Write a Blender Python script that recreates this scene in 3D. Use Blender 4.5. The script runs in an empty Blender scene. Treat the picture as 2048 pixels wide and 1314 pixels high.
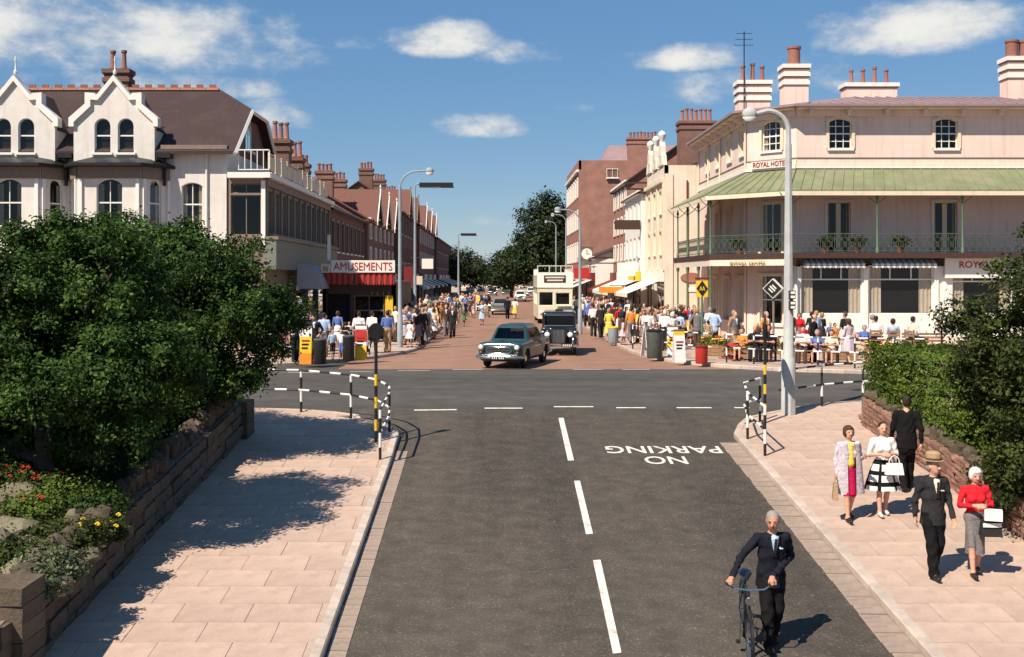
import bpy, bmesh, math, random
import numpy as np
from mathutils import Matrix, Vector
S = bpy.context.scene
COL = S.collection
R = math.radians
PI = math.pi

# ------------------------------------------------------------------ camera, sky, sun, exposure
F, CX, CY, CZ = 2200.0, 990.0, 555.0, 3.2      # focal length in photo pixels, vanishing point, eye height over the junction
cam = bpy.data.cameras.new('camera')
cam.sensor_width = 36.0
cam.lens = F / 2048 * 36.0
cam.shift_x = (1024 - CX) / 2048
cam.shift_y = -(657 - CY) / 2048
cam.clip_start = 0.1
cam.clip_end = 6000
camo = bpy.data.objects.new('camera', cam)
camo.location = (0, 0, CZ)
camo.rotation_euler = (R(90), 0, 0)
COL.objects.link(camo)
S.camera = camo

SUN_EL, SUN_DIR = 49.0, (0.67, 0.74)            # elevation; horizontal direction in which shadows fall
az = math.atan2(-SUN_DIR[0], -SUN_DIR[1])       # compass azimuth of the sun, from +Y towards +X
w = bpy.data.worlds.new('World')
S.world = w
w.cycles.sampling_method = 'MANUAL'; w.cycles.sample_map_resolution = 512
w.use_nodes = True
nt = w.node_tree
for n in list(nt.nodes): nt.nodes.remove(n)
def wn(t, **k):
    n = nt.nodes.new(t)
    for a, b in k.items(): setattr(n, a, b)
    return n
def wm(op, a, b=None, c=None):
    n = wn('ShaderNodeMath', operation=op)
    for i, x in enumerate((a, b, c)):
        if x is None: continue
        if isinstance(x, (int, float)): n.inputs[i].default_value = x
        else: nt.links.new(x, n.inputs[i])
    return n.outputs[0]
sky = wn('ShaderNodeTexSky', sky_type='NISHITA')
sky.sun_disc = False
sky.sun_elevation = R(SUN_EL)
sky.sun_rotation = az
sky.air_density = 1.0; sky.dust_density = 0.0; sky.ozone_density = 0.6
hs = wn('ShaderNodeHueSaturation')
hs.inputs['Saturation'].default_value = 1.18
hs.inputs['Value'].default_value = 1.0
skm = wn('ShaderNodeMix', data_type='RGBA'); skm.inputs[0].default_value = 0.42        # flat blue mixed in to take the yellow off the horizon
skm.inputs[7].default_value = (3.0, 5.6, 9.8, 1)
nt.links.new(sky.outputs[0], skm.inputs[6]); nt.links.new(skm.outputs[2], hs.inputs['Color'])
tc = wn('ShaderNodeTexCoord')
sx = wn('ShaderNodeSeparateXYZ')
nt.links.new(tc.outputs['Generated'], sx.inputs[0])
X_, Y_, Z_ = sx.outputs
AZ = wm('ARCTAN2', X_, Y_)
EL = wm('ARCSINE', Z_)
nz = wn('ShaderNodeTexNoise')
nz.inputs['Scale'].default_value = 13.0; nz.inputs['Detail'].default_value = 7.0; nz.inputs['Roughness'].default_value = 0.62
mp = wn('ShaderNodeMapping'); mp.inputs['Scale'].default_value = (1, 1, 1.9)
nt.links.new(tc.outputs['Generated'], mp.inputs[0]); nt.links.new(mp.outputs[0], nz.inputs['Vector'])
NOI = nz.outputs[0]
nz2 = wn('ShaderNodeTexNoise')
nz2.inputs['Scale'].default_value = 3.2; nz2.inputs['Detail'].default_value = 6.0; nz2.inputs['Roughness'].default_value = 0.6
nt.links.new(mp.outputs[0], nz2.inputs['Vector'])
# the fair-weather cumulus seen over the street: azimuth, elevation, half width, half height, density
cl = []
for (x, y, hw, hh, dn) in ((130, 85, 470, 125, 1.1), (300, 175, 260, 40, .7), (560, 240, 115, 42, .72), (890, 92, 125, 48, .9), (1045, 118, 95, 42, .9),
                           (955, 262, 95, 34, .85), (1165, 225, 65, 18, .4), (1385, 122, 130, 42, .95), (1850, 70, 205, 90, 1.25),
                           (1440, 190, 110, 45, .5), (1660, 165, 130, 55, .6), (990, 445, 75, 14, .3), (700, 92, 160, 20, .3)):
    a0 = math.atan2((x - CX) / F, 1); e0 = math.atan((CY - y) / F * math.cos(a0))
    cl.append((a0, e0, hw / F, hh / F, dn))
dens = None
for a0, e0, hw, hh, dn in cl:
    da = wm('DIVIDE', wm('SUBTRACT', AZ, a0), hw)
    de0 = wm('SUBTRACT', EL, e0)
    de = wm('DIVIDE', de0, hh)
    dn2 = wm('MULTIPLY', wm('LESS_THAN', de0, 0.0), 1.15)      # flatter bases
    de = wm('MULTIPLY', de, wm('ADD', 1.0, dn2))
    d2 = wm('ADD', wm('MULTIPLY', da, da), wm('MULTIPLY', de, de))
    k = wm('MULTIPLY', wm('SUBTRACT', 1.0, d2), dn)
    k = wm('MAXIMUM', k, -2.0)
    dens = k if dens is None else wm('MAXIMUM', dens, k)
near = wm('ADD', wm('MULTIPLY', dens, 0.55), wm('MULTIPLY', wm('SUBTRACT', NOI, 0.5), 2.3))
m1 = wn('ShaderNodeMapRange', interpolation_type='SMOOTHSTEP')
m1.inputs[1].default_value = 0.0; m1.inputs[2].default_value = 0.78
nt.links.new(near, m1.inputs[0])
# the same kind of scattered cumulus over the rest of the sky
m2 = wn('ShaderNodeMapRange', interpolation_type='SMOOTHSTEP')
m2.inputs[1].default_value = 0.60; m2.inputs[2].default_value = 0.78
nt.links.new(wm('ADD', wm('MULTIPLY', nz2.outputs[0], 0.8), wm('MULTIPLY', NOI, 0.2)), m2.inputs[0])
out_fr = wn('ShaderNodeMapRange', interpolation_type='SMOOTHSTEP')
out_fr.inputs[1].default_value = 0.44; out_fr.inputs[2].default_value = 0.6
nt.links.new(wm('MAXIMUM', wm('ABSOLUTE', AZ), wm('MULTIPLY', EL, 1.5)), out_fr.inputs[0])
cloud = wm('MAXIMUM', m1.outputs[0], wm('MULTIPLY', m2.outputs[0], out_fr.outputs[0]))
ab = wm('GREATER_THAN', Z_, 0.0)
cloud = wm('MULTIPLY', wm('MULTIPLY', cloud, ab), 0.95)
bg1 = wn('ShaderNodeBackground'); bg1.inputs[1].default_value = 0.05
nt.links.new(hs.outputs[0], bg1.inputs[0])
bg2 = wn('ShaderNodeBackground'); bg2.inputs[0].default_value = (0.84, 0.82, 0.77, 1); bg2.inputs[1].default_value = 0.66
shd = wn('ShaderNodeMapRange'); shd.inputs[1].default_value = 0.25; shd.inputs[2].default_value = 0.95
nt.links.new(near, shd.inputs[0])
ccol = wn('ShaderNodeMix', data_type='RGBA'); ccol.inputs[6].default_value = (0.66, 0.68, 0.70, 1); ccol.inputs[7].default_value = (0.92, 0.90, 0.85, 1)
nt.links.new(shd.outputs[0], ccol.inputs[0]); nt.links.new(ccol.outputs[2], bg2.inputs[0])
mx = wn('ShaderNodeMixShader')
nt.links.new(cloud, mx.inputs[0]); nt.links.new(bg1.outputs[0], mx.inputs[1]); nt.links.new(bg2.outputs[0], mx.inputs[2])
wo = wn('ShaderNodeOutputWorld'); nt.links.new(mx.outputs[0], wo.inputs[0])

sl = bpy.data.lights.new('sun', 'SUN'); sl.energy = 5.0; sl.angle = R(0.5); sl.color = (1.0, 0.91, 0.77)
so = bpy.data.objects.new('sun', sl); COL.objects.link(so)
hd = math.cos(R(SUN_EL)); nrm = math.hypot(*SUN_DIR)
sd = Vector((SUN_DIR[0] / nrm * hd, SUN_DIR[1] / nrm * hd, -math.sin(R(SUN_EL))))
so.rotation_euler = sd.to_track_quat('-Z', 'Y').to_euler()
so.location = (-30, -20, 50)
S.view_settings.view_transform = 'Standard'
S.view_settings.look = 'None'
S.view_settings.exposure = 0.6
S.view_settings.gamma = 1.0
S.view_settings.use_curve_mapping = False
S.render.engine = 'CYCLES'
S.cycles.max_bounces = 6
S.cycles.transparent_max_bounces = 12
S.cycles.use_denoising = True

# ------------------------------------------------------------------ helpers
GR = 0.103                                       # the ramp up to the junction
def zg(y):
    if y >= 31: return 0.0
    if y > 27: return -GR * (31 - y) ** 2 / 8
    return -GR * (29 - y)
def gp(px, py, h=0.0):                           # the ground point h below a pixel of the photograph
    lo, hi = 3.0, 900.0
    for _ in range(60):
        m = (lo + hi) / 2
        if CZ - (py - CY) * m / F > zg(m) + h: lo = m
        else: hi = m
    return ((px - CX) * lo / F, lo, zg(lo))
def PX(px, d): return (px - CX) * d / F
def PZ(py, d): return CZ - (py - CY) * d / F

def lin(r, g, b):
    f = lambda c: c / 12.92 if c <= .04045 else ((c + .055) / 1.055) ** 2.4
    return (f(r / 255), f(g / 255), f(b / 255))

MATS = {}
def mat(name, col, rough=.7, var=.18, scale=6., bump=0., bscale=40., orand=0., metal=0., spec=.3, dirt=None, dscale=.6, damt=.5, coat=0., streak=0.):
    """procedural paint/stone: two noises vary the colour, a third gives relief; orand varies it from object to object"""
    if name in MATS: return MATS[name]
    m = bpy.data.materials.new(name); m.use_nodes = True
    t = m.node_tree; b = t.nodes['Principled BSDF']
    N = t.nodes.new; L = t.links.new
    b.inputs['Roughness'].default_value = rough; b.inputs['Metallic'].default_value = metal
    b.inputs['Specular IOR Level'].default_value = spec
    if coat: b.inputs['Coat Weight'].default_value = coat; b.inputs['Coat Roughness'].default_value = .08
    tcn = N('ShaderNodeTexCoord')
    n1 = N('ShaderNodeTexNoise'); n1.inputs['Scale'].default_value = scale; n1.inputs['Detail'].default_value = 6; n1.inputs['Roughness'].default_value = .65
    L(tcn.outputs['Object'], n1.inputs['Vector'])
    rp = N('ShaderNodeValToRGB'); e = rp.color_ramp.elements
    e[0].position = .3; e[1].position = .7
    e[0].color = tuple(c * (1 - var) for c in col) + (1,)
    e[1].color = tuple(min(1, c * (1 + var)) for c in col) + (1,)
    L(n1.outputs[0], rp.inputs[0])
    o = rp.outputs[0]
    if dirt is not None:
        n2 = N('ShaderNodeTexNoise'); n2.inputs['Scale'].default_value = dscale; n2.inputs['Detail'].default_value = 5; n2.inputs['Roughness'].default_value = .7
        L(tcn.outputs['Object'], n2.inputs['Vector'])
        mr = N('ShaderNodeMapRange'); mr.inputs[1].default_value = .48; mr.inputs[2].default_value = .72; mr.inputs[4].default_value = damt
        L(n2.outputs[0], mr.inputs[0])
        mxn = N('ShaderNodeMix'); mxn.data_type = 'RGBA'
        L(mr.outputs[0], mxn.inputs[0]); L(o, mxn.inputs[6]); mxn.inputs[7].default_value = tuple(dirt) + (1,)
        o = mxn.outputs[2]
    if streak:                                   # rain streaks running down the wall
        mpn = N('ShaderNodeMapping'); mpn.inputs['Scale'].default_value = (2.6, 2.6, .22); L(tcn.outputs['Object'], mpn.inputs[0])
        n4 = N('ShaderNodeTexNoise'); n4.inputs['Scale'].default_value = 1.6; n4.inputs['Detail'].default_value = 6; n4.inputs['Roughness'].default_value = .7; L(mpn.outputs[0], n4.inputs['Vector'])
        mr = N('ShaderNodeMapRange'); mr.inputs[1].default_value = .5; mr.inputs[2].default_value = .75; mr.inputs[4].default_value = streak; L(n4.outputs[0], mr.inputs[0])
        mxn = N('ShaderNodeMix'); mxn.data_type = 'RGBA'; L(mr.outputs[0], mxn.inputs[0]); L(o, mxn.inputs[6]); mxn.inputs[7].default_value = (col[0] * .45, col[1] * .38, col[2] * .33, 1); o = mxn.outputs[2]
    if orand:
        oi = N('ShaderNodeObjectInfo'); hv = N('ShaderNodeHueSaturation')
        mr = N('ShaderNodeMapRange'); mr.inputs[3].default_value = 1 - orand; mr.inputs[4].default_value = 1 + orand
        L(oi.outputs['Random'], mr.inputs[0]); L(mr.outputs[0], hv.inputs['Value']); L(o, hv.inputs['Color']); o = hv.outputs[0]
    L(o, b.inputs['Base Color'])
    if bump:
        n3 = N('ShaderNodeTexNoise'); n3.inputs['Scale'].default_value = bscale; n3.inputs['Detail'].default_value = 4
        L(tcn.outputs['Object'], n3.inputs['Vector'])
        bp = N('ShaderNodeBump'); bp.inputs['Strength'].default_value = bump; bp.inputs['Distance'].default_value = .02
        L(n3.outputs[0], bp.inputs['Height']); L(bp.outputs[0], b.inputs['Normal'])
    MATS[name] = m
    return m
def brickmat(name, c1, c2, mortar, bw=.235, bh=.08, msz=.012, rough=.85):
    """far brickwork: courses too small to tell apart; object space, x/y summed so that every upright face gets courses"""
    if name in MATS: return MATS[name]
    m = bpy.data.materials.new(name); m.use_nodes = True
    t = m.node_tree; b = t.nodes['Principled BSDF']; N = t.nodes.new; L = t.links.new
    b.inputs['Roughness'].default_value = rough; b.inputs['Specular IOR Level'].default_value = .2
    tcn = N('ShaderNodeTexCoord'); sp = N('ShaderNodeSeparateXYZ'); L(tcn.outputs['Object'], sp.inputs[0])
    ad = N('ShaderNodeMath'); L(sp.outputs[0], ad.inputs[0]); L(sp.outputs[1], ad.inputs[1])
    cb = N('ShaderNodeCombineXYZ'); L(ad.outputs[0], cb.inputs[0]); L(sp.outputs[2], cb.inputs[1])
    br = N('ShaderNodeTexBrick'); L(cb.outputs[0], br.inputs['Vector'])
    br.inputs['Scale'].default_value = 1; br.inputs['Brick Width'].default_value = bw; br.inputs['Row Height'].default_value = bh; br.inputs['Mortar Size'].default_value = msz
    br.inputs['Color1'].default_value = c1 + (1,); br.inputs['Color2'].default_value = c2 + (1,); br.inputs['Mortar'].default_value = mortar + (1,)
    n1 = N('ShaderNodeTexNoise'); n1.inputs['Scale'].default_value = 1.1; n1.inputs['Detail'].default_value = 6; L(tcn.outputs['Object'], n1.inputs['Vector'])
    hv = N('ShaderNodeHueSaturation'); mr = N('ShaderNodeMapRange'); mr.inputs[3].default_value = .6; mr.inputs[4].default_value = 1.4
    L(n1.outputs[0], mr.inputs[0]); L(mr.outputs[0], hv.inputs['Value']); L(br.outputs[0], hv.inputs['Color']); L(hv.outputs[0], b.inputs['Base Color'])
    bp = N('ShaderNodeBump'); bp.inputs['Strength'].default_value = .4; bp.inputs['Distance'].default_value = .01; bp.invert = True
    L(br.outputs[1], bp.inputs['Height']); L(bp.outputs[0], b.inputs['Normal'])
    MATS[name] = m
    return m
def glassmat(name, tint=(.03, .035, .04), mixv=.78):
    if name in MATS: return MATS[name]
    m = bpy.data.materials.new(name); m.use_nodes = True
    t = m.node_tree; N = t.nodes.new; L = t.links.new
    for n in list(t.nodes): t.nodes.remove(n)
    g = N('ShaderNodeBsdfGlossy'); g.inputs['Roughness'].default_value = .03; g.inputs[0].default_value = (.9, .9, .9, 1)
    tr = N('ShaderNodeBsdfTransparent'); tr.inputs[0].default_value = (mixv, mixv, mixv, 1)
    fr = N('ShaderNodeFresnel'); fr.inputs[0].default_value = 1.45
    mxs = N('ShaderNodeMixShader'); L(fr.outputs[0], mxs.inputs[0]); L(tr.outputs[0], mxs.inputs[1]); L(g.outputs[0], mxs.inputs[2])
    o = N('ShaderNodeOutputMaterial'); L(mxs.outputs[0], o.inputs[0])
    MATS[name] = m
    return m

class MB:
    """collects shapes and links them as ONE mesh object"""
    def __init__(s): s.v = []; s.f = []; s.m = []
    def add(s, vs, fs, m=0):
        b = len(s.v); s.v += [tuple(p) for p in vs]
        for f in fs: s.f.append(tuple(b + i for i in f)); s.m.append(m)
        return s
    def box(s, x0, x1, y0, y1, z0, z1, m=0):
        return s.add([(x0, y0, z0), (x1, y0, z0), (x1, y1, z0), (x0, y1, z0), (x0, y0, z1), (x1, y0, z1), (x1, y1, z1), (x0, y1, z1)],
                     [(0, 3, 2, 1), (4, 5, 6, 7), (0, 1, 5, 4), (1, 2, 6, 5), (2, 3, 7, 6), (3, 0, 4, 7)], m)
    def prism(s, poly, a, b, axis='y', m=0):
        P = {'y': lambda p, t: (p[0], t, p[1]), 'z': lambda p, t: (p[0], p[1], t), 'x': lambda p, t: (t, p[0], p[1])}[axis]
        n = len(poly)
        return s.add([P(p, a) for p in poly] + [P(p, b) for p in poly],
                     [tuple(range(n)), tuple(range(2 * n - 1, n - 1, -1))] + [(i, (i + 1) % n, n + (i + 1) % n, n + i) for i in range(n)], m)
    def quad(s, *p, m=0): return s.add(p, [tuple(range(len(p)))], m)
    def tube(s, pts, r, n=8, m=0, caps=True, closed=False):
        pts = [Vector(p) for p in pts]; k = len(pts)
        rs = r if isinstance(r, (list, tuple)) else [r] * k
        ms = m if isinstance(m, (list, tuple)) else [m] * k
        vs = []; up = None
        for i, p in enumerate(pts):
            if closed: d = pts[(i + 1) % k] - pts[i - 1]
            else: d = pts[min(i + 1, k - 1)] - pts[max(i - 1, 0)]
            d.normalize()
            if up is None: up = Vector((0, 0, 1)) if abs(d.z) < .9 else Vector((1, 0, 0))
            a = d.cross(up)
            if a.length < 1e-4: a = d.cross(Vector((.3, 1, .2)))
            a.normalize(); b = a.cross(d).normalized(); up = b
            vs += [p + (a * math.cos(2 * PI * j / n) + b * math.sin(2 * PI * j / n)) * rs[i] for j in range(n)]
        b0 = len(s.v); s.v += [tuple(v) for v in vs]
        for i in range(k if closed else k - 1):
            i2 = (i + 1) % k
            for j in range(n):
                s.f.append((b0 + i * n + j, b0 + i * n + (j + 1) % n, b0 + i2 * n + (j + 1) % n, b0 + i2 * n + j)); s.m.append(ms[i])
        if caps and not closed:
            s.f.append(tuple(b0 + j for j in range(n - 1, -1, -1))); s.m.append(ms[0])
            s.f.append(tuple(b0 + (k - 1) * n + j for j in range(n))); s.m.append(ms[-1])
        return s
    def lathe(s, prof, n=12, c=(0, 0, 0), m=0, sx=1, sy=1, fn=None):
        k = len(prof); vs = []
        for i, (r, z) in enumerate(prof):
            for j in range(n):
                a = 2 * PI * j / n
                q = fn(a, z) if fn else 1
                vs.append((c[0] + r * q * math.cos(a) * sx, c[1] + r * q * math.sin(a) * sy, c[2] + z))
        fs = [(i * n + j, i * n + (j + 1) % n, (i + 1) * n + (j + 1) % n, (i + 1) * n + j) for i in range(k - 1) for j in range(n)]
        fs += [tuple(range(n - 1, -1, -1)), tuple((k - 1) * n + j for j in range(n))]
        return s.add(vs, fs, m)
    def ell(s, c, r, nu=12, nv=8, m=0):
        return s.lathe([(math.sin(PI * (i + .02) / (nv + .04)), -math.cos(PI * (i + .02) / (nv + .04)) * r[2]) for i in range(nv + 1)], nu, c, m, r[0], r[1])
    def xf(s, M, i0=0):
        for i in range(i0, len(s.v)): s.v[i] = tuple(M @ Vector(s.v[i]))
        return s
    def mesh(s, name, mats, smooth=False, ang=40, fix=True):
        me = bpy.data.meshes.new(name); me.from_pydata(s.v, [], s.f)
        for q in (mats if isinstance(mats, (list, tuple)) else [mats]): me.materials.append(q)
        me.polygons.foreach_set('material_index', s.m)
        if fix:
            bm = bmesh.new(); bm.from_mesh(me); bmesh.ops.recalc_face_normals(bm, faces=bm.faces[:]); bm.to_mesh(me); bm.free()
        if smooth:
            me.shade_smooth(); me.set_sharp_from_angle(angle=R(ang))
        me.update()
        return me
    def build(s, name, mats, parent=None, loc=(0, 0, 0), rz=0, smooth=False, ang=40, fix=True):
        return obj(name, s.mesh(name, mats, smooth, ang, fix), parent, loc, rz)

def obj(name, me, parent=None, loc=(0, 0, 0), rz=0):
    o = bpy.data.objects.new(name, me); COL.objects.link(o)
    o.parent = parent; o.location = loc; o.rotation_euler = (0, 0, rz)
    return o
def tag(o, label=None, cat=None, group=None, kind=None):
    if label: o['label'] = label
    if cat: o['category'] = cat
    if group: o['group'] = group
    if kind: o['kind'] = kind
    return o
def thing(name, label, cat, loc=(0, 0, 0), rz=0, group=None):
    o = bpy.data.objects.new(name, None); COL.objects.link(o)
    o.empty_display_size = .2; o.location = loc; o.rotation_euler = (0, 0, rz)
    return tag(o, label, cat, group)
KIDS = {}
def copy_tree(o, parent=None):
    c = o.copy(); COL.objects.link(c); c.parent = parent
    for ch in [x for x in COL.objects if x.parent == o]: copy_tree(ch, c)
    return c
def clip_rect(poly, x0, x1, y0, y1):
    def cut(P, ins, inter):
        o = []
        for i in range(len(P)):
            a, b = P[i - 1], P[i]
            if ins(b):
                if not ins(a): o.append(inter(a, b))
                o.append(b)
            elif ins(a): o.append(inter(a, b))
        return o
    def ix(x): return lambda a, b: (x, a[1] + (b[1] - a[1]) * (x - a[0]) / (b[0] - a[0]))
    def iy(y): return lambda a, b: (a[0] + (b[0] - a[0]) * (y - a[1]) / (b[1] - a[1]), y)
    for ins, it in ((lambda p: p[0] >= x0, ix(x0)), (lambda p: p[0] <= x1, ix(x1)), (lambda p: p[1] >= y0, iy(y0)), (lambda p: p[1] <= y1, iy(y1))):
        poly = cut(poly, ins, it)
        if len(poly) < 3: return []
    return poly
def area(p): return abs(sum(p[i - 1][0] * p[i][1] - p[i][0] * p[i - 1][1] for i in range(len(p)))) / 2
def text_mesh(txt, width, height, m, depth=.01, bold=0.0):
    cu = bpy.data.curves.new('lettering', 'FONT'); cu.body = txt; cu.extrude = depth; cu.offset = bold; cu.resolution_u = 3
    o = bpy.data.objects.new('lettering', cu); COL.objects.link(o)
    dg = bpy.context.evaluated_depsgraph_get()
    me = bpy.data.meshes.new_from_object(o.evaluated_get(dg))
    bpy.data.objects.remove(o); bpy.data.curves.remove(cu)
    a = np.empty(len(me.vertices) * 3); me.vertices.foreach_get('co', a); a = a.reshape(-1, 3)
    lo, hi = a.min(0), a.max(0)
    a[:, 0] = (a[:, 0] - lo[0]) / (hi[0] - lo[0]) * width
    a[:, 1] = (a[:, 1] - lo[1]) / (hi[1] - lo[1]) * height
    me.vertices.foreach_set('co', a.ravel()); me.materials.clear(); me.materials.append(m); me.update()
    return me
# ------------------------------------------------------------------ materials of the setting
def asphaltmat(name, col, col2, speck, sc=9., agg=70., amp=.25, st=(3.0, .14, 1)):
    m = bpy.data.materials.new(name); m.use_nodes = True
    t = m.node_tree; b = t.nodes['Principled BSDF']; N = t.nodes.new; L = t.links.new
    b.inputs['Roughness'].default_value = .85; b.inputs['Specular IOR Level'].default_value = .25
    g = N('ShaderNodeNewGeometry')
    n1 = N('ShaderNodeTexNoise'); n1.inputs['Scale'].default_value = .35; n1.inputs['Detail'].default_value = 7; n1.inputs['Roughness'].default_value = .6
    mpn = N('ShaderNodeMapping'); mpn.inputs['Scale'].default_value = st; L(g.outputs['Position'], mpn.inputs[0]); L(mpn.outputs[0], n1.inputs['Vector'])
    rp = N('ShaderNodeValToRGB'); e = rp.color_ramp.elements; e[0].position = .32; e[1].position = .68; e[0].color = col + (1,); e[1].color = col2 + (1,)
    L(n1.outputs[0], rp.inputs[0])
    n2 = N('ShaderNodeTexNoise'); n2.inputs['Scale'].default_value = agg; n2.inputs['Detail'].default_value = 3; n2.inputs['Roughness'].default_value = .8; L(g.outputs['Position'], n2.inputs['Vector'])
    mr = N('ShaderNodeMapRange'); mr.inputs[1].default_value = .55; mr.inputs[2].default_value = .75; mr.inputs[4].default_value = .75; L(n2.outputs[0], mr.inputs[0])
    mx_ = N('ShaderNodeMix'); mx_.data_type = 'RGBA'; L(mr.outputs[0], mx_.inputs[0]); L(rp.outputs[0], mx_.inputs[6]); mx_.inputs[7].default_value = speck + (1,)
    n3 = N('ShaderNodeTexNoise'); n3.inputs['Scale'].default_value = sc; n3.inputs['Detail'].default_value = 6; L(g.outputs['Position'], n3.inputs['Vector'])
    hv = N('ShaderNodeHueSaturation'); mr2 = N('ShaderNodeMapRange'); mr2.inputs[1].default_value = .3; mr2.inputs[2].default_value = .7; mr2.inputs[3].default_value = 1 - amp; mr2.inputs[4].default_value = 1 + amp
    L(n3.outputs[0], mr2.inputs[0]); L(mr2.outputs[0], hv.inputs['Value']); L(mx_.outputs[2], hv.inputs['Color']); L(hv.outputs[0], b.inputs['Base Color'])
    bp = N('ShaderNodeBump'); bp.inputs['Strength'].default_value = .5; bp.inputs['Distance'].default_value = .01; L(n2.outputs[0], bp.inputs['Height']); L(bp.outputs[0], b.inputs['Normal'])
    return m
m_ramp = asphaltmat('ramp_asphalt', (.043, .035, .029), (.084, .068, .054), (.27, .21, .165), 3.0, 26., .2, (1.5, .05, 1))
m_cross = asphaltmat('cross_road_asphalt', (.052, .046, .041), (.086, .077, .068), (.14, .125, .112), 1.6, 30., .18, (.14, 1.2, 1))
m_red = asphaltmat('red_street_asphalt', (.23, .125, .085), (.28, .16, .112), (.32, .2, .145), 1.0, 20., .12, (1.2, .05, 1))
m_soil = mat('soil', (.06, .045, .03), .95, .35, 5, .6, 20)
m_slab = mat('paving_slab', (.435, .31, .245), .85, .16, 3.0, .12, 60, orand=.06, dirt=(.27, .19, .15), dscale=1.3, damt=.6)
m_joint = mat('joint_mortar', (.29, .21, .165), .95, .2, 10)
m_kerb = mat('kerb_stone', (.46, .37, .31), .8, .15, 5, .15, 50, orand=.1, dirt=(.2, .17, .15), dscale=2, damt=.4)
m_gut = mat('gutter_sett', (.29, .215, .172), .85, .3, 5, .35, 40, orand=.05, dirt=(.17, .125, .1), dscale=2.5, damt=.6)
m_white = mat('road_paint', (.66, .60, .53), .75, .12, 12, .1, 80, dirt=(.2, .17, .15), dscale=4, damt=.7)
m_worn = mat('worn_road_paint', (.50, .48, .43), .8, .2, 20, dirt=(.12, .11, .1), dscale=5, damt=.8)

def sheet(name, poly, m, dz=0.0, parent=None, kind='structure', sx=1e9, sy=1.0, ylim=34):
    """one sheet that follows the ramp: cut into strips along y where the ground bends"""
    ys = [p[1] for p in poly]; y0, y1 = min(ys), max(ys)
    cuts = [y0] + [c for c in np.arange(math.ceil(y0), min(y1, ylim), sy).tolist() if c > y0 + 1e-3] + [y1]
    xs = [p[0] for p in poly]
    mb = MB(); key = {}
    for a, b in zip(cuts, cuts[1:]):
        q = clip_rect(poly, min(xs) - 1, max(xs) + 1, a, b)
        if len(q) >= 3: mb.add([(x, y, zg(y) + dz) for x, y in q], [tuple(range(len(q)))])
    o = mb.build(name, m, parent)
    for p in o.data.polygons:
        if p.normal.z < 0: p.flip()
    return tag(o, kind=kind) if kind else o

# the ground under everything, out to the horizon
gnd = MB()
ycuts = [-120, 0, 10, 20, 27, 28, 29, 30, 31, 60, 300, 4000]
for a, b in zip(ycuts, ycuts[1:]):
    gnd.quad((-3000, a, zg(a) - .1), (3000, a, zg(a) - .1), (3000, b, zg(b) - .1), (-3000, b, zg(b) - .1))
tag(gnd.build('ground', m_soil), kind='structure')
YJ, YF = 27.9, 38.4
KL, KR = -2.14, 5.40                              # kerb lines of the ramp
ramp = sheet('ramp_road', [(-3.4, -20), (6.6, -20), (6.6, YJ), (-3.4, YJ)], m_ramp)
cross = sheet('cross_road', [(-120, YJ - 3), (-3.4, YJ - 3), (-3.4, YJ), (6.6, YJ), (6.6, YJ - 3), (120, YJ - 3), (120, 60), (8.5, 60), (8.5, YF), (-5.5, YF), (-5.5, 60), (-120, 60)], m_cross)
street = sheet('shopping_street', [(-5.5, YF), (8.5, YF), (8.5, 600), (-5.5, 600)], m_red)

def arc(cx, cy, r, a0, a1, n=8): return [(cx + r * math.cos(R(a0 + (a1 - a0) * i / n)), cy + r * math.sin(R(a0 + (a1 - a0) * i / n))) for i in range(n + 1)]
# kerb lines, walked with the pavement on the left-hand side or the right, only as open polylines
kerb_left = [(KL, -12), (KL, 23.6)] + arc(KL - 1.9, 24.6, 1.9, -10, 78, 9) + [(-3.2, 26.75), (-4.6, 27.25), (-7.5, 27.6), (-12, 27.7), (-40, 27.7)]
kerb_right = [(KR, -12), (KR, 24.2)] + arc(KR + 1.25, 24.95, 1.25, 190, 118, 7) + [(5.95, 26.35), (7.1, 27.25), (8.2, 28.0), (9.6, 28.45), (14, 28.8), (40, 28.9)]
kerb_far_left = [(-40, 37.2), (-10, 38.6), (-7.6, 39.6), (-6.2, 41), (-4.9, 43.0), (-4.0, 45.2), (-3.5, 47.4), (-3.3, 50), (-3.3, 120), (-3.3, 400)]
kerb_far_right = [(40, 31.6), (20, 34.9), (12.1, 36.5), (9.8, 37.4), (8.0, 39.0), (6.75, 41.0), (6.1, 43.4), (5.75, 46.5), (5.7, 50), (5.7, 120), (5.7, 400)]

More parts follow.
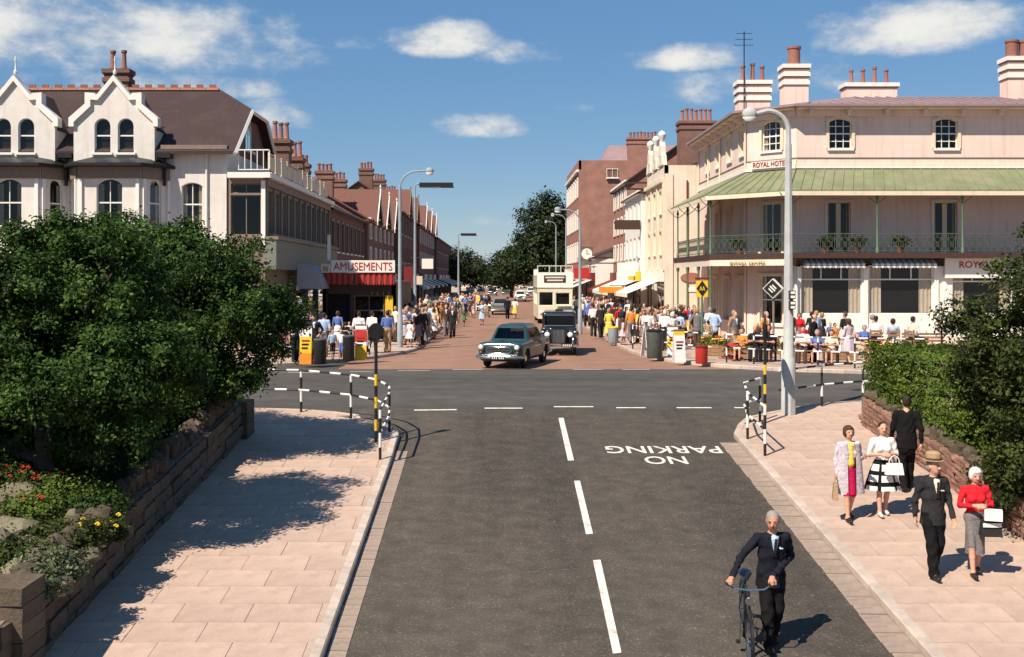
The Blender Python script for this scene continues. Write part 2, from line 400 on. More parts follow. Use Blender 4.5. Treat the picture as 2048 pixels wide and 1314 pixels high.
def offset(line, d):
    out = []
    for i, p in enumerate(line):
        a = Vector(line[max(i - 1, 0)]); b = Vector(line[min(i + 1, len(line) - 1)])
        t = (b - a).normalized(); out.append((p[0] - t.y * d, p[1] + t.x * d))
    return out
def resample(line, step):
    out = [line[0]]; acc = 0
    for a, b in zip(line, line[1:]):
        L_ = math.dist(a, b); s = step - acc
        while s < L_ - 1e-6:
            out.append((a[0] + (b[0] - a[0]) * s / L_, a[1] + (b[1] - a[1]) * s / L_)); s += step
        acc = (acc + L_) % step
    out.append(line[-1])
    return out
KH = .12
def pavement(name, line, side, outer, slab=None, kerb_step=.9, ymax=None, ymin=None, xr=None):
    """kerb stones along the line, slabs (or one sheet) behind them"""
    inner = offset(line, .15 * side)
    body = inner + outer
    base = sheet(name, body, m_joint if slab else m_slab, KH - (.009 if slab else 0))
    if slab:
        xs = [p[0] for p in body]; ys = [p[1] for p in body]
        rows = np.arange(ymin, ymax, slab[1]); k = 0
        for r, y in enumerate(rows):
            xo = xr[0] - (slab[0] / 2 if r % 2 else 0)
            for x in np.arange(xo, xr[1], slab[0]):
                g = .004
                q = clip_rect(body, x + g, x + slab[0] - g, y + g, y + slab[1] - g)
                if len(q) < 3 or area(q) < .02: continue
                cx, cy = x + slab[0] / 2, y + slab[1] / 2
                dz = random.uniform(-.003, .003)
                top = [(px - cx, py - cy, zg(py) + KH + dz - zg(cy)) for px, py in q]
                bot = [(px - cx, py - cy, zg(py) + KH - .03 - zg(cy)) for px, py in q]
                n = len(q); mb = MB()
                mb.add(top + bot, [tuple(range(n)), tuple(range(2 * n - 1, n - 1, -1))] + [(i, (i + 1) % n, n + (i + 1) % n, n + i) for i in range(n)])
                mb.build('paving_slab', m_slab, base, (cx, cy, zg(cy)))
                k += 1
    pts = resample(line, kerb_step)
    for a, b in zip(pts, pts[1:]):
        if max(a[1], b[1]) < 7 or math.dist(a, b) < .05 or abs(a[0]) > 26 or a[1] > 110: continue
        t = (Vector(b) - Vector(a)).normalized(); nx, ny = -t.y * side, t.x * side
        a2 = (a[0] + t.x * .005, a[1] + t.y * .005); b2 = (b[0] - t.x * .005, b[1] - t.y * .005)
        mb = MB(); vs = []
        for p in (a2, b2):
            z = zg(p[1])
            vs += [(p[0], p[1], z - .05), (p[0], p[1], z + KH - .02), (p[0] + nx * .02, p[1] + ny * .02, z + KH + .004), (p[0] + nx * .15, p[1] + ny * .15, z + KH + .004), (p[0] + nx * .15, p[1] + ny * .15, z - .05)]
        o = a2
        mb.add([(x - o[0], y - o[1], z - zg(o[1])) for x, y, z in vs], [(0, 1, 6, 5), (1, 2, 7, 6), (2, 3, 8, 7), (3, 4, 9, 8), (0, 4, 3, 2, 1), (5, 6, 7, 8, 9)])
        mb.build('kerb_stone', m_kerb, base, (o[0], o[1], zg(o[1])))
    return base
random.seed(3)
pave_l = pavement('pavement_left', kerb_left, 1, [(-40, 20), (-5.6, 20), (-5.6, -12)], slab=(.95, .62), ymin=9, ymax=28, xr=(-9.5, -2.2))
pave_r = pavement('pavement_right', kerb_right, -1, [(40, 22), (8.9, 22), (8.9, -12)], slab=(.95, .62), ymin=9, ymax=29, xr=(5.5, 11.3))
pave_fl = pavement('pavement_far_left', kerb_far_left, 1, [(-40, 400)], kerb_step=1.2)
pave_fr = pavement('pavement_far_right', kerb_far_right, -1, [(40, 400)], kerb_step=1.2)

# gutters of setts along both kerbs of the ramp
def gutter(parent, x0, x1, y0, y1, step):
    for i, y in enumerate(np.arange(y0, y1, step)):
        jx = random.uniform(-.015, .015); cy = y + step / 2; z = zg(cy)
        dz = random.uniform(-.003, .004)
        vs = []
        for yy in (y + .003, y + step - .003):
            vs += [(x0 + jx, yy - cy, zg(yy) - z + .004), (x0 + jx + .01, yy - cy, zg(yy) - z + .012 + dz), (x1 - .004, yy - cy, zg(yy) - z + .008 + dz)]
        MB().add([(a - x0, b, c) for a, b, c in vs], [(0, 1, 4, 3), (1, 2, 5, 4)]).build('gutter_sett', m_gut, parent, (x0, cy, z))
gutter(ramp, KR - .40, KR - .005, 11.8, 24.2, .3)
gutter(ramp, KL + .005, KL + .27, 11.8, 23.5, .36)

def marking(parent, pts, m=m_white, dz=.006, name='road_marking'):
    """painted line: a thin sheet just over the asphalt"""
    c = pts[0]
    ys = [p[1] for p in pts]
    mb = MB()
    cuts = [min(ys)] + [q for q in np.arange(math.ceil(min(ys) * 2) / 2, max(ys), .5) if q > min(ys) + .01] + [max(ys)]
    for a, b in zip(cuts, cuts[1:]):
        q = clip_rect(list(pts), -99, 99, a, b)
        if len(q) >= 3: mb.add([(x - c[0], y - c[1], zg(y) + dz - zg(c[1])) for x, y in q], [tuple(range(len(q)))])
    o = mb.build(name, m, parent, (c[0], c[1], zg(c[1])))
    for p in o.data.polygons:
        if p.normal.z < 0: p.flip()
    return o
def px_line(parent, corners, m=m_white):
    return marking(parent, [gp(*c)[:2] for c in corners], m)
# centre line of the ramp
for c in (((1117, 836), (1127, 836), (1148, 921), (1136, 922)), ((1148, 962), (1160, 962), (1186, 1068), (1172, 1069)), ((1186, 1121), (1201, 1120), (1243, 1306), (1226, 1308))):
    px_line(ramp, c)
marking(ramp, [(1.5, 9.0), (1.63, 9.0), (1.63, 11.8), (1.5, 11.8)])
# give-way dashes on either side of the cross road
for x0, x1, y in ((828, 913, 822), (969, 1045, 818), (1108, 1187, 815), (1233, 1292, 817), (1354, 1424, 817), (1470, 1500, 817)):
    a = gp(x0, y); b = gp(x1, y - (1 if x0 < 900 else 0))
    marking(cross, [(a[0], a[1]), (b[0], b[1]), (b[0], b[1] + .12), (a[0], a[1] + .12)], dz=.010)
for x0, x1, y in ((795, 860, 742), (905, 965, 740), (1146, 1206, 740), (1245, 1300, 740), (470, 520, 745)):
    a = gp(x0, y); b = gp(x1, y)
    marking(cross if y > 744 else street, [(a[0], a[1]), (b[0], b[1]), (b[0], b[1] + .14), (a[0], a[1] + .14)], m_worn, dz=.010)
for x0, x1, y in ((480, 512, 747), (575, 640, 746), (700, 745, 744)):
    a = gp(x0, y); b = gp(x1, y)
    marking(cross, [(a[0], a[1]), (b[0], b[1]), (b[0], b[1] + .13), (a[0], a[1] + .13)], m_worn, dz=.010)
# NO PARKING, to be read by drivers coming down the ramp
for txt, p0, p1, hgt in (('PARKING', (1440, 905), (1211, 893), 0.0), ('NO', (1372, 924), (1288, 916), 0.0)):
    a = Vector(gp(p0[0], (p0[1] + p1[1]) / 2 - 1)); b = Vector(gp(p1[0], (p0[1] + p1[1]) / 2 - 1))
    L_ = abs(a.x - b.x)
    me = text_mesh(txt, L_, .60, m_white, .0, .012)
    o = obj('road_lettering', me, ramp, (a.x, a.y + .22, zg(a.y + .22) + .008))
    o.rotation_euler = (Matrix.Rotation(math.atan(GR), 3, 'X') @ Matrix.Rotation(PI, 3, 'Z')).to_euler()
# ------------------------------------------------------------------ buildings
m_stucco = mat('white_stucco', (.66, .60, .545), .85, .07, 2.5, .15, 40, dirt=(.46, .38, .33), dscale=.5, damt=.35, streak=.32)
m_trim = mat('white_trim', (.72, .68, .62), .6, .05, 4)
m_pink = mat('pink_cream_stucco', (.74, .56, .49), .85, .08, 1.6, .12, 30, dirt=(.47, .31, .25), dscale=.4, damt=.5, streak=.45)
m_cream = mat('cream_stucco', (.68, .57, .42), .85, .06, 2, .12, 30, dirt=(.55, .44, .33), dscale=.5, damt=.35, streak=.4)
m_cream2 = mat('pale_cream_stucco', (.68, .58, .47), .85, .06, 2, .12, 30, dirt=(.55, .45, .36), dscale=.6, damt=.35, streak=.4)
m_slate = mat('brown_roof_tile', (.048, .028, .027), .85, .3, 14, .5, 30, dirt=(.075, .05, .042), dscale=.8, damt=.6)
m_pinkroof = mat('mauve_lead_roof', (.27, .185, .19), .6, .14, 2.0, dirt=(.22, .15, .16), dscale=.5, damt=.5)
m_dark = mat('painted_interior_shade', (.012, .010, .010), .9, .3, 2)  # near-black; the shade of unlit rooms is put into the colour
m_curt = mat('curtain_cloth', (.62, .52, .40), .9, .12, 12)
m_glass = glassmat('window_glass')
m_brick = brickmat('red_brickwork', (.21, .085, .065), (.15, .06, .05), (.25, .17, .135))
m_brick2 = brickmat('rose_brickwork', (.32, .14, .105), (.27, .115, .088), (.32, .19, .15))
m_brickd = brickmat('brown_brickwork', (.17, .08, .06), (.12, .055, .045), (.2, .14, .11))
m_terra = mat('terracotta', (.25, .105, .08), .8, .2, 8, orand=.15)
m_greenp = mat('green_paint', (.10, .17, .10), .5, .1, 6)
m_grn = mat('green_copper_sheet', (.175, .19, .105), .6, .2, 1.3, dirt=(.25, .22, .145), dscale=.7, damt=.8)
m_black = mat('black_paint', (.015, .014, .014), .45, .2, 5)
m_darkwood = mat('dark_brown_paint', (.06, .03, .022), .6, .2, 6)
m_greygreen = mat('grey_green_paint', (.16, .17, .14), .6, .12, 5)
m_taupe = mat('taupe_paint', (.21, .15, .115), .6, .12, 5)
m_redp = mat('red_paint', (.42, .03, .022), .5, .15, 8)
m_dkred = mat('dark_red_paint', (.16, .022, .018), .55, .2, 8)
m_gold = mat('gold_lettering', (.34, .22, .03), .5, .1, 8)
m_yel = mat('yellow_paint', (.72, .46, .03), .55, .08, 6)
m_concrete = mat('flat_roof_felt', (.16, .13, .12), .9, .2, 2)
m_awn = mat('white_canvas', (.74, .68, .60), .85, .06, 4)
m_grey = mat('grey_canvas', (.30, .31, .33), .85, .1, 4)

class Face:
    """one upright face of a building: u runs along it, v inwards, w up; all in the frame of its thing"""
    def __init__(s, t, ox, oy, ang): s.t, s.ox, s.oy, s.a = t, ox, oy, ang
    def loc(s, u, v, w):
        c, n = math.cos(s.a), math.sin(s.a)
        return (s.ox + u * c - v * n, s.oy + u * n + v * c, w)
    def put(s, name, me, u=0, w=0, v=0, parent=None):
        return obj(name, me, s.t, s.loc(u, v, w), s.a)
def arch_pts(u, wd, spring, rise, n=8):
    if rise <= 0: return [(u, spring), (u + wd, spring)]
    r = ((wd / 2) ** 2 + rise ** 2) / (2 * rise); cy = spring + rise - r; cx = u + wd / 2
    q = max(spring - cy, 0.); a0 = math.atan2(q, -wd / 2); a1 = math.atan2(q, wd / 2)
    return [(cx + r * math.cos(a0 + (a1 - a0) * i / n), cy + r * math.sin(a0 + (a1 - a0) * i / n)) for i in range(n + 1)]
def wall(f, u0, u1, w0, w1, ops, m, rev=.2, name='wall', v=0):
    """front of a wall with real openings and reveals; ops: (u, w, width, height, rise)"""
    us = sorted({u0, u1} | {o[0] for o in ops} | {o[0] + o[2] for o in ops}); ws = sorted({w0, w1} | {o[1] for o in ops} | {o[1] + o[3] for o in ops})
    mb = MB()
    for a, b in zip(us, us[1:]):
        for c, d in zip(ws, ws[1:]):
            if a < u0 - 1e-6 or b > u1 + 1e-6 or c < w0 - 1e-6 or d > w1 + 1e-6: continue
            if any(o[0] - 1e-6 <= a and b <= o[0] + o[2] + 1e-6 and o[1] - 1e-6 <= c and d <= o[1] + o[3] + 1e-6 for o in ops): continue
            mb.quad((a, 0, c), (b, 0, c), (b, 0, d), (a, 0, d))
    for o in ops:
        u, w_, wd, ht = o[:4]; rise = o[4] if len(o) > 4 else 0
        sp = w_ + ht - rise
        mb.quad((u, 0, w_), (u, rev, w_), (u, rev, sp), (u, 0, sp)); mb.quad((u + wd, 0, w_), (u + wd, 0, sp), (u + wd, rev, sp), (u + wd, rev, w_))
        mb.quad((u, 0, w_), (u + wd, 0, w_), (u + wd, rev, w_), (u, rev, w_))
        ap = arch_pts(u, wd, sp, rise)
        for p, q in zip(ap, ap[1:]):
            mb.quad((p[0], 0, p[1]), (q[0], 0, q[1]), (q[0], rev, q[1]), (p[0], rev, p[1]))
            if rise: mb.quad((p[0], 0, p[1]), (p[0], 0, w_ + ht), (q[0], 0, w_ + ht), (q[0], 0, q[1]))
    return f.put(name, mb.mesh(name, m, fix=False), 0, 0, v)
WC = {}
def window(f, u, w, wd, ht, rise=0, cols=1, rows=2, frame=None, curtain=.25, sill=True, v=.10, bar=.035, seed=0, surround=None):
    """sash window: frame and glazing bars, with a pane and a sill of its own; a near-black box stands in for the unlit room, with curtains"""
    frame = frame or m_trim
    key = (round(wd, 2), round(ht, 2), round(rise, 2), cols, rows, frame.name, curtain, bar, surround.name if surround else 0)
    if key not in WC:
        sp = ht - rise; mb = MB(); fw = .042
        ap = arch_pts(0, wd, sp, rise); inn = arch_pts(fw, wd - 2 * fw, sp, max(rise - fw * .6, 0))
        if rise <= 0: ap = [(0, ht), (wd, ht)]; inn = [(fw, ht - fw), (wd - fw, ht - fw)]
        ring_o = [(0, 0)] + ap + [(wd, 0)]; ring_i = [(fw, fw)] + inn + [(wd - fw, fw)]
        n = len(ring_o)
        for i in range(n):
            j = (i + 1) % n
            mb.quad((ring_o[i][0], 0, ring_o[i][1]), (ring_o[j][0], 0, ring_o[j][1]), (ring_i[j][0], 0, ring_i[j][1]), (ring_i[i][0], 0, ring_i[i][1]))
            mb.quad((ring_i[i][0], 0, ring_i[i][1]), (ring_i[j][0], 0, ring_i[j][1]), (ring_i[j][0], .06, ring_i[j][1]), (ring_i[i][0], .06, ring_i[i][1]))
        for r in range(1, rows):
            z = ht * r / rows; b = .03 if r * 2 == rows else bar / 2
            mb.box(fw, wd - fw, .008, .045, z - b, z + b)
        for c in range(1, cols):
            x = wd * c / cols; mb.box(x - bar / 2, x + bar / 2, .012, .04, fw, ht - fw - (.02 if rise == 0 else rise * .25))
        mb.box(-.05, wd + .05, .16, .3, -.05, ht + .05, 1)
        if curtain:
            cw = wd * curtain
            for a0 in (fw, wd - fw - cw):
                for i in range(6):
                    x0, x1 = a0 + cw * i / 6, a0 + cw * (i + 1) / 6
                    mb.quad((x0, .14 if i % 2 else .10, fw), (x1, .10 if i % 2 else .14, fw), (x1, .10 if i % 2 else .14, ht - fw - rise * .6), (x0, .14 if i % 2 else .10, ht - fw - rise * .6), m=2)
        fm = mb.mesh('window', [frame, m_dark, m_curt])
        gm = MB().add([(p[0], .03, p[1]) for p in ring_i], [tuple(range(n))]).mesh('pane', m_glass)
        sm = MB().box(-.09, wd + .09, -.20, .02, -.10, -.002).mesh('sill', m_trim)
        if surround:
            sb = MB()
            so_ = [(-.14, 0)] + ([(p[0] + (p[0] - wd / 2) * .28 / wd, p[1] + .12) for p in ap]) + [(wd + .14, 0)]
            for i in range(n - 1):
                j = i + 1
                sb.add([(ring_o[i][0], -.1, ring_o[i][1]), (ring_o[j][0], -.1, ring_o[j][1]), (so_[j][0], -.1, so_[j][1]), (so_[i][0], -.1, so_[i][1]),
                        (ring_o[i][0], -.17, ring_o[i][1]), (ring_o[j][0], -.17, ring_o[j][1]), (so_[j][0], -.17, so_[j][1]), (so_[i][0], -.17, so_[i][1])],
                       [(0, 1, 2, 3), (7, 6, 5, 4), (0, 4, 5, 1), (2, 6, 7, 3)])
            surround = sb.mesh('window_surround', surround)
        WC[key] = (fm, gm, sm, surround)
    fm, gm, sm, su = WC[key]
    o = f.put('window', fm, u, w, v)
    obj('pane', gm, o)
    if sill: obj('sill', sm, o)
    if su: obj('window_surround', su, o)
    return o
def glazed_wall(f, u0, u1, w0, w1, ops, m, **k):
    wk = {q: k.pop(q) for q in list(k) if q in ('rev', 'name', 'v')}
    wall(f, u0, u1, w0, w1, ops, m, **wk)
    for o in ops:
        window(f, o[0], o[1], o[2], o[3], o[4] if len(o) > 4 else 0, v=wk.get('v', 0) + .1, **k)
def fpart(f, name, m, u, w, v, fill, smooth=False):
    mb = MB(); fill(mb)
    return f.put(name, mb.mesh(name, m, smooth), u, w, v)
def fbox(f, name, m, u0, u1, v0, v1, w0, w1): return fpart(f, name, m, u0, w0, v0, lambda b: b.box(0, u1 - u0, 0, v1 - v0, 0, w1 - w0))
POT = {}
def pot_mesh(kind):
    if kind not in POT:
        pr = {'round': [(.15, 0), (.16, .08), (.12, .12), (.11, .5), (.14, .53), (.14, .62), (.10, .62)],
              'tall': [(.15, 0), (.17, .1), (.13, .16), (.10, .8), (.14, .84), (.14, .95), (.09, .95)],
              'big': [(.42, 0), (.44, .12), (.40, .16), (.40, 1.0), (.46, 1.05), (.46, 1.18), (.36, 1.18)],
              'cowl': [(.13, 0), (.15, .06), (.10, .12), (.09, .55), (.19, .62), (.19, .78), (.12, .9), (.05, .98)]}[kind]
        POT[kind] = MB().lathe(pr, 12).mesh('chimney_pot', m_terra, True)
    return POT[kind]
def chimney(t, x, y, z0, z1, wx, wy, m, pots, kind='round', bands=2, capm=None, parent=None, pscale=1.0):
    """stack with corbelled bands, each pot a sub-part"""
    mb = MB(); capm = capm or m
    mb.box(-wx / 2, wx / 2, -wy / 2, wy / 2, z0, z1)
    for i in range(bands):
        h = z1 - .16 - i * .42; e = .10 - .02 * i
        mb.box(-wx / 2 - e, wx / 2 + e, -wy / 2 - e, wy / 2 + e, h, h + .2, 1)
        mb.box(-wx / 2 - e / 2, wx / 2 + e / 2, -wy / 2 - e / 2, wy / 2 + e / 2, h - .07, h - .002, 2)
    o = mb.build('chimney', [m, capm, m_brick2 if capm is not m else m], parent or t, (x, y, 0))
    for i in range(pots):
        k = (i + .5) / pots - .5
        p = obj('chimney_pot', pot_mesh(kind), o, ((k * wx * .92, 0, z1 + .03) if wx >= wy else (0, k * wy * .92, z1 + .03)))
        q = pscale * random.uniform(.9, 1.1); p.scale = (pscale, pscale, q)
    return o
def gable_roof(t, x0, x1, y0, y1, ze, zr, m, axis='y', over=.3, th=.12, name='roof', hip0=0, hip1=0):
    """pitched roof with thickness; ridge along axis; hip0/hip1 pull the ridge ends in"""
    mb = MB()
    if axis == 'y':
        xm = (x0 + x1) / 2; s_ = (zr - ze) / (xm - x0); xa, xb = x0 - over, x1 + over; zo = ze - over * s_
        P = [(xa, y0 - over, zo), (xb, y0 - over, zo), (xb, y1 + over, zo), (xa, y1 + over, zo), (xm, y0 - over + hip0, zr), (xm, y1 + over - hip1, zr)]
        fs = [(0, 4, 5, 3), (1, 2, 5, 4)] + ([(0, 1, 4)] if hip0 else []) + ([(2, 3, 5)] if hip1 else [])
    else:
        ym = (y0 + y1) / 2; s_ = (zr - ze) / (ym - y0); ya, yb = y0 - over, y1 + over; zo = ze - over * s_
        P = [(x0 - over, ya, zo), (x1 + over, ya, zo), (x1 + over, yb, zo), (x0 - over, yb, zo), (x0 - over + hip0, ym, zr), (x1 + over - hip1, ym, zr)]
        fs = [(0, 1, 5, 4), (3, 4, 5, 2)] + ([(0, 4, 3)] if hip0 else []) + ([(1, 2, 5)] if hip1 else [])
    mb.add(P, fs); mb.add([(a, b, c - th) for a, b, c in P], [tuple(reversed(q)) for q in fs])
    n = len(P)
    ed = [(0, 1), (1, 2), (2, 3), (3, 0), (0, 4), (4, 1), (2, 5), (5, 3)] if axis == 'y' else [(0, 1), (1, 2), (2, 3), (3, 0), (0, 4), (4, 3), (1, 5), (5, 2)]
    for a, b in ed: mb.quad(P[a], P[b], (P[b][0], P[b][1], P[b][2] - th), (P[a][0], P[a][1], P[a][2] - th))
    return mb.build(name, m, t, fix=False)

# ---------------- the white villa with two gabled bays, left
VD = 48.0; k_ = F / VD
def vx(px): return (px - CX) / k_
def vz(py): return CZ + (CY - py) / k_
vil = thing('villa', 'white Victorian villa with two pointed gables over bay windows', 'house', (vx(453), VD, 0))
X0 = vil.location.x
L = lambda px: vx(px) - X0                          # local x of a pixel column
fv = Face(vil, 0, 0, 0)
ze, zt = vz(293), 12.15
W2 = (vz(452), vz(365))
wall_l = L(-260)
glazed_wall(fv, wall_l, 0, 0, ze, [(L(363), W2[0], L(405) - L(363), W2[1] - W2[0], .16), (L(363), .9, .95, 2.1)], m_stucco, cols=2, curtain=.18)
fbox(fv, 'eaves_cornice', m_taupe, L(327), .12, -.42, .02, ze - .16, ze + .02)
fbox(fv, 'string_course', m_trim, wall_l, .04, -.06, .02, 4.35, 4.55)
fpart(fv, 'drain_pipe', m_trim, L(414), 0, -.08, lambda b: b.tube([(0, 0, 0), (0, 0, ze - .2)], .045, 8), True)
# return wall on the street side, with the half-hipped gable over the balcony
fr_ = Face(vil, 0, 0, PI / 2)
wall(fr_, 0, 9, 0, ze, [], m_stucco)
gz = 11.35
gm_ = MB().prism([(0, ze - .12), (9, ze - .12), (6.2, 10.7), (2.8, 10.7)], -.02, .15, 'y')
fr_.put('gable_wall', gm_.mesh('gable_wall', m_brickd), 0, 0, 0)
window(fr_, 3.4, ze + .25, 1.2, 1.65, .5, cols=2, frame=m_trim, v=-.06)
# roof: ridge along x, half-hip at the street end, ridge tiles each a sub-part
yb, ye_, xr0 = 9.0, -.52, wall_l - .5
mb = MB(); ym = 4.5; zo = ze - .25
hz = 11.0; t1 = (hz - zo) / (zt - zo); yh0, yh1 = ye_ + (ym - ye_) * t1, yb + .35 - (yb + .35 - ym) * t1
P = [(xr0, ye_, zo), (.45, ye_, zo), (.45, yh0, hz), (-1.35, ym, zt), (xr0, ym, zt), (.45, yh1, hz), (.45, yb + .35, zo), (xr0, yb + .35, zo)]
mb.add(P, [(0, 1, 2, 3, 4), (3, 2, 5), (4, 3, 5, 6, 7)]); mb.add([(a, b, c - .14) for a, b, c in P], [(4, 3, 2, 1, 0), (5, 2, 3), (7, 6, 5, 3, 4)])
for a, b in ((0, 1), (1, 2), (2, 5), (5, 6), (6, 7)): mb.quad(P[a], P[b], (P[b][0], P[b][1], P[b][2] - .14), (P[a][0], P[a][1], P[a][2] - .14))
vroof = mb.build('roof', m_slate, vil)
rt = MB().prism([(-.16, -.05), (0, .11), (.16, -.05)], 0, .60, 'x').box(.14, .46, -.03, .03, .08, .24).mesh('ridge_tile', m_terra)
x = -1.75
while x > wall_l:
    obj('ridge_tile', rt, vroof, (x - .3, ym, zt + .02)); x -= .615
bb = MB()
for a, b in ((P[1], P[2]), (P[2], P[5]), (P[5], P[6])):
    bb.tube([(a[0] + .04, a[1], a[2] - .12), (b[0] + .04, b[1], b[2] - .12)], .10, 4)
bb.build('bargeboard', m_trim, vil)
def gable_bay(cx, detail=True):
    gy = -.55                                        # the gable stands proud of the wall
    f = Face(vil, 0, gy, 0)
    hw = 90 / k_
    bz = vz(330); U = lambda a: a / k_; apex = vz(166)
    lo = vz(262); kn = vz(203)
    ops = [(cx - 39 / k_, vz(308), 32 / k_, 68 / k_, 16 / k_), (cx + 7 / k_, vz(308), 32 / k_, 68 / k_, 16 / k_)]
    top = vz(236)
    wall(f, cx - U(66), cx + U(66), bz, top, ops, m_stucco)
    g = MB().prism([(cx - U(66), top), (cx - U(46), vz(216)), (cx - U(46), kn), (cx - U(30), kn), (cx, apex), (cx + U(30), kn), (cx + U(46), kn), (cx + U(46), vz(216)), (cx + U(66), top)], .0, .25)
    for s in (-1, 1): g.prism([(cx + s * U(66), bz), (cx + s * U(80), bz), (cx + s * U(80), vz(248)), (cx + s * U(66), top)], 0, .25)
    f.put('gable_wall', g.mesh('gable_wall', m_stucco))
    for s in (-1, 1):                                # cheek walls back to the main wall
        c = MB().box(-.1, .1, 0, 2.2, 0, vz(262) - bz); f.put('gable_cheek', c.mesh('gable_cheek', m_stucco), cx + s * (U(80) - .1), bz, .26)
        cp = [(cx + s * U(88), vz(257)), (cx + s * U(88), vz(240)), (cx + s * U(56), vz(212)), (cx + s * U(56), vz(190)), (cx + s * U(37), vz(191)), (cx + s * U(34), vz(196)), (cx, vz(155)), (cx, vz(167)),
              (cx + s * U(31), vz(205)), (cx + s * U(45), vz(204)), (cx + s * U(45), vz(217)), (cx + s * U(78), vz(248)), (cx + s * U(78), vz(257))]
        f.put('coping', MB().prism(cp, -.14, .34).mesh('coping', m_trim))
    f.put('finial', MB().lathe([(.07, 0), (.09, .12), (.03, .2), (.025, .55), (.05, .6), (.01, .8)], 8).mesh('finial', m_trim, True), cx, apex + .3, .1)
    for o in ops: window(f, *o, cols=1, curtain=0, v=.1)
    rf = MB()
    P_ = [(cx - hw * .93, -.05, lo), (cx + hw * .93, -.05, lo), (cx, -.05, apex - .1), (cx - hw * .93, 4.6, lo), (cx + hw * .93, 4.6, lo), (cx, 4.6, apex - .1)]
    P_ = [(p[0], p[1] + gy + .3, p[2]) for p in P_]
    rf.add(P_, [(0, 2, 5, 3), (1, 4, 5, 2)]).build('gable_roof', m_slate, vil)
    # canted bay under a dark lead hood
    b0, b1, dp = 100 / k_, 62 / k_, 1.25
    hood_z = vz(333)
    hb = MB(); poly = [(cx - b0 - .3, 0), (cx - b1 - .16, -dp - .45), (cx + b1 + .16, -dp - .45), (cx + b0 + .3, 0)]; polw = [(cx - b0 - .05, 0), (cx - b1, -dp), (cx + b1, -dp), (cx + b0 + .05, 0)]
    p2 = [(cx - b0 * .75, 0), (cx - b1 * .62, -dp * .5), (cx + b1 * .62, -dp * .5), (cx + b0 * .75, 0)]
    hb.add([(a, b, hood_z - .12) for a, b in poly] + [(a, b, hood_z) for a, b in poly] + [(a, b, hood_z + .36) for a, b in p2],
           [(0, 3, 2, 1)] + [(i, i + 1, i + 5, i + 4) for i in range(3)] + [(i + 4, i + 5, i + 9, i + 8) for i in range(3)] + [(8, 9, 10, 11)])
    hb.build('bay_hood', m_black, vil)
    for (a, b), wins in (((polw[0], polw[1]), 1), ((polw[1], polw[2]), 2), ((polw[2], polw[3]), 1)):
        a = (a[0] * .995 + cx * .005, a[1] + .12); b = (b[0] * .995 + cx * .005, b[1] + .12)
        Lf = math.dist(a, b); fb = Face(vil, a[0], a[1], math.atan2(b[1] - a[1], b[0] - a[0]))
        wz0, wz1 = vz(455), vz(362)
        if wins == 1: ops2 = [(Lf / 2 - .30, wz0, .60, wz1 - wz0, .3), (Lf / 2 - .35, .9, .7, 2.3)]
        else: ops2 = [(Lf / 2 - .55, wz0, 1.1, wz1 - wz0, .25), (Lf / 2 - .6, .9, 1.2, 2.3)]
        glazed_wall(fb, 0, Lf, 0, hood_z - .1, ops2, m_stucco, cols=1 if wins == 1 else 2, curtain=.2)
        fbox(fb, 'bay_frieze', m_taupe, .02, Lf - .02, -.09, -.002, hood_z - .62, hood_z - .125)
        for s in (0.06, Lf - .2): fbox(fb, 'pilaster', m_trim, s, s + .14, -.1, -.003, 4.9, hood_z - .63)
random.seed(11)
gable_bay(L(237)); gable_bay(L(40)); gable_bay(L(-158))
chimney(vil, -6.42, 5.0, 10.5, 13.15, 1.15, .7, m_brickd, 2, 'tall', 2, parent=vroof)
gpipe = MB().box(-.32, .32, -.25, .25, 0, .22).box(-.06, .06, -.06, .06, -1.2, 0)
for px_ in (138, 333): obj('rainwater_hopper', gpipe.mesh('rainwater_hopper', m_black), vil, (L(px_), -.3, vz(318)))

# ---------------- glazed first-floor cafe block, next to the villa, along the street
CD = 48.0; cx0, cx1 = vx(456), vx(530); cl_ = 18.5
caf = thing('cafe_block', 'two storey corner block with a long row of tall upper windows and a roof railing', 'building', (cx1, CD, 0))
ff = Face(caf, cx0 - cx1, 0, 0); fw_ = cx1 - cx0
zc = vz(352)
glazed_wall(ff, .03, fw_, 0, zc, [(.12, vz(386), fw_ - .3, .42), (.12, vz(470), fw_ - .3, vz(390) - vz(470))], m_taupe, cols=2, rows=1, curtain=0, sill=False, frame=m_taupe)
fbox(ff, 'corner_post', m_trim, fw_ - .16, fw_ + .02, -.05, .1, 4.6, zc - .2)
fbox(ff, 'cornice', m_trim, .05, fw_ + .3, -.35, .02, zc - .10, zc + .14)
fs_ = Face(caf, 0, 0, PI / 2)
ops = []; nW = 11
for i in range(nW): ops.append((.35 + i * (cl_ - .5) / nW, 5.15, (cl_ - .5) / nW - .42, 1.9))
glazed_wall(fs_, 0, cl_, 0, zc, ops + [(.6 + i * 3.5, .5, 3.0, 2.4) for i in range(5)], m_taupe, cols=1, rows=3, curtain=.2, sill=False, frame=m_taupe)
for i in range(nW + 1): fbox(fs_, 'pilaster', m_greygreen, .05 + i * (cl_ - .5) / nW, .27 + i * (cl_ - .5) / nW, -.09, -.002, 5.0, zc - .45)
fbox(fs_, 'cornice', m_trim, -.3, cl_, -.35, -.003, zc - .10, zc + .14)
fbox(fs_, 'frieze', m_taupe, -.02, cl_, -.14, -.003, zc - .42, zc - .105)
fbox(fs_, 'shop_fascia', m_greygreen, -.05, cl_, -.5, -.004, 3.55, 4.85)
fbox(fs_, 'fascia_moulding', m_taupe, -.1, cl_ + .02, -.6, -.004, 4.86, 5.0)
fbox(fs_, 'window_box', m_greygreen, .3, cl_ - .3, -.32, -.15, 4.99, 5.12)
fbox(ff, 'flat_roof', m_concrete, .1, fw_ - .05, .1, cl_, zc, zc + .1)
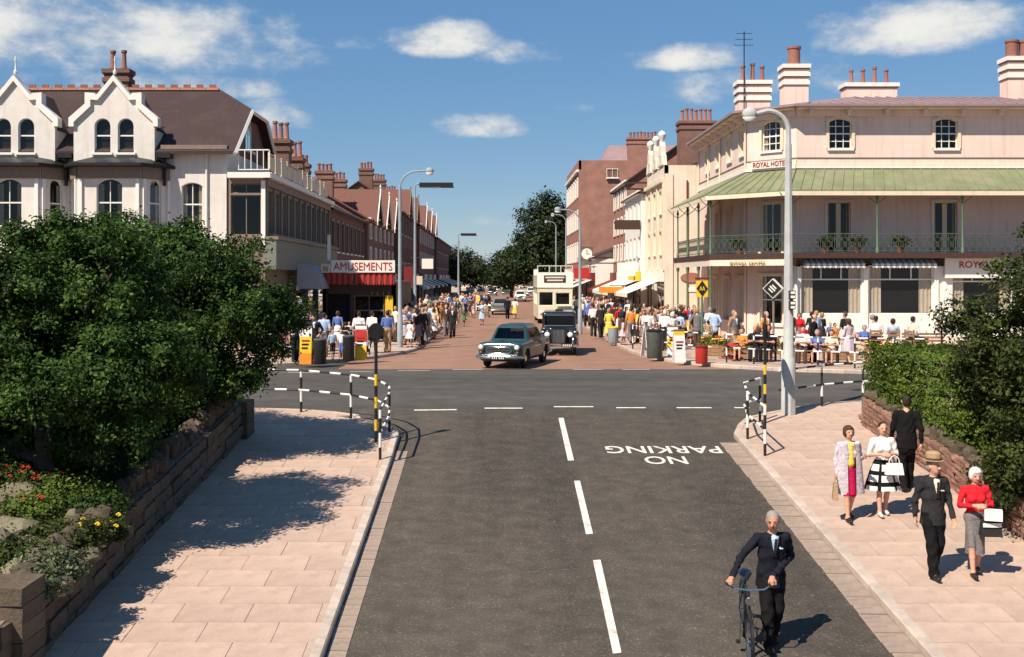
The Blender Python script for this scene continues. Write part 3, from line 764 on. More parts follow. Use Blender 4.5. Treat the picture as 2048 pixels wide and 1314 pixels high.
for i in range(12):                                   # roof railing panels
    a, b = -.2 + i * 1.4, -.2 + i * 1.4 + 1.36
    fpart(fs_, 'railing_panel', m_cream, a, zc + .14, -.22, lambda m: (m.box(0, .05, 0, .05, 0, .92), m.box(.06, b - a, .01, .04, .80, .86), m.box(.06, b - a, .015, .03, .12, .74)))
fpart(ff, 'balcony_railing', m_trim, .5, zc + .14, -.25, lambda m: [m.box(0, 1.35, 0, .04, .95, 1.0), m.box(0, 1.35, 0, .04, .1, .14)] + [m.box(x_, x_ + .03, .005, .035, .15, .948) for x_ in np.arange(0, 1.36, .27)])
for yy, zz, ww in ((10.5, 10.45, 1.0), (14.5, 9.95, .95)):
    chimney(caf, -1.35, yy, zc, zz, ww, .9, m_brickd, 3, 'tall', 2)
# quarter-round shop blind over the pavement
hood = MB(); n = 7
ap_ = [(1.25 * math.sin(PI / 2 * i / n), 1.25 * (math.cos(PI / 2 * i / n) - 1)) for i in range(n + 1)]
for i in range(n):
    hood.quad((0, -ap_[i][0], ap_[i][1]), (3.2, -ap_[i][0], ap_[i][1]), (3.2, -ap_[i + 1][0], ap_[i + 1][1]), (0, -ap_[i + 1][0], ap_[i + 1][1]))
for s in (0, 3.2): hood.add([(s, 0, -1.25)] + [(s, -a, b) for a, b in ap_], [tuple(range(n + 2))])
fs_.put('shop_blind', hood.mesh('shop_blind', m_grey, True), 5.0, 3.9, -.5)

# ---------------- rows of shops
def shop_row(name, label, side, xf, y0, y1, eave, ridge, wmat, rows, nwin, roofm=None, depth=8., awn=None, gable=0, fas=None, chim=2, trim=None, ww=.95, parapet=0, frame=None, cpots=4, pilasters=False, chy=None):
    """terrace along the street. side +1: right-hand side, facing -x; -1: left-hand side, facing +x"""
    t = thing(name, label, 'shop', (xf, y0, 0)); n = y1 - y0; trim = trim or m_trim; roofm = roofm or m_slate
    f = Face(t, 0, n, -PI / 2) if side > 0 else Face(t, 0, 0, PI / 2)
    ops = []
    lo = 4.1; sh = (eave - lo) / rows
    for r in range(rows):
        for i in range(nwin):
            c = (i + .5) * n / nwin
            ops.append((c - ww / 2, lo + r * sh + sh * .22, ww, sh * .56, .1))
    glazed_wall(f, 0, n, 3.6, eave, ops, wmat, cols=2, curtain=.22, frame=frame, surround=trim if wmat not in (m_trim,) else None)
    nb = max(1, round(n / 5))
    for i in range(nb):                               # shop fronts with their fascias
        a, b = i * n / nb, (i + 1) * n / nb
        wall(f, a, b, 0, 3.6, [(a + .3, .5, b - a - .6, 2.35)], m_darkwood if i % 2 else m_greygreen)
        window(f, a + .3, .5, b - a - .6, 2.35, cols=4, rows=1, curtain=.08, sill=False, frame=trim)
        fc = (fas or [m_dkred, m_trim, m_greenp, m_cream])[i % len(fas or [1, 2, 3, 4])]
        fbox(f, 'shop_fascia', fc, a + .1, b - .1, -.3, -.003, 2.95, 3.6)
        if awn and awn[i % len(awn)]:
            am = awn[i % len(awn)]; d = 1.9
            fpart(f, 'awning', am, a + .25, 2.98, -.3, lambda m: (m.add([(0, 0, 0), (b - a - .5, 0, 0), (b - a - .5, -d, -.75), (0, -d, -.75), (0, 0, .03), (b - a - .5, 0, .03), (b - a - .5, -d, -.72), (0, -d, -.72)],
                  [(0, 1, 2, 3), (4, 7, 6, 5), (0, 4, 5, 1), (2, 6, 7, 3), (0, 3, 7, 4), (1, 5, 6, 2)]), m.box(0, b - a - .5, -d - .01, -d + .01, -.97, -.73)))
    fbox(f, 'cornice', trim, 0, n, -.25, -.004, eave - .12, eave + .1)
    if pilasters:
        for i in range(nwin + 1): fbox(f, 'pilaster', trim, max(0, i * n / nwin - .2), min(n, i * n / nwin + .2), -.12, -.005, 3.65, eave - .13)
    x0, x1 = (0, depth) if side > 0 else (-depth, 0)
    xm = (x0 + x1) / 2
    e = Face(t, x0, 0, 0)
    if parapet:
        wall(e, 0, depth, 0, eave + parapet, [], wmat)
        fbox(f, 'parapet', wmat, .003, n, 0, .25, eave + .1, eave + parapet)
        fbox(e, 'flat_roof', m_concrete, .3, depth - .05, .1, n, eave - .1, eave)
    else:
        wall(e, 0, depth, 0, eave, [], wmat)
        e.put('gable_wall', MB().prism([(0, eave), (depth, eave), (depth / 2, ridge)], 0, .2).mesh('gable_wall', wmat))
        gable_roof(t, x0, x1, 0, n, eave + .1, ridge + .12, roofm, 'y', .28)
    b_ = Face(t, x1 if side > 0 else x0, 0 if side > 0 else n, PI / 2 if side > 0 else -PI / 2)
    wall(b_, 0, n, 0, eave, [], wmat, name='back_wall')
    for i in range(gable):                            # steep gables with white bargeboards facing the street
        c = (i + .5) * n / gable; gw = min(n / gable * .42, 2.1)
        f.put('gable_front', MB().prism([(c - gw, eave - .05), (c + gw, eave - .05), (c, eave + gw * 1.15)], -.3, .2).mesh('gable_front', m_brickd))
        s = side
        g = MB().add([(0, 0, 0), (0, 4.4, 0), (gw + .25, 0, -(gw + .25) * 1.15), (gw + .25, 4.4, -(gw + .25) * 1.15), (-gw - .25, 0, -(gw + .25) * 1.15), (-gw - .25, 4.4, -(gw + .25) * 1.15)], [(0, 2, 3, 1), (0, 1, 5, 4)])
        f.put('gable_roof', g.mesh('gable_roof', m_terra_tile), c, eave + gw * 1.15 + .12, -.55)
        for q in (-1, 1):
            f.put('bargeboard', MB().add([(0, 0, 0), (0, 0, -.3), (q * (gw + .25), 0, -(gw + .25) * 1.15), (q * (gw + .25), 0, -(gw + .25) * 1.15 - .3), (0, .08, 0), (0, .08, -.3), (q * (gw + .25), .08, -(gw + .25) * 1.15), (q * (gw + .25), .08, -(gw + .25) * 1.15 - .3)],
                  [(0, 1, 3, 2), (4, 6, 7, 5), (0, 2, 6, 4), (1, 5, 7, 3), (2, 3, 7, 6)]).mesh('bargeboard', trim), c, eave + gw * 1.15 + .15, -.66)
        f.put('finial', MB().lathe([(.06, 0), (.05, .35), (.09, .4), (.02, .6)], 6).mesh('finial', trim), c, eave + gw * 1.15 - .1, -.6)
        window(f, c - .5, eave + .15, 1.0, 1.2, cols=2, v=-.36, frame=trim, curtain=.15)
    for i in range(chim):
        yy = (chy[i] if chy else (i + (.15 if chim == 1 else .08)) * n / max(1, chim - .2) if chim > 1 else n * .1)
        chimney(t, xm - side * .6, min(yy, n - .5), eave, ridge + 1.35, 1.3, .75, wmat if wmat in (m_brick, m_brickd, m_brick2) else m_brick, cpots, 'round', 2)
    return t, f
m_terra_tile = mat('red_clay_tile', (.15, .065, .05), .85, .3, 14, .4, 30)
random.seed(21)
XL = cx1
t2, f2 = shop_row('shop_terrace', 'low dark brick shop row behind the amusement arcade on the left', -1, XL, 66.7, 84, 7.45, 9.6, m_brickd, 1, 8, awn=[m_grey, None, m_awn], trim=m_taupe, chim=2, ww=1.1, chy=[1.2, 9.0])
shop_row('shop_terrace', 'gabled red brick shop row with white bargeboards, left of the street lamps', -1, XL + .3, 84.1, 106, 7.7, 10.0, m_brick, 2, 6, roofm=m_terra_tile, gable=3, awn=[m_awn, m_dkred, None], chim=2, chy=[.8, 8])
shop_row('shop_terrace', 'tall narrow brick shop row beyond the gabled one, left side', -1, XL + .9, 106.1, 128, 9.6, 12.4, m_brickd, 2, 6, gable=2, trim=m_taupe, awn=[m_grey, m_awn], chim=2)
shop_row('shop_terrace', 'pale fronted shop row fourth from the villa, left side of the street', -1, XL + 1.2, 128.1, 160, 9.4, 11.9, m_brick, 2, 8, gable=3, awn=[m_awn, None], chim=3)
shop_row('shop_terrace', 'farthest brick shop row on the left, running up to the trees', -1, XL + 1.5, 160.1, 215, 9.0, 11.4, m_brickd, 2, 10, gable=0, trim=m_taupe, awn=[m_awn, m_dkred], chim=4)

# ---------------- AMUSEMENTS arcade standing forward of the row
AD = 55.0; ax0, ax1 = PX(646, AD), PX(792, AD)
arc_t = thing('amusement_arcade', 'single storey amusement arcade with a red frill under its white sign', 'building', (ax0, AD, 0))
fa = Face(arc_t, 0, 0, 0); aw = ax1 - ax0
wall(fa, 0, aw, 0, 2.85, [(.15, .0, 1.2, 2.4), (1.55, .8, 1.5, 1.5)], m_darkwood)
window(fa, 1.55, .8, 1.5, 1.5, cols=2, rows=2, frame=m_taupe, curtain=0, sill=False)
fbox(fa, 'doorway_shade', m_dark, .16, 1.34, .12, .2, .02, 2.39)  # near-black panel; the open entrance's shade is in its colour
fbox(fa, 'poster_board', m_yel, 3.12, 3.5, -.06, -.003, .5, 2.3)
fbox(Face(arc_t, aw, 0, PI / 2), 'street_front', m_darkwood, 0, 10, 0, .2, 0, 2.85)
fbox(Face(arc_t, 0, 10, -PI / 2), 'back_wall', m_darkwood, 0, 10, 0, .2, 0, 2.85)
fbox(fa, 'flat_roof', m_concrete, .03, aw - .03, .03, 10, 2.86, 3.0)
fr0 = MB(); nf = 26                                    # red scalloped frill
for i in range(nf):
    a = i * aw / nf; b = (i + 1) * aw / nf; d_ = .03 if i % 2 else 0
    fr0.add([(a, d_, 0), (b, d_, 0), (b, d_, -.50), ((a + b) / 2, d_ - .01, -.62), (a, d_, -.50)], [(0, 1, 2, 3, 4)], i % 2)
fa.put('frill', fr0.mesh('frill', [m_redp, m_dkred]), 0, PZ(546, AD), -.55)
fbox(fa, 'canopy', m_dkred, -.05, aw + .05, -.53, 0, PZ(546, AD) - .05, PZ(546, AD))
sg = fbox(fa, 'sign_board', m_trim, .5, aw, -.62, -.54, PZ(545, AD), PZ(521, AD))
fbox(fa, 'sign_board', m_cream, 0, .46, -.62, -.54, PZ(545, AD), PZ(528, AD))
o = obj('lettering', text_mesh('AMUSEMENTS', aw - .75, .40, m_redp, .01, .0), sg, (.12, -.012, .10)); o.rotation_euler = (R(90), 0, 0)
o = obj('lettering', text_mesh('N', .2, .26, m_redp, .01), sg, (-.38, -.012, .06)); o.rotation_euler = (R(90), 0, 0)
fbox(fa, 'sign_mast', m_trim, .28, .42, -.4, -.28, PZ(521, AD), PZ(470, AD))

# ---------------- the pink hotel, right
HD = 51.0; hk_ = F / HD
def hz_(py): return CZ + (CY - py) / hk_
hx = (1593 - CX) / hk_; cc = 1.85
hot = thing('hotel', 'pink and cream corner hotel with a green roofed iron veranda', 'hotel', (hx, HD, 0))
EV = hz_(218)
FR = 15.0; SL = 12.5
fH = Face(hot, 0, 0, 0)                                # front, towards the sea
fC = Face(hot, -cc, cc, -PI / 4); cL = cc * math.sqrt(2)   # chamfered corner
fS = Face(hot, -cc, cc + SL, -PI / 2)                   # street side
fz0, fz1 = hz_(297), hz_(237)
def px_u(px): return (px - 1593) / hk_
front_ops = [(px_u(p), fz0, 45 / hk_, fz1 - fz0, .16) for p in (1658, 1870, 2082)]
door_ops = [(px_u(p), 4.35, 46 / hk_, 2.35, 0) for p in (1655, 1868, 2080)]
wall(fH, 0, FR, 0, EV, front_ops + door_ops, m_pink)
for o in front_ops: window(fH, *o, cols=3, rows=4, curtain=.0, v=.1, surround=m_cream)
for o in door_ops: window(fH, *o, cols=2, rows=1, bar=.22, curtain=.1, v=.1, sill=False, frame=m_cream, surround=m_pink)
chop = [(cL / 2 - .5, fz0, 1.0, fz1 - fz0, .16), (cL / 2 - .55, 4.35, 1.1, 2.35, 0), (cL / 2 - .6, 1.0, 1.2, 2.3, 0)]
wall(fC, 0, cL, 0, EV, chop, m_pink)
for o, q in zip(chop, ((3, 4), (2, 1), (1, 2))): window(fC, *o, cols=q[0], rows=q[1], curtain=.15, v=.1, surround=m_cream)
side_ops = [(SL - 1.6 - i * 2.9, fz0, 1.0, fz1 - fz0, .16) for i in range(4)] + [(SL - 1.7 - i * 2.9, 4.35, 1.1, 2.35, 0) for i in range(4)] + [(SL - 2.2 - i * 3.2, 1.0, 1.5, 2.2, 0) for i in range(3)]
glazed_wall(fS, 0, SL, 0, EV, side_ops, m_pink, cols=2, rows=2, curtain=.25, frame=m_cream, surround=m_cream)
for f, l in ((fH, FR), (fC, cL), (fS, SL)):
    fbox(f, 'eaves_cornice', m_cream, -.1, l + .1, -.68, -.002, EV - .05, EV + .14)
    fbox(f, 'eaves_fascia', m_pink, -.05, l + .05, -.18, -.003, EV - .35, EV - .055)
    fbox(f, 'string_course', m_taupe, 0, l, -.08, -.004, hz_(317), hz_(315))
    fbox(f, 'band_course', m_cream2, 0, l, -.05, -.0045, hz_(330), hz_(317.3))
    fbox(f, 'string_course', m_trim, -.02, l + .02, -.14, -.004, hz_(337), hz_(331))
for i in range(9):                                     # eaves brackets
    for f, l in ((fH, FR), (fS, SL)):
        fbox(f, 'eaves_bracket', m_pink, .5 + i * (l - 1) / 8, .62 + i * (l - 1) / 8, -.58, -.19, EV - .3, EV - .06)
for u in (.25, SL - .1, 3.2, 6.4): fpart(fS, 'drain_pipe', m_cream, u, 0, -.09, lambda b: b.tube([(0, 0, 0), (0, 0, EV - .3)], .05, 6), True)
# low hipped roof
ov = .80; rz_ = hz_(197) + .75
A = [(FR, -ov), (0 - ov * .41, -ov), (-cc - ov, cc - ov * .41), (-cc - ov, cc + SL)]
B = [(FR, 4.2), (3.6, 4.2), (2.2, 5.6), (2.2, cc + SL)]
mb = MB(); mb.add([(a, b, EV + .13) for a, b in A] + [(a, b, rz_) for a, b in B] + [(a, b, EV + .02) for a, b in A], [(0, 1, 5, 4), (1, 2, 6, 5), (2, 3, 7, 6), (0, 8, 9, 1), (1, 9, 10, 2), (2, 10, 11, 3), (8, 11, 10, 9)])
mb.add([(FR, 4.2, rz_), (3.6, 4.2, rz_), (2.2, 5.6, rz_), (2.2, cc + SL, rz_), (FR, cc + SL, rz_)], [(0, 1, 2, 3, 4)])
hroof = mb.build('roof', m_pinkroof, hot)
for i in range(28):                                    # rolled seams down the front slope
    u = .3 + i * (FR - .6) / 27
    t0 = (u, -ov + .05, EV + .16); t1_ = (max(u, 3.6 - (3.6 - u) * .1), 4.15, rz_ + .02)
    if u < 3.6: q = u / 3.6 if u > 0 else 0; t1_ = (u + .3, -ov + .05 + (4.2 + ov) * max(.1, q * .95), EV + .16 + (rz_ - EV - .13) * max(.1, q * .95))
    MB().tube([t0, t1_], .03, 5).build('roof_seam', m_pinkroof, hroof)
random.seed(8)
def hot_chim(px0, px1, ytop, d, pots, kind, py_=.9, bands=3, sc=1.0):
    k = F / d; x = ((px0 + px1) / 2 - CX) / k - hx
    z1 = CZ + (CY - ytop) / k
    chimney(hot, x, d - HD, EV + .3, z1, (px1 - px0) / k - .2, py_, m_pink, pots, kind, bands, m_trim, hroof, sc)
hot_chim(1470, 1540, 165, 57, 3, 'tall', sc=.92); hot_chim(1560, 1616, 133, 56, 1, 'big', sc=.78); hot_chim(1683, 1792, 170, 57, 4, 'tall', bands=1, sc=.85); hot_chim(2004, 2070, 118, 54, 2, 'big', sc=.72)
aer = MB().tube([(0, 0, 0), (0, 0, 4.2)], .03, 6)
for z_, w_ in ((3.5, .5), (3.8, .45), (4.1, .4)): aer.tube([(-w_, 0, z_), (w_, 0, z_)], .015, 5)
aer.build('television_aerial', m_black, hroof, ((1483 - CX) * 57 / F - hx, 56.4 - HD, EV + .6))
# veranda: floor, posts, canopy and iron railing round the corner
VP = 2.0
e_ = VP * math.tan(R(22.5))
vo = [(FR, -VP), (e_ * -1 + 0, -VP), (-cc - VP, cc - e_ * -1 - 2 * e_ * 0 - e_ * 2 + e_), (-cc - VP, cc + 9.5)]
vo[1] = (-e_, -VP); vo[2] = (-cc - VP, cc - e_)
vi = [(FR, 0), (0, 0), (-cc, cc), (-cc, cc + 9.5)]
FZ0, FZ1 = 4.06, 4.30
def band(o_, i_, z0o, z1o, z0i, z1i, name, m, parent=None):
    b = MB(); n = len(o_)
    b.add([(x, y, z0o) for x, y in o_] + [(x, y, z1o) for x, y in o_] + [(x, y, z0i) for x, y in i_] + [(x, y, z1i) for x, y in i_],
          [f_ for j in range(n - 1) for f_ in ((j, j + 1, n + j + 1, n + j), (n + j, n + j + 1, 3 * n + j + 1, 3 * n + j), (j, 2 * n + j, 2 * n + j + 1, j + 1))] + [(0, n, 3 * n, 2 * n), (n - 1, 3 * n - 1, 4 * n - 1, 2 * n - 1)])
    return b.build(name, m, parent or hot)
vi2 = [(x + (.004 if i == 3 or i == 2 else 0), y - .004) for i, (x, y) in enumerate(vi)]
def inset(pts, q): return [(a[0] + (b[0] - a[0]) * q, a[1] + (b[1] - a[1]) * q) for a, b in zip(pts, vi)]
band(inset(vo, -.01), inset(vo, .98), FZ0, FZ1, FZ0, FZ1, 'veranda_floor', m_darkwood)
band(inset(vo, .01)[1:], inset(vo, .03)[1:], FZ0 - .32, FZ0 - .004, FZ0 - .32, FZ0 - .004, 'veranda_fascia', m_cream2)
CZ0, CZ1 = 7.05, 8.2
def outs(q): return [(a[0] - (b[0] - a[0]) * q, a[1] - (b[1] - a[1]) * q) for a, b in zip(vo, vi)]
can = band(outs(.08), inset(vo, .985), CZ0, CZ0 + .05, CZ1, CZ1 + .05, 'veranda_canopy', m_grn)
band(outs(.09), outs(.07), CZ0 - .2, CZ0 - .01, CZ0 - .2, CZ0 - .01, 'canopy_fascia', m_cream)
seam = []
co, ci = outs(.08), inset(vo, .985)
for (a, b), (c, d), n in (((co[1], co[0]), (ci[1], ci[0]), 34), ((co[2], co[1]), (ci[2], ci[1]), 8), ((co[3], co[2]), (ci[3], ci[2]), 20)):
    for i in range(n + 1):
        t_ = i / n; p = (a[0] + (b[0] - a[0]) * t_, a[1] + (b[1] - a[1]) * t_); q = (c[0] + (d[0] - c[0]) * t_, c[1] + (d[1] - c[1]) * t_)
        MB().tube([(p[0], p[1], CZ0 + .065), (q[0], q[1], CZ1 + .065)], .028, 5).build('canopy_seam', m_grn, can)
posts = []
for i in range(5): posts.append((-e_ + .1 + i * (FR + e_ - .3) / 4 * .98, -VP + .08))
posts += [(-cc - VP + .08, cc - e_ + .1 + i * 3.1) for i in range(4)]
pm = MB().lathe([(.07, 0), (.07, .2), (.04, .26), (.04, 2.35), (.07, 2.4), (.07, 2.5), (.04, 2.54), (.04, 2.74)], 8)
for s in (-1, 1): pm.tube([(0, 0, 2.2), (s * .35, 0, 2.45), (s * .55, 0, 2.72)], .02, 5)
pmm = pm.mesh('veranda_post', m_greenp, True)
for x_, y_ in posts: obj('veranda_post', pmm, hot, (x_, y_, FZ1))
pl_ = MB().lathe([(.09, 0), (.09, .3), (.05, .36), (.045, 3.5), (.09, 3.6), (.09, 3.74)], 8).mesh('ground_post', m_greenp, True)
for x_, y_ in posts[:1] + posts[5:]: obj('ground_post', pl_, hot, (x_, y_, .0))
def rail_panel(a, b):
    Lr = math.dist(a, b); n = max(4, int(Lr / .3)); m = MB()
    m.box(0, Lr, -.02, .02, .84, .88); m.box(0, Lr, -.015, .015, .08, .11); m.box(0, Lr, -.012, .012, .66, .68)
    for i in range(n):
        x0, x1 = Lr * i / n, Lr * (i + 1) / n
        m.box(x0 - .01, x0 + .01, -.01, .01, 0, .84)
        for (p, q) in (((x0, .11), (x1, .66)), ((x1, .11), (x0, .66))):
            m.add([(p[0] - .012, 0, p[1]), (p[0] + .012, 0, p[1]), (q[0] + .012, 0, q[1]), (q[0] - .012, 0, q[1])], [(0, 1, 2, 3)])
        cxx = (x0 + x1) / 2
        m.tube([(cxx + .07 * math.cos(t * PI / 4), .004, .385 + .12 * math.sin(t * PI / 4)) for t in range(8)], .011, 4, closed=True)
        m.tube([(cxx + .05 * math.cos(t * PI / 3), .004, .76 + .05 * math.sin(t * PI / 3)) for t in range(6)], .009, 4, closed=True)
    o = m.build('veranda_railing', m_iron, hot, (a[0], a[1], FZ1)); o.rotation_euler.z = math.atan2(b[1] - a[1], b[0] - a[0])
m_iron = mat('dark_green_iron', (.075, .085, .06), .55, .2, 6)
ro = [(x, y + .08) for x, y in vo[:2]] + [(x + .08, y) for x, y in vo[2:]]
for i in range(4): rail_panel((posts[i][0], posts[i][1]), (posts[i + 1][0], posts[i + 1][1]))
rail_panel(posts[5], posts[0])
for i in range(5, 8): rail_panel(posts[i + 1], posts[i])
# shop windows under the veranda
SV = -1.35
fG = Face(hot, 0, SV, 0); sk = F / (HD + SV)
gu = lambda px: (px - CX) / sk - hx
gzz = lambda py: CZ + (CY - py) / sk
ops = [(gu(1602), gzz(628), 122 / sk, gzz(531) - gzz(628)), (gu(1738), gzz(628), 128 / sk, gzz(531) - gzz(628))]
wall(fG, gu(1590), gu(2075), 0, FZ0 - .35, ops + [(gu(1905), gzz(628), 120 / sk, 2.1)], m_trim, rev=.15)
for o in ops + [(gu(1905), gzz(628), 120 / sk, 2.1)]:
    window(fG, *o, cols=1, rows=1, curtain=.19, sill=False, v=.06)
    fbox(fG, 'transom', m_trim, o[0], o[0] + o[2], .02, .06, o[1] + o[3] - .66, o[1] + o[3] - .60)
    for q in (.33, .66): fbox(fG, 'glazing_bar', m_trim, o[0] + o[2] * q - .025, o[0] + o[2] * q + .025, .022, .058, o[1] + o[3] - .60, o[1] + o[3])
fbox(Face(hot, gu(1590), 0, -PI / 2), 'shop_return', m_trim, 0, -SV - .003, 0, .12, 0, FZ0 - .35)
for px_ in (1597, 1731, 1872): fbox(fG, 'shop_pilaster', m_trim, gu(px_) - .09, gu(px_) + .09, -.08, -.003, 0, FZ0 - .36)
fbox(fG, 'shop_plinth', m_cream2, gu(1590), gu(2075), -.07, -.0035, 0, .55)
for i, o in enumerate(ops):                            # rolled striped blinds with a scalloped valance
    bl = MB(); n = 22
    for j in range(n):
        a, b = o[2] * j / n, o[2] * (j + 1) / n
        bl.add([(a, 0, .26), (b, 0, .26), (b, -.42, .06), (a, -.42, .06)], [(0, 1, 2, 3)], j % 2)
        bl.add([(a, -.42, .06), (b, -.42, .06), (b, -.43, -.10), ((a + b) / 2, -.43, -.15), (a, -.43, -.10)], [(0, 1, 2, 3, 4)], j % 2)
    fG.put('window_blind', bl.mesh('window_blind', [m_grey, m_trim]), o[0], o[1] + o[3] + .02, -.01)
sb_ = fbox(fG, 'sign_board', m_trim, gu(1887), gu(2060), -.2, -.09, gzz(556), gzz(516))
o = obj('lettering', text_mesh('ROYAL HOTEL', 2.9, .30, m_redp, .01, .01), sb_, (gu(1915) - gu(1887), -.012, .45)); o.rotation_euler = (R(90), 0, 0)
for f, l, txt, wd, hh, zz, vv, m_ in ((fC, cL, 'ROYAL HOTEL', 1.9, .17, FZ0 - .24, None, m_gold),):
    a = Vector(vo[2]); b = Vector(vo[1]); d = (b - a).normalized(); mid = (a + b) / 2 - d * wd / 2
    o = obj('lettering', text_mesh(txt, wd, hh, m_, .01, .008), hot, (mid.x - .035, mid.y - .035, zz - .05)); o.rotation_euler = (R(90), 0, math.atan2(d.y, d.x))
sb2 = fbox(fC, 'sign_board', m_pink, .35, cL - .2, -.24, -.145, hz_(333), hz_(318))
o = obj('lettering', text_mesh('ROYAL HOTEL', cL - .8, .24, m_dkred, .01, .01), sb2, (.12, -.012, .07)); o.rotation_euler = (R(90), 0, 0)

# ---------------- the rest of the right-hand side
random.seed(31)
XR = 10.1
shop_row('shop_terrace', 'cream end-walled shop with shaped white parapet, next to the hotel', 1, XR, 65.6, 73, 9.0, 9.6, m_cream2, 2, 3, awn=[m_awn], fas=[m_trim, m_dkred], chim=0, parapet=.9, pilasters=True, trim=m_cream)
tG = [o for o in COL.objects if o.get('label', '').startswith('cream end-walled')][0]
fg = Face(tG, 0, 7.4, -PI / 2)
for i in range(3):                                     # shaped gables with ball finials
    c = 1.25 + i * 2.45
    fg.put('shaped_gable', MB().prism([(c - 1.0, 9.95), (c + 1.0, 9.95), (c + .8, 10.5), (c + .45, 10.7), (c + .4, 11.15), (c, 11.5), (c - .4, 11.15), (c - .45, 10.7), (c - .8, 10.5)], -.1, .2).mesh('shaped_gable', m_cream2))
    fg.put('ball_finial', MB().lathe([(.10, 0), (.12, .1), (.22, .25), (.26, .42), (.16, .6), (.02, .68)], 10).mesh('ball_finial', m_trim, True), c, 11.45, .05)
    window(fg, c - .3, 10.0, .6, .6, cols=1, rows=1, curtain=0, v=-.12, sill=False)
fe = Face(tG, 0, 0, 0)
fpart(fe, 'drain_pipe', m_dkred, 1.35, 0, -.08, lambda b: b.tube([(0, 0, 0), (0, 0, 9.0)], .05, 6), True)
fbox(fe, 'end_pilaster', m_cream2, .01, .5, -.08, -.003, 0, 9.4)
hb_ = fe.put('wall_sign', MB().lathe([(.62, -.03), (.66, 0), (.62, .03)], 20, sx=1, sy=.45).mesh('wall_sign', m_brick2), 1.6, 3.2, -.06); hb_.rotation_euler.x = R(90)
fbox(fe, 'wall_sign', m_trim, 1.35, 2.0, -.05, -.004, 2.35, 2.6)
shop_row('shop_terrace', 'white rendered shop with a dark hanging sign and broad awning, right side', 1, XR - .4, 73.1, 82, 8.9, 10.9, m_trim, 2, 4, awn=[m_awn, m_awn], fas=[m_trim, m_yel], chim=0, roofm=m_slate, frame=m_cream)
shop_row('shop_terrace', 'brick gabled shop with a broad many-potted chimney, right side', 1, XR - .2, 82.1, 92, 10.4, 13.2, m_brick2, 3, 4, awn=[m_dkred, m_awn], fas=[m_dkred, m_trim], chim=0)
tB, fB = shop_row('brick_block', 'tall plain rose brick block standing out over the right-hand shops', 1, 8.15, 107, 125, 13.6, 14.5, m_brick2, 3, 7, awn=[m_awn, m_dkred], chim=0, parapet=1.0, depth=11)
tag(tB, cat='building')
feB = Face(tB, 0, 0, 0)
window(feB, 2.7, 12.9, 1.1, .9, cols=2, rows=1, curtain=0, v=-.12)
fbox(feB, 'painted_sign', m_trim, .05, 3.4, -.04, -.004, 4.1, 4.9)
mb = MB().add([(2.2, .5, 14.6), (11, .5, 14.6), (11, 8, 14.6), (2.2, 8, 14.6), (3.2, 2, 16.3), (11, 2, 16.3), (11, 7, 16.3), (3.2, 7, 16.3)], [(0, 1, 5, 4), (1, 2, 6, 5), (2, 3, 7, 6), (3, 0, 4, 7), (4, 5, 6, 7)]).build('mansard_roof', m_pinkroof, tB)
chimney(tB, 6.3, .6, 12, 16.8, 3.0, .9, m_brick2, 8, 'round', 2)
hs_ = [o for o in COL.objects if o.get('label', '').startswith('white rendered')][0]
hsg = Face(hs_, 0, 0, 0)
fbox(hsg, 'hanging_sign', m_darkwood, -1.75, -.05, -.1, .0, PZ(459, 73), PZ(440, 73))
fbox(hsg, 'projecting_sign', m_trim, -1.5, -.1, .6, .7, 3.3, 4.2)
stk = thing('chimney_stack', 'massive red brick chimney stack with a row of pots left of the hotel roof', 'chimney', (PX(1392, 80), 80, 0))
chimney(stk, 0, 0, 8.2, PZ(245, 80), 70 * 80 / F, 1.4, m_brick, 7, 'tall', 2)
shop_row('shop_terrace', 'low white fronted shops before the rose brick block, right side', 1, 8.4, 92.1, 106.9, 4.9, 6.4, m_trim, 1, 5, awn=[m_awn, m_dkred, m_awn], fas=[m_redp, m_trim, m_dkred], chim=0)
shop_row('shop_terrace', 'farthest brick shop row on the right, half hidden by the tall tree', 1, 12.5, 140, 215, 8.5, 11.2, m_brick, 2, 12, awn=[m_awn, m_dkred], chim=4)
clk = thing('street_clock', 'square clock box on a bracket over the right-hand shops', 'clock', (8.0, 96, 4.6))
MB().box(-.55, .55, -.25, .25, 0, 1.3).build('clock_case', m_brickd, clk)
MB().lathe([(.46, -.02), (.48, .0), (.46, .02)], 20).xf(Matrix.Rotation(R(90), 4, 'X')).build('dial', m_trim, clk, (0, -.27, .65))
MB().box(-.02, .02, -.01, .01, 0, .36).box(0, .24, -.008, .008, -.02, .02).build('clock_hands', m_black, clk, (0, -.30, .65))
MB().tube([(0, 0, .3), (1.0, 0, .3)], .05, 6).build('bracket', m_black, clk)
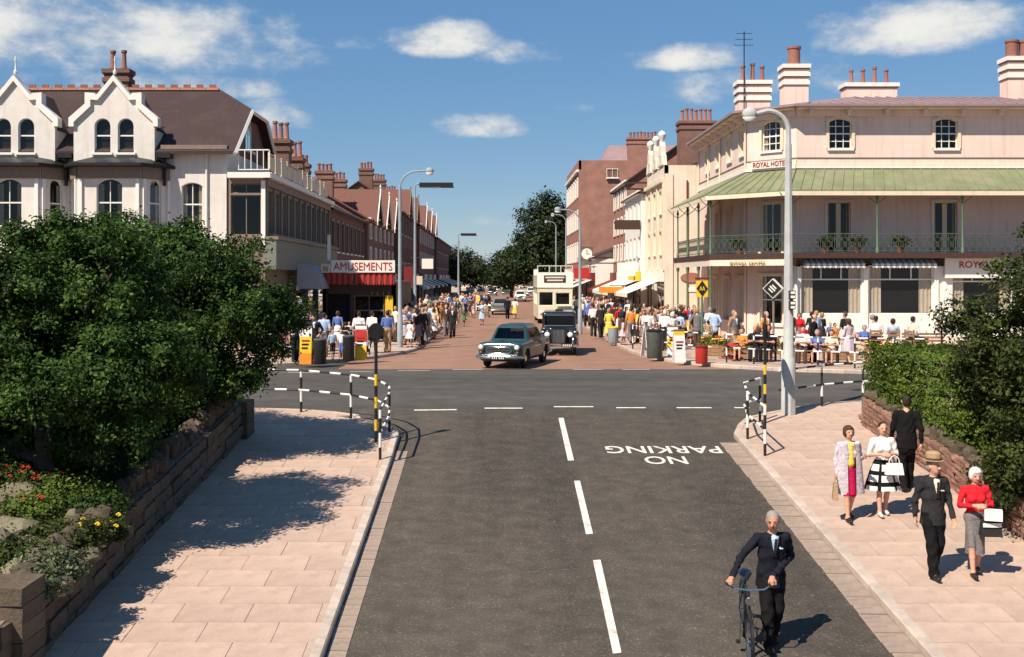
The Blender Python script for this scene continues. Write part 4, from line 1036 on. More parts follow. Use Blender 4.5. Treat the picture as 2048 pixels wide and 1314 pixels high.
# ------------------------------------------------------------------ walls, gardens, hedges and trees
def leafmat(name, col, trans=.25, rough=.65):
    m = bpy.data.materials.new(name); m.use_nodes = True
    t = m.node_tree; b = t.nodes['Principled BSDF']; N = t.nodes.new; L = t.links.new
    b.inputs['Roughness'].default_value = rough; b.inputs['Specular IOR Level'].default_value = .15
    g = N('ShaderNodeNewGeometry'); n1 = N('ShaderNodeTexNoise'); n1.inputs['Scale'].default_value = 2.2; n1.inputs['Detail'].default_value = 5
    L(g.outputs['Position'], n1.inputs['Vector'])
    rp = N('ShaderNodeValToRGB'); e = rp.color_ramp.elements; e[0].position = .3; e[1].position = .7
    e[0].color = tuple(c * .6 for c in col) + (1,); e[1].color = (col[0] * 1.45, col[1] * 1.3, col[2] * 1.1, 1)
    L(n1.outputs[0], rp.inputs[0]); L(rp.outputs[0], b.inputs['Base Color'])
    tr = N('ShaderNodeBsdfTranslucent'); L(rp.outputs[0], tr.inputs[0])
    mx_ = N('ShaderNodeMixShader'); mx_.inputs[0].default_value = trans
    L(b.outputs[0], mx_.inputs[1]); L(tr.outputs[0], mx_.inputs[2]); L(mx_.outputs[0], t.nodes['Material Output'].inputs[0])
    return m
m_leaf = [leafmat('leaf_green', (.040, .085, .018)), leafmat('leaf_dark', (.017, .036, .010)), leafmat('leaf_bright', (.072, .135, .028))]
m_leaf_h = [leafmat('hedge_green', (.085, .14, .024)), leafmat('hedge_dark', (.06, .10, .022)), leafmat('hedge_bright', (.13, .185, .035))]
m_leaf_y = [leafmat('shrub_olive', (.050, .072, .019)), leafmat('shrub_dark', (.022, .034, .012)), leafmat('shrub_bright', (.085, .108, .026))]
m_leaf_g = [leafmat('grey_green_leaf', (.12, .15, .085)), leafmat('grey_green_leaf_dark', (.07, .095, .05)), leafmat('grey_leaf_bright', (.19, .22, .14))]
m_leaf_f = [leafmat('far_tree_green', (.030, .050, .020)), leafmat('far_tree_dark', (.018, .030, .014)), leafmat('far_tree_bright', (.055, .075, .028))]
m_bark = mat('bark', (.06, .045, .035), .95, .3, 12, .6, 25)
m_red_fl = mat('red_petal', (.55, .03, .018), .6, .2, 20)
m_yel_fl = mat('yellow_petal', (.75, .50, .03), .6, .15, 20)
m_wht_fl = mat('white_petal', (.75, .68, .62), .6, .1, 20)
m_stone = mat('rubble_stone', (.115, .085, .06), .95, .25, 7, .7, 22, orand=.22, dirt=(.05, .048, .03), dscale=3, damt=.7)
m_rock = mat('garden_rock', (.18, .15, .10), .95, .28, 6, .8, 18, orand=.2, dirt=(.13, .14, .07), dscale=3, damt=.7)
m_wallb = mat('wall_brick', (.24, .125, .09), .92, .28, 9, .5, 30, orand=.25, dirt=(.22, .15, .11), dscale=4, damt=.5)
m_mortar = mat('wall_mortar', (.22, .15, .115), .95, .25, 8, .4, 30)

def puff(lobes, n, seed):
    """break each big lobe into tufts over its surface, so that the crown has clumps with shade between them"""
    rg = np.random.default_rng(seed + 500); out = []
    for l in lobes:
        l = l[:6]; out.append(tuple(l[:3]) + tuple(v * .84 for v in l[3:6]) + ((l[3] * l[4] + l[5] * l[4]) * .75,))
        for i in range(n):
            d = rg.normal(size=3); d[2] += .25; d /= np.linalg.norm(d); q = rg.uniform(.72, .98); s = rg.uniform(.2, .36)
            r = (l[3] * l[4] * l[5]) ** (1 / 3) * s
            out.append((l[0] + d[0] * l[3] * q, l[1] + d[1] * l[4] * q, l[2] + d[2] * l[5] * q, r * 1.25, r * 1.25, r * .8, r * r * 3.2))
    return out
def leaf_mesh(name, lobes, n, size, mats, seed=0, upb=.5, per=45, spread=.16, shell=.30, probs=(.5, .3, .2), lw=.55, floor=None, puffs=0):
    """thousands of leaf blades gathered in sprigs through the volume of the lobes"""
    rg = np.random.default_rng(seed)
    if puffs: lobes = puff(lobes, puffs, seed)
    W_ = np.array([l[6] if len(l) > 6 else l[3] * l[4] + l[5] * l[4] for l in lobes], float); W_ /= W_.sum()
    nc = max(8, n // per)
    li = rg.choice(len(lobes), nc, p=W_)
    lo = np.array([l[:6] for l in lobes], float)[li]
    d = rg.normal(size=(nc, 3)); d /= np.linalg.norm(d, axis=1)[:, None]
    r = 1 - np.abs(rg.normal(size=nc)) * shell; r = np.clip(r, .15, 1.08)
    c = lo[:, :3] + d * lo[:, 3:6] * r[:, None]
    k = rg.integers(0, nc, n)
    pos = c[k] + rg.normal(size=(n, 3)) * spread * np.array([1, 1, .75])
    nrm_ = d[k] * .75 + np.array([0, 0, upb]) + rg.normal(size=(n, 3)) * .55
    nrm_ /= np.linalg.norm(nrm_, axis=1)[:, None]
    a = np.cross(nrm_, rg.normal(size=(n, 3))); a /= np.linalg.norm(a, axis=1)[:, None]
    b = np.cross(nrm_, a)
    s = size * rg.uniform(.6, 1.35, n)[:, None]
    if floor is not None:
        ok = pos[:, 2] > floor; pos, nrm_, a, b, s = pos[ok], nrm_[ok], a[ok], b[ok], s[ok]; k = k[ok]; n = len(pos)
    V = np.stack([pos - a * s, pos - b * s * lw + nrm_ * s * .12, pos + a * s, pos + b * s * lw + nrm_ * s * .12], 1).reshape(-1, 3)
    me = bpy.data.meshes.new(name)
    me.vertices.add(4 * n); me.vertices.foreach_set('co', V.ravel().astype(np.float32))
    me.loops.add(4 * n); me.loops.foreach_set('vertex_index', np.arange(4 * n, dtype=np.int32))
    me.polygons.add(n); me.polygons.foreach_set('loop_start', np.arange(0, 4 * n, 4, dtype=np.int32))
    for m in mats: me.materials.append(m)
    cm = rg.choice(3, nc, p=probs)[k]; mi = np.where(rg.random(n) < .3, rg.choice(3, n, p=probs), cm)
    me.polygons.foreach_set('material_index', mi.astype(np.int32))
    me.update(calc_edges=True); me.validate()
    return me
def tree(name, label, loc, lobes, n, size, mats, seed, trunk=.16, cat='tree', group=None, limbs=7, **k):
    """tapered trunk, limbs into every lobe, and a crown of leaves; lobes relative to loc"""
    t = thing(name, label, cat, loc, 0, group)
    random.seed(seed)
    mb = MB(); zc_ = min(l[2] for l in lobes)
    top = max(lobes, key=lambda l: l[2])
    j = (top[0] * .25, top[1] * .25, max(.5, zc_ * .55))
    mb.tube([(0, 0, -.1), (.03, .02, j[2] * .5), j], [trunk * 1.35, trunk, trunk * .85], 9)
    mb.build('trunk', m_bark, t, smooth=True)
    for i, l in enumerate(lobes[:limbs]):
        e = (l[0], l[1], l[2] + l[5] * .3); mid = (j[0] * .5 + e[0] * .5 + random.uniform(-.2, .2), j[1] * .5 + e[1] * .5, j[2] * .4 + e[2] * .6)
        lm = MB().tube([j, mid, e], [trunk * .6, trunk * .38, trunk * .12], 7)
        for q in range(4):
            a = random.uniform(0, 6.28); f_ = (e[0] + math.cos(a) * l[3] * .5, e[1] + math.sin(a) * l[4] * .5, e[2] + random.uniform(-.3, .2) * l[5])
            lm.tube([mid, ((mid[0] + f_[0]) / 2, (mid[1] + f_[1]) / 2, (mid[2] + f_[2]) / 2 + .15), f_], [trunk * .28, trunk * .18, trunk * .06], 5)
        lm.build('limb', m_bark, t, smooth=True)
    obj('crown', leaf_mesh('crown', lobes, n, size, mats, seed, **k), t)
    return t

# ---- left: retaining wall of rubble blocks with upright coping stones, raised rock garden behind
WX = -5.62
rg_ = random.Random(5)
def rock_mesh(seed, flat=.7):
    r_ = random.Random(seed); bm = bmesh.new(); bmesh.ops.create_icosphere(bm, subdivisions=2, radius=1)
    ph = [r_.uniform(0, 6) for _ in range(6)]
    for v in bm.verts:
        c = v.co.copy()
        q = 1 + .16 * math.sin(3 * c.x + ph[0]) + .14 * math.sin(4 * c.y + ph[1]) + .12 * math.sin(5 * c.z + ph[2]) + r_.uniform(-.07, .07)
        m_ = max(abs(c.x), abs(c.y), abs(c.z)); sq = c / m_
        v.co = (c * .45 + sq * .42) * q
        v.co.z *= flat
    me = bpy.data.meshes.new('rock'); bm.to_mesh(me); bm.free(); me.materials.append(m_rock)
    return me
ROCKS = [rock_mesh(i, .7 + .1 * (i % 4)) for i in range(6)]
UPR = []
for i in range(5):
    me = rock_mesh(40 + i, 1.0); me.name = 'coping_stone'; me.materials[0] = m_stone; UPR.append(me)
def block_mesh(seed, lx, ly, lz, m, name):
    r_ = random.Random(seed); b = MB(); j = lambda s: r_.uniform(-s, s)
    P = []
    for zz in (0, lz):
        for (x, y) in ((0, 0), (lx, 0), (lx, ly), (0, ly)): P.append((x + j(lx * .06), y + j(ly * .012), zz + j(lz * .08)))
    c = (lx * 1.07 + j(.02), ly / 2, lz / 2)
    b.add(P + [c], [(0, 3, 2, 1), (4, 5, 6, 7), (0, 1, 5, 4), (2, 3, 7, 6), (3, 0, 4, 7), (1, 2, 8), (2, 6, 8), (6, 5, 8), (5, 1, 8)])
    return b.mesh(name, m)
rw = thing('garden_wall', 'rubble stone retaining wall with upright coping stones along the left pavement', 'wall', (WX, 9, zg(9)))
def in_rw(x, y, z): return (x - WX, y - 9, z - zg(9))
core = MB()
ys_ = [9, 12.4, 13.2, 20, 24.4]
for a, b in zip(ys_, ys_[1:]):
    vs = [in_rw(WX - .4, a, zg(a) - .1), in_rw(WX - .03, a, zg(a) - .1), in_rw(WX - .03, b, zg(b) - .1), in_rw(WX - .4, b, zg(b) - .1)]
    h = .92
    vs += [in_rw(WX - .4, a, zg(a) + h), in_rw(WX - .03, a, zg(a) + h), in_rw(WX - .03, b, zg(b) + h), in_rw(WX - .4, b, zg(b) + h)]
    core.add(vs, [(0, 3, 2, 1), (4, 5, 6, 7), (0, 1, 5, 4), (1, 2, 6, 5), (2, 3, 7, 6), (3, 0, 4, 7)])
core.build('wall_core', m_mortar, rw)
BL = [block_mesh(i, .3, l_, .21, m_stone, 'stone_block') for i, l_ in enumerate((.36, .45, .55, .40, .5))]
for r in range(4):
    y = 9.0 + rg_.uniform(0, .3)
    while y < 24.1:
        i = rg_.randrange(5); l_ = (.36, .45, .55, .40, .5)[i]
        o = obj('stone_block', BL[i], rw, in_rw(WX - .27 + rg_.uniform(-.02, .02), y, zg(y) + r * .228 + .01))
        o.rotation_euler = (math.atan(GR), 0, 0)
        y += l_ + .018
y = 9.2
while y < 24.2:
    if not 12.3 < y < 13.4:
        h = rg_.uniform(.15, .28)
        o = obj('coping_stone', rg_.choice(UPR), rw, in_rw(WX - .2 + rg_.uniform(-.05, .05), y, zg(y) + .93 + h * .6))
        o.scale = (rg_.uniform(.15, .22), rg_.uniform(.08, .13), h); o.rotation_euler = (rg_.uniform(-.15, .15), rg_.uniform(-.15, .15), rg_.uniform(-.5, .5))
    y += rg_.uniform(.17, .34)
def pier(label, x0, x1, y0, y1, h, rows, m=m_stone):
    t = thing('stone_pier', label, 'pier', ((x0 + x1) / 2, y0, zg(y0)))
    MB().box(x0 - (x0 + x1) / 2 + .03, x1 - (x0 + x1) / 2 - .03, .03, y1 - y0 - .03, -.3, h - .04).build('pier_core', m_mortar, t)
    rh = h / rows
    for r in range(rows):
        xs_ = [x0, x0 + (x1 - x0) * (.4 if r % 2 else .62), x1]
        for a, b in zip(xs_, xs_[1:]):
            j = lambda: rg_.uniform(-.018, .018)
            MB().add([(a + .008 + j() * .3, 0 + j(), 0), (b - .008 + j() * .3, j(), 0), (b - .008, y1 - y0, 0), (a + .008, y1 - y0, 0), (a + .008, j(), rh - .014 + j()), (b - .008, j(), rh - .014 + j()), (b - .008, y1 - y0, rh - .014), (a + .008, y1 - y0, rh - .014)],
                     [(0, 3, 2, 1), (4, 5, 6, 7), (0, 1, 5, 4), (1, 2, 6, 5), (2, 3, 7, 6), (3, 0, 4, 7)]).xf(Matrix.Translation((-(x0 + x1) / 2, 0, 0))).build('stone_block', m, t, (0, 0, r * rh))
    return t
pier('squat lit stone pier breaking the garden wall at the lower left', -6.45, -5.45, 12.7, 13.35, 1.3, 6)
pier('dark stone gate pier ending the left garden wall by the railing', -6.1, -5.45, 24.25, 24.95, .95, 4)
# raised bed
bed = MB(); Ys = [9, 11, 13, 15, 17, 19, 21, 23, 24.6, 27.2]; Xs = [-5.9, -6.6, -7.6, -9.0, -12, -18, -40]
hts = [.86, .95, 1.18, 1.45, 1.7, 1.9, 2.0]
g_ = [[(x, y, zg(y) + (h if y < 25 else .1) + .06 * math.sin(x * 3 + y * 2)) for x, h in zip(Xs, hts)] for y in Ys]
for i in range(len(Ys) - 1):
    for j in range(len(Xs) - 1): bed.quad(g_[i][j], g_[i + 1][j], g_[i + 1][j + 1], g_[i][j + 1])
tag(bed.build('garden_bed', m_soil, smooth=True), kind='structure')
def bed_z(x, y):
    h = np.interp(-x, [-q for q in Xs], hts); return zg(y) + float(h)
for i, (px_, py_, s) in enumerate(((35, 965, .30), (20, 1045, .34), (75, 1050, .24), (150, 1010, .2), (30, 1110, .3), (95, 1085, .2), (205, 1010, .17), (120, 1120, .18), (60, 1000, .2), (5, 1080, .25), (180, 1060, .16), (230, 975, .18))):
    d = 13.6 + (1130 - py_) / 55 * 1.0; x = PX(px_, d)
    o = obj('rock', ROCKS[i % 6], None, (x, d, bed_z(x, d) + s * .2)); o.scale = (s * 1.2, s * .9, s * (1.0 if i % 3 else 1.5)); o.rotation_euler = (0, 0, i * 1.3)
    tag(o, ['tall pale rock under the red geraniums', 'broad dark cleft rock at the left edge of the bed', 'angular rock right of the cleft rock', 'small rock in the middle of the rockery', 'flat rock above the lit stone pier',
            'rounded rock behind the stone pier', 'rock beside the coping stones, upper right of the rockery', 'low rock by the wall just right of the pier', 'half buried rock below the tall pale rock', 'rock at the very left edge above the pier',
            'little rock between silvery plants and the coping', 'rock at the shaded upper end of the rockery'][i], 'rock', 'rocks of the left rockery')
def plant(name, label, cat, x, y, z, r, n, size, mats, seed, fl=None, nfl=0, h=.7, group=None, upb=.7):
    t = thing(name, label, cat, (x, y, z), 0, group)
    obj('foliage', leaf_mesh('foliage', [(0, 0, r * h * .55, r, r, r * h)], n, size, mats, seed, upb=upb, per=25, spread=r * .16, shell=.35, floor=-.02), t)
    st = MB(); random.seed(seed)
    for i in range(6):
        a = i * 1.05; st.tube([(0, 0, -.05), (math.cos(a) * r * .3, math.sin(a) * r * .3, r * h * .5), (math.cos(a) * r * .6, math.sin(a) * r * .6, r * h)], [.012, .009, .004], 4)
    st.build('stem', m_bark, t)
    for i in range(nfl):
        a, q = random.uniform(0, 6.28), r * math.sqrt(random.random()) * .9
        b = MB()
        for j in range(7):
            u = j * .9; b.ell((math.cos(u) * .022, math.sin(u) * .022, .012 * (j % 3)), (.018, .018, .014), 6, 4)
        b.build('flower_head', fl, t, (math.cos(a) * q, math.sin(a) * q, r * h * 1.1 + random.uniform(-.02, .1)))
    return t
pl = [('geranium', 'red geraniums flowering in the shade above the tall pale rock', 25, 940, .42, m_leaf, m_red_fl, 16), ('geranium', 'red geraniums in full bloom right of the other red clump', 82, 935, .38, m_leaf, m_red_fl, 18),
      ('shrub', 'fresh green feathery shrub in the middle of the rock garden', 150, 950, .55, m_leaf_h, None, 0), ('shrub', 'green bush at the left edge above the red flowers', 20, 890, .55, m_leaf, None, 0),
      ('rock_plant', 'olive green cushion plant spreading over the rockery centre', 150, 1035, .42, m_leaf_y, m_yel_fl, 4), ('rock_plant', 'silvery cushion plant hanging over the garden wall', 85, 1095, .42, m_leaf_g, None, 0),
      ('rock_plant', 'olive mat of ground cover below the cleft rock', 40, 1080, .42, m_leaf_y, None, 0), ('rock_plant', 'green sprawling plant among the coping stones', 130, 1085, .30, m_leaf_g, None, 0),
      ('rock_plant', 'yellow flowered clump behind the coping stones', 205, 1010, .3, m_leaf_y, m_yel_fl, 6), ('shrub', 'dark low shrub in the shade at the upper end of the rockery', 195, 965, .45, m_leaf, None, 0),
      ('rock_plant', 'pale green tuft right beneath the geraniums', 60, 990, .4, m_leaf_h, m_red_fl, 3), ('rock_plant', 'grey leaved tuft beside the lit stone pier', 75, 1120, .3, m_leaf_g, None, 0), ('rock_plant', 'low olive tuft between the two middle rocks', 100, 1025, .34, m_leaf_y, None, 0)]
for i, (nm, lb, px_, py_, r, ms, fl, nf) in enumerate(pl):
    d = 13.4 + (1130 - py_) / 55 * 1.0; x = PX(px_, d)
    plant(nm, lb, 'plant', x, d, bed_z(x, d), r, int(2600 * r / .4), .030, ms, 100 + i, fl, nf, group='plants of the left rockery')
cov = leaf_mesh('ground_cover', [(-6.6, 13 + i * .9, zg(13 + i * .9) + 1.0, .8, .6, .12) for i in range(12)] + [(-8.2, 13 + i * .9, zg(13 + i * .9) + 1.42, 1.1, .6, .15) for i in range(12)], 26000, .032, m_leaf_y, 9, upb=1.0, spread=.14)
tag(obj('ground_cover', cov), 'creeping ground cover carpeting the left rock garden', 'ground cover', kind='stuff')

ta = (-7.0, 17.2, zg(17.2) + 1.0); up = .55
tree('broadleaf_tree', 'big dark green spreading tree overhanging the left rock garden', ta,
     [(.8, .3, 2.15, 1.7, 1.6, 1.5), (1.0, .3, 1.75, 1.35, 1.5, 1.1), (-.3, .5, 1.0, 1.2, .9, .8), (-2.3, .5, 1.1, 1.5, .9, .8), (-4.2, .5, 1.2, 1.5, .9, .9), (.7, .6, 3.35, 1.2, 1.2, 1.0), (-.5, .4, 3.4, 1.3, 1.2, .95), (-1.8, .4, 2.75, 1.8, 1.7, 1.5), (-3.6, .4, 2.7, 1.8, 1.7, 1.5), (-.6, .2, 2.1, 1.5, 1.4, 1.1), (-2.6, .3, 1.9, 1.5, 1.4, 1.0)],
     210000, .038, m_leaf, 1, .17, spread=.10, shell=.3, per=60, puffs=18)
tb = (-7.0, 22.6, zg(22.6) + .9)
tree('broadleaf_tree', 'rounded dark green tree behind the railing at the left corner', tb,
     [(.7, .1, 2.2, 1.85, 1.6, 1.55), (1.5, .3, 1.7, 1.25, 1.3, 1.4), (-.6, .2, 2.3, 1.5, 1.5, 1.5), (.9, .2, 3.15, 1.3, 1.1, .85), (-1.7, .6, 2.7, 1.6, 1.4, 1.6), (.3, -.6, .8, 1.3, 1.0, .9)],
     135000, .041, m_leaf, 2, .15, spread=.11, shell=.3, per=60, puffs=16)
tree('shrub', 'low dark shrub filling the shade between the two left trees', (-7.4, 20, zg(20) + 1.0), [(0, 0, .6, 1.0, 1.5, .7), (-1.2, -.5, .8, 1.2, 1.5, .8), (.5, 1.3, .5, .7, .9, .6)], 20000, .05, m_leaf, 3, .06, cat='shrub')
tree('shrub', 'dark bush in deep shade under the big spreading tree', (-8.3, 17.8, zg(17.8) + 1.3), [(0, 0, .55, 1.2, .9, .75), (-1.7, .1, .7, 1.3, .9, .8), (1.1, .3, .3, .7, .7, .55)], 16000, .05, m_leaf, 5, .06, cat='shrub')
tree('shrub', 'small shaded shrub by the dark gate pier', (-6.9, 24.2, zg(24.2) + .5), [(0, 0, .5, .7, .6, .6), (-1.0, .2, .7, .8, .6, .8)], 9000, .05, m_leaf, 4, .05, cat='shrub')

# ---- right: brick wall, clipped hedge, big shrub
rx = 8.55
bw = thing('brick_wall', 'low rough brick garden wall with upright cope along the right pavement', 'wall', (rx, 13, zg(13)))
def in_bw(x, y, z): return (x - rx, y - 13, z - zg(13))
core = MB(); H_ = .74
for a, b in ((13, 25.75),):
    core.add([in_bw(rx + .03, a, zg(a) - .1), in_bw(rx + .33, a, zg(a) - .1), in_bw(rx + .33, b, zg(b) - .1), in_bw(rx + .03, b, zg(b) - .1), in_bw(rx + .03, a, zg(a) + H_), in_bw(rx + .33, a, zg(a) + H_), in_bw(rx + .33, b, zg(b) + H_), in_bw(rx + .03, b, zg(b) + H_)],
             [(0, 3, 2, 1), (4, 5, 6, 7), (0, 1, 5, 4), (1, 2, 6, 5), (2, 3, 7, 6), (3, 0, 4, 7)])
core.build('wall_core', m_mortar, bw)
BR = []
for i in range(4):
    l_ = (.30, .34, .26, .38)[i]; q = block_mesh(60 + i, .16, l_, .098, m_wallb, 'brick'); BR.append((l_, q))
    for v in q.vertices: v.co.x = -v.co.x
    q.update(); q.flip_normals()
for r in range(7):
    y = 14.6 + rg_.uniform(0, .2)
    while y < 25.45:
        l_, q = rg_.choice(BR)
        o = obj('brick', q, bw, in_bw(rx + .14 + rg_.uniform(-.01, .01), y, zg(y) + r * .108 + .006)); o.rotation_euler = (math.atan(GR), 0, 0)
        y += l_ + .014
y = 14.5
while y < 25.6:
    h = rg_.uniform(.10, .2)
    o = obj('coping_stone', rg_.choice(UPR), bw, in_bw(rx + .18 + rg_.uniform(-.03, .03), y, zg(y) + H_ + h * .55)); o.data = o.data
    o.scale = (rg_.uniform(.12, .17), rg_.uniform(.06, .09), h); o.rotation_euler = (rg_.uniform(-.15, .15), rg_.uniform(-.12, .12), rg_.uniform(-.3, .3))
    y += rg_.uniform(.15, .25)
sheet('right_bank', [(8.8, -5), (40, -5), (40, 25.6), (8.8, 25.6)], m_soil, .6)
hd = thing('hedge', 'clipped bright green box hedge behind the right wall', 'hedge', (9.7, 23.4, zg(23.4) + .6))
# a boxy hedge: leaves spread over the faces of a rounded block
def box_leaves(name, hx_, hy_, hz_, n, size, mats, seed, slope=0.):
    rg2 = np.random.default_rng(seed); me = leaf_mesh(name, [(0, 0, 0, 1, 1, 1)], n, size, mats, seed, per=25, spread=.035, shell=.07, upb=.2, probs=(.45, .2, .35))
    a = np.empty(len(me.vertices) * 3, np.float32); me.vertices.foreach_get('co', a); a = a.reshape(-1, 4, 3)
    c = a.mean(1); m_ = np.abs(c).max(1); r = np.linalg.norm(c, axis=1)
    sc = np.clip(r / m_, 1, 1.6)
    c2 = c * sc[:, None] * np.array([hx_, hy_, hz_]); c2[:, 2] += hz_ + c2[:, 1] * slope
    a = a - c[:, None] + c2[:, None]
    me.vertices.foreach_set('co', a.ravel()); me.update(); return me
obj('foliage', box_leaves('foliage', 1.0, 2.6, .78, 60000, .036, m_leaf_h, 12, GR * .3), hd)
st = MB()
for i in range(9): st.tube([(random.uniform(-.4, .4), -2.2 + i * .55, -.2), (random.uniform(-.5, .5), -2.2 + i * .55, .9)], [.03, .012], 5)
st.build('stem', m_bark, hd)
tree('large_shrub', 'tall olive green shrub rising over the right wall', (10.2, 19.3, zg(19.3) + .6),
     [(.3, .3, 2.5, 1.9, 1.9, 1.8), (.6, .5, 3.7, 1.6, 1.6, 1.35), (1.9, .4, 3.7, 1.6, 1.6, 1.4), (-.5, -.7, 1.3, 1.35, 1.5, 1.2), (-.5, .6, 1.9, 1.2, 1.2, 1.5), (1.6, -.3, 2.6, 1.8, 2.0, 1.9), (-1.1, -1.0, .5, 1.0, 1.6, .8)], 150000, .042, m_leaf_y, 14, .15, cat='shrub', spread=.10, shell=.3, per=60, puffs=16)

# ---- trees far down the street
tree('broadleaf_tree', 'tall dark tree above the open-top bus, right of the far street', (7.4, 150, 0), [(-.3, 0, 6.5, 5.0, 4, 4.2), (-.8, 0, 10.3, 4.2, 3, 3.4), (1.8, 0, 9, 3.4, 3, 4), (-.4, 0, 12.8, 2.6, 2, 1.9), (-4.6, 0, 4.6, 2.8, 2.5, 2.8)], 20000, .22, m_leaf_f, 21, .4, spread=.5, per=30)
tree('broadleaf_tree', 'low round tree left of the tall dark tree', (2.6, 175, 0), [(0, 0, 5, 3.4, 2.5, 3.0), (1.4, 0, 6.8, 2.2, 2, 2.2), (-1.5, 0, 3.6, 2.4, 2, 2.2)], 9000, .22, m_leaf_f, 22, .25, spread=.4, per=30)
tree('broadleaf_tree', 'dark round tree closing the left side of the street', (-7.2, 222, 0), [(0, 0, 5.6, 3.8, 3, 4.0), (3.0, 0, 4.4, 3.0, 2.4, 3.2), (-3, 0, 5.4, 3.4, 3, 3.6)], 13000, .25, m_leaf_f, 23, .3, spread=.5, per=30)
tree('broadleaf_tree', 'dark tree just left of the street lamp far down the street', (-9.0, 205, 0), [(0, 0, 4.5, 3, 3, 2.6)], 5000, .25, m_leaf_f, 24, .3, spread=.5, per=30)
tree('broadleaf_tree', 'farthest tree at the end of the street', (2, 300, 0), [(0, 0, 3.8, 5.5, 4, 3.0), (4, 0, 4.2, 4, 4, 3.4), (-5, 0, 3.4, 3.5, 3, 2.4)], 8000, .3, m_leaf_f, 25, .3, spread=.6, per=30)
fh = thing('house', 'small far house with a red roof closing the street', 'house', (-1, 320, 0))
MB().box(-9, 9, 0, 8, 0, 4.2).build('wall', m_cream2, fh); gable_roof(fh, -9, 9, 0, 8, 4.2, 7.0, m_terra_tile, 'x', .4)
for i in range(5): MB().box(-.6, .6, -.05, .05, 0, 1.4).build('window', m_dark, fh, (-7 + i * 3.5, -.03, 1.3))  # near-black boxes carry the dark of the rooms in their colour
# ------------------------------------------------------------------ street furniture
m_wp = mat('white_enamel', (.76, .73, .68), .45, .06, 6)
m_bp = mat('black_enamel', (.02, .018, .018), .4, .2, 6)
m_ye = mat('yellow_enamel', (.70, .42, .02), .45, .08, 6)
m_lamp = mat('pale_grey_concrete', (.42, .42, .41), .8, .12, 4, .2, 40, dirt=(.30, .26, .24), dscale=.8, damt=.4)
m_lampm = mat('grey_blue_steel', (.26, .30, .33), .5, .1, 5)
m_lens = mat('lamp_glass', (.72, .70, .64), .25, .05, 5, spec=.5)
def striped(mb, pts, r, step=.3, n=8, first=0, closed=False):
    q = [pts[0]]; ms = []; k = first; acc = 0
    for a, b in zip(pts, pts[1:]):
        a = Vector(a); b = Vector(b); L_ = (b - a).length; s = step - acc
        while s < L_ - .02:
            q.append(tuple(a + (b - a) * s / L_)); ms.append(k); k ^= 1; s += step
        acc = L_ - (s - step); q.append(tuple(b)); ms.append(k)
    ms.append(k)
    # run each colour band as its own stretch so that the edge between bands is crisp
    return mb.tube(q, r, n, ms)
def guard_rail(label, pts, post_at, h=1.02, mid=.54, step=.3, r=.026, group='striped guard rails round the crossing'):
    """two tubular rails on posts, painted in black and white bands"""
    o0 = pts[0]; Z = lambda x, y: zg(y) + KH
    t = thing('guard_rail', label, 'railing', (o0[0], o0[1], Z(*o0)), 0, group)
    fine = resample(pts, .25)
    for hh in (h, mid):
        mb = MB(); striped(mb, [(x - o0[0], y - o0[1], Z(x, y) + hh - Z(*o0)) for x, y in fine], r, step, 8, int(hh * 10) % 2)
        mb.build('rail', [m_wp, m_bp], t, smooth=True)
    for (x, y) in post_at:
        mb = MB(); striped(mb, [(0, 0, -.05), (0, 0, h)], r * 1.15, step, 8, 1)
        mb.build('post', [m_wp, m_bp], t, (x - o0[0], y - o0[1], Z(x, y) - Z(*o0)), smooth=True)
    return t
nl = [(-9.3, 27.1), (-6.4, 27.1), (-4.75, 26.95), (-3.45, 26.35), (-2.75, 25.75), (-2.4, 25.0), (-2.33, 24.2), (-2.36, 22.6)]
guard_rail('striped guard rail curving round the near left corner of the crossing', nl, [nl[1], nl[2], nl[3], nl[5], nl[7]])
nr = [(5.62, 22.9), (5.58, 24.3), (5.75, 25.4), (6.25, 25.95)]
guard_rail('short striped guard rail at the tip of the near right corner', nr, [nr[0], nr[1], nr[3]])
nr2 = [(6.95, 26.9), (8.2, 27.6), (9.4, 28.1), (11.5, 28.3)]
guard_rail('striped guard rail behind the tall lamp post near the hedge', nr2, [nr2[1], nr2[2]])
def far_rail(label, pxs, posts_i):
    pts = [gp(x, y)[:2] for x, y in pxs]; guard_rail(label, pts, [pts[i] for i in posts_i], step=.35, r=.03)
guard_rail('striped guard rail on the far left corner by the sign boards', [(-8.4, 39.8), (-7.2, 40.6), (-5.9, 42.2), (-5.0, 43.8), (-4.4, 45.6)], [(-8.4, 39.8), (-7.2, 40.6), (-5.9, 42.2), (-5.0, 43.8), (-4.4, 45.6)])
guard_rail('striped guard rail along the kerb before the far right crowd', [(5.95, 47.5), (6.3, 44.2), (7.0, 41.9), (7.9, 40.2)], [(5.95, 47.5), (6.3, 44.2), (7.0, 41.9)])
guard_rail('long striped guard rail in front of the hotel forecourt', [(8.4, 39.9), (10.0, 38.3), (12.2, 37.3), (14.5, 36.8)], [(8.4, 39.9), (9.2, 39.1), (10.0, 38.3), (11.1, 37.8), (12.2, 37.3), (13.4, 37.0)])

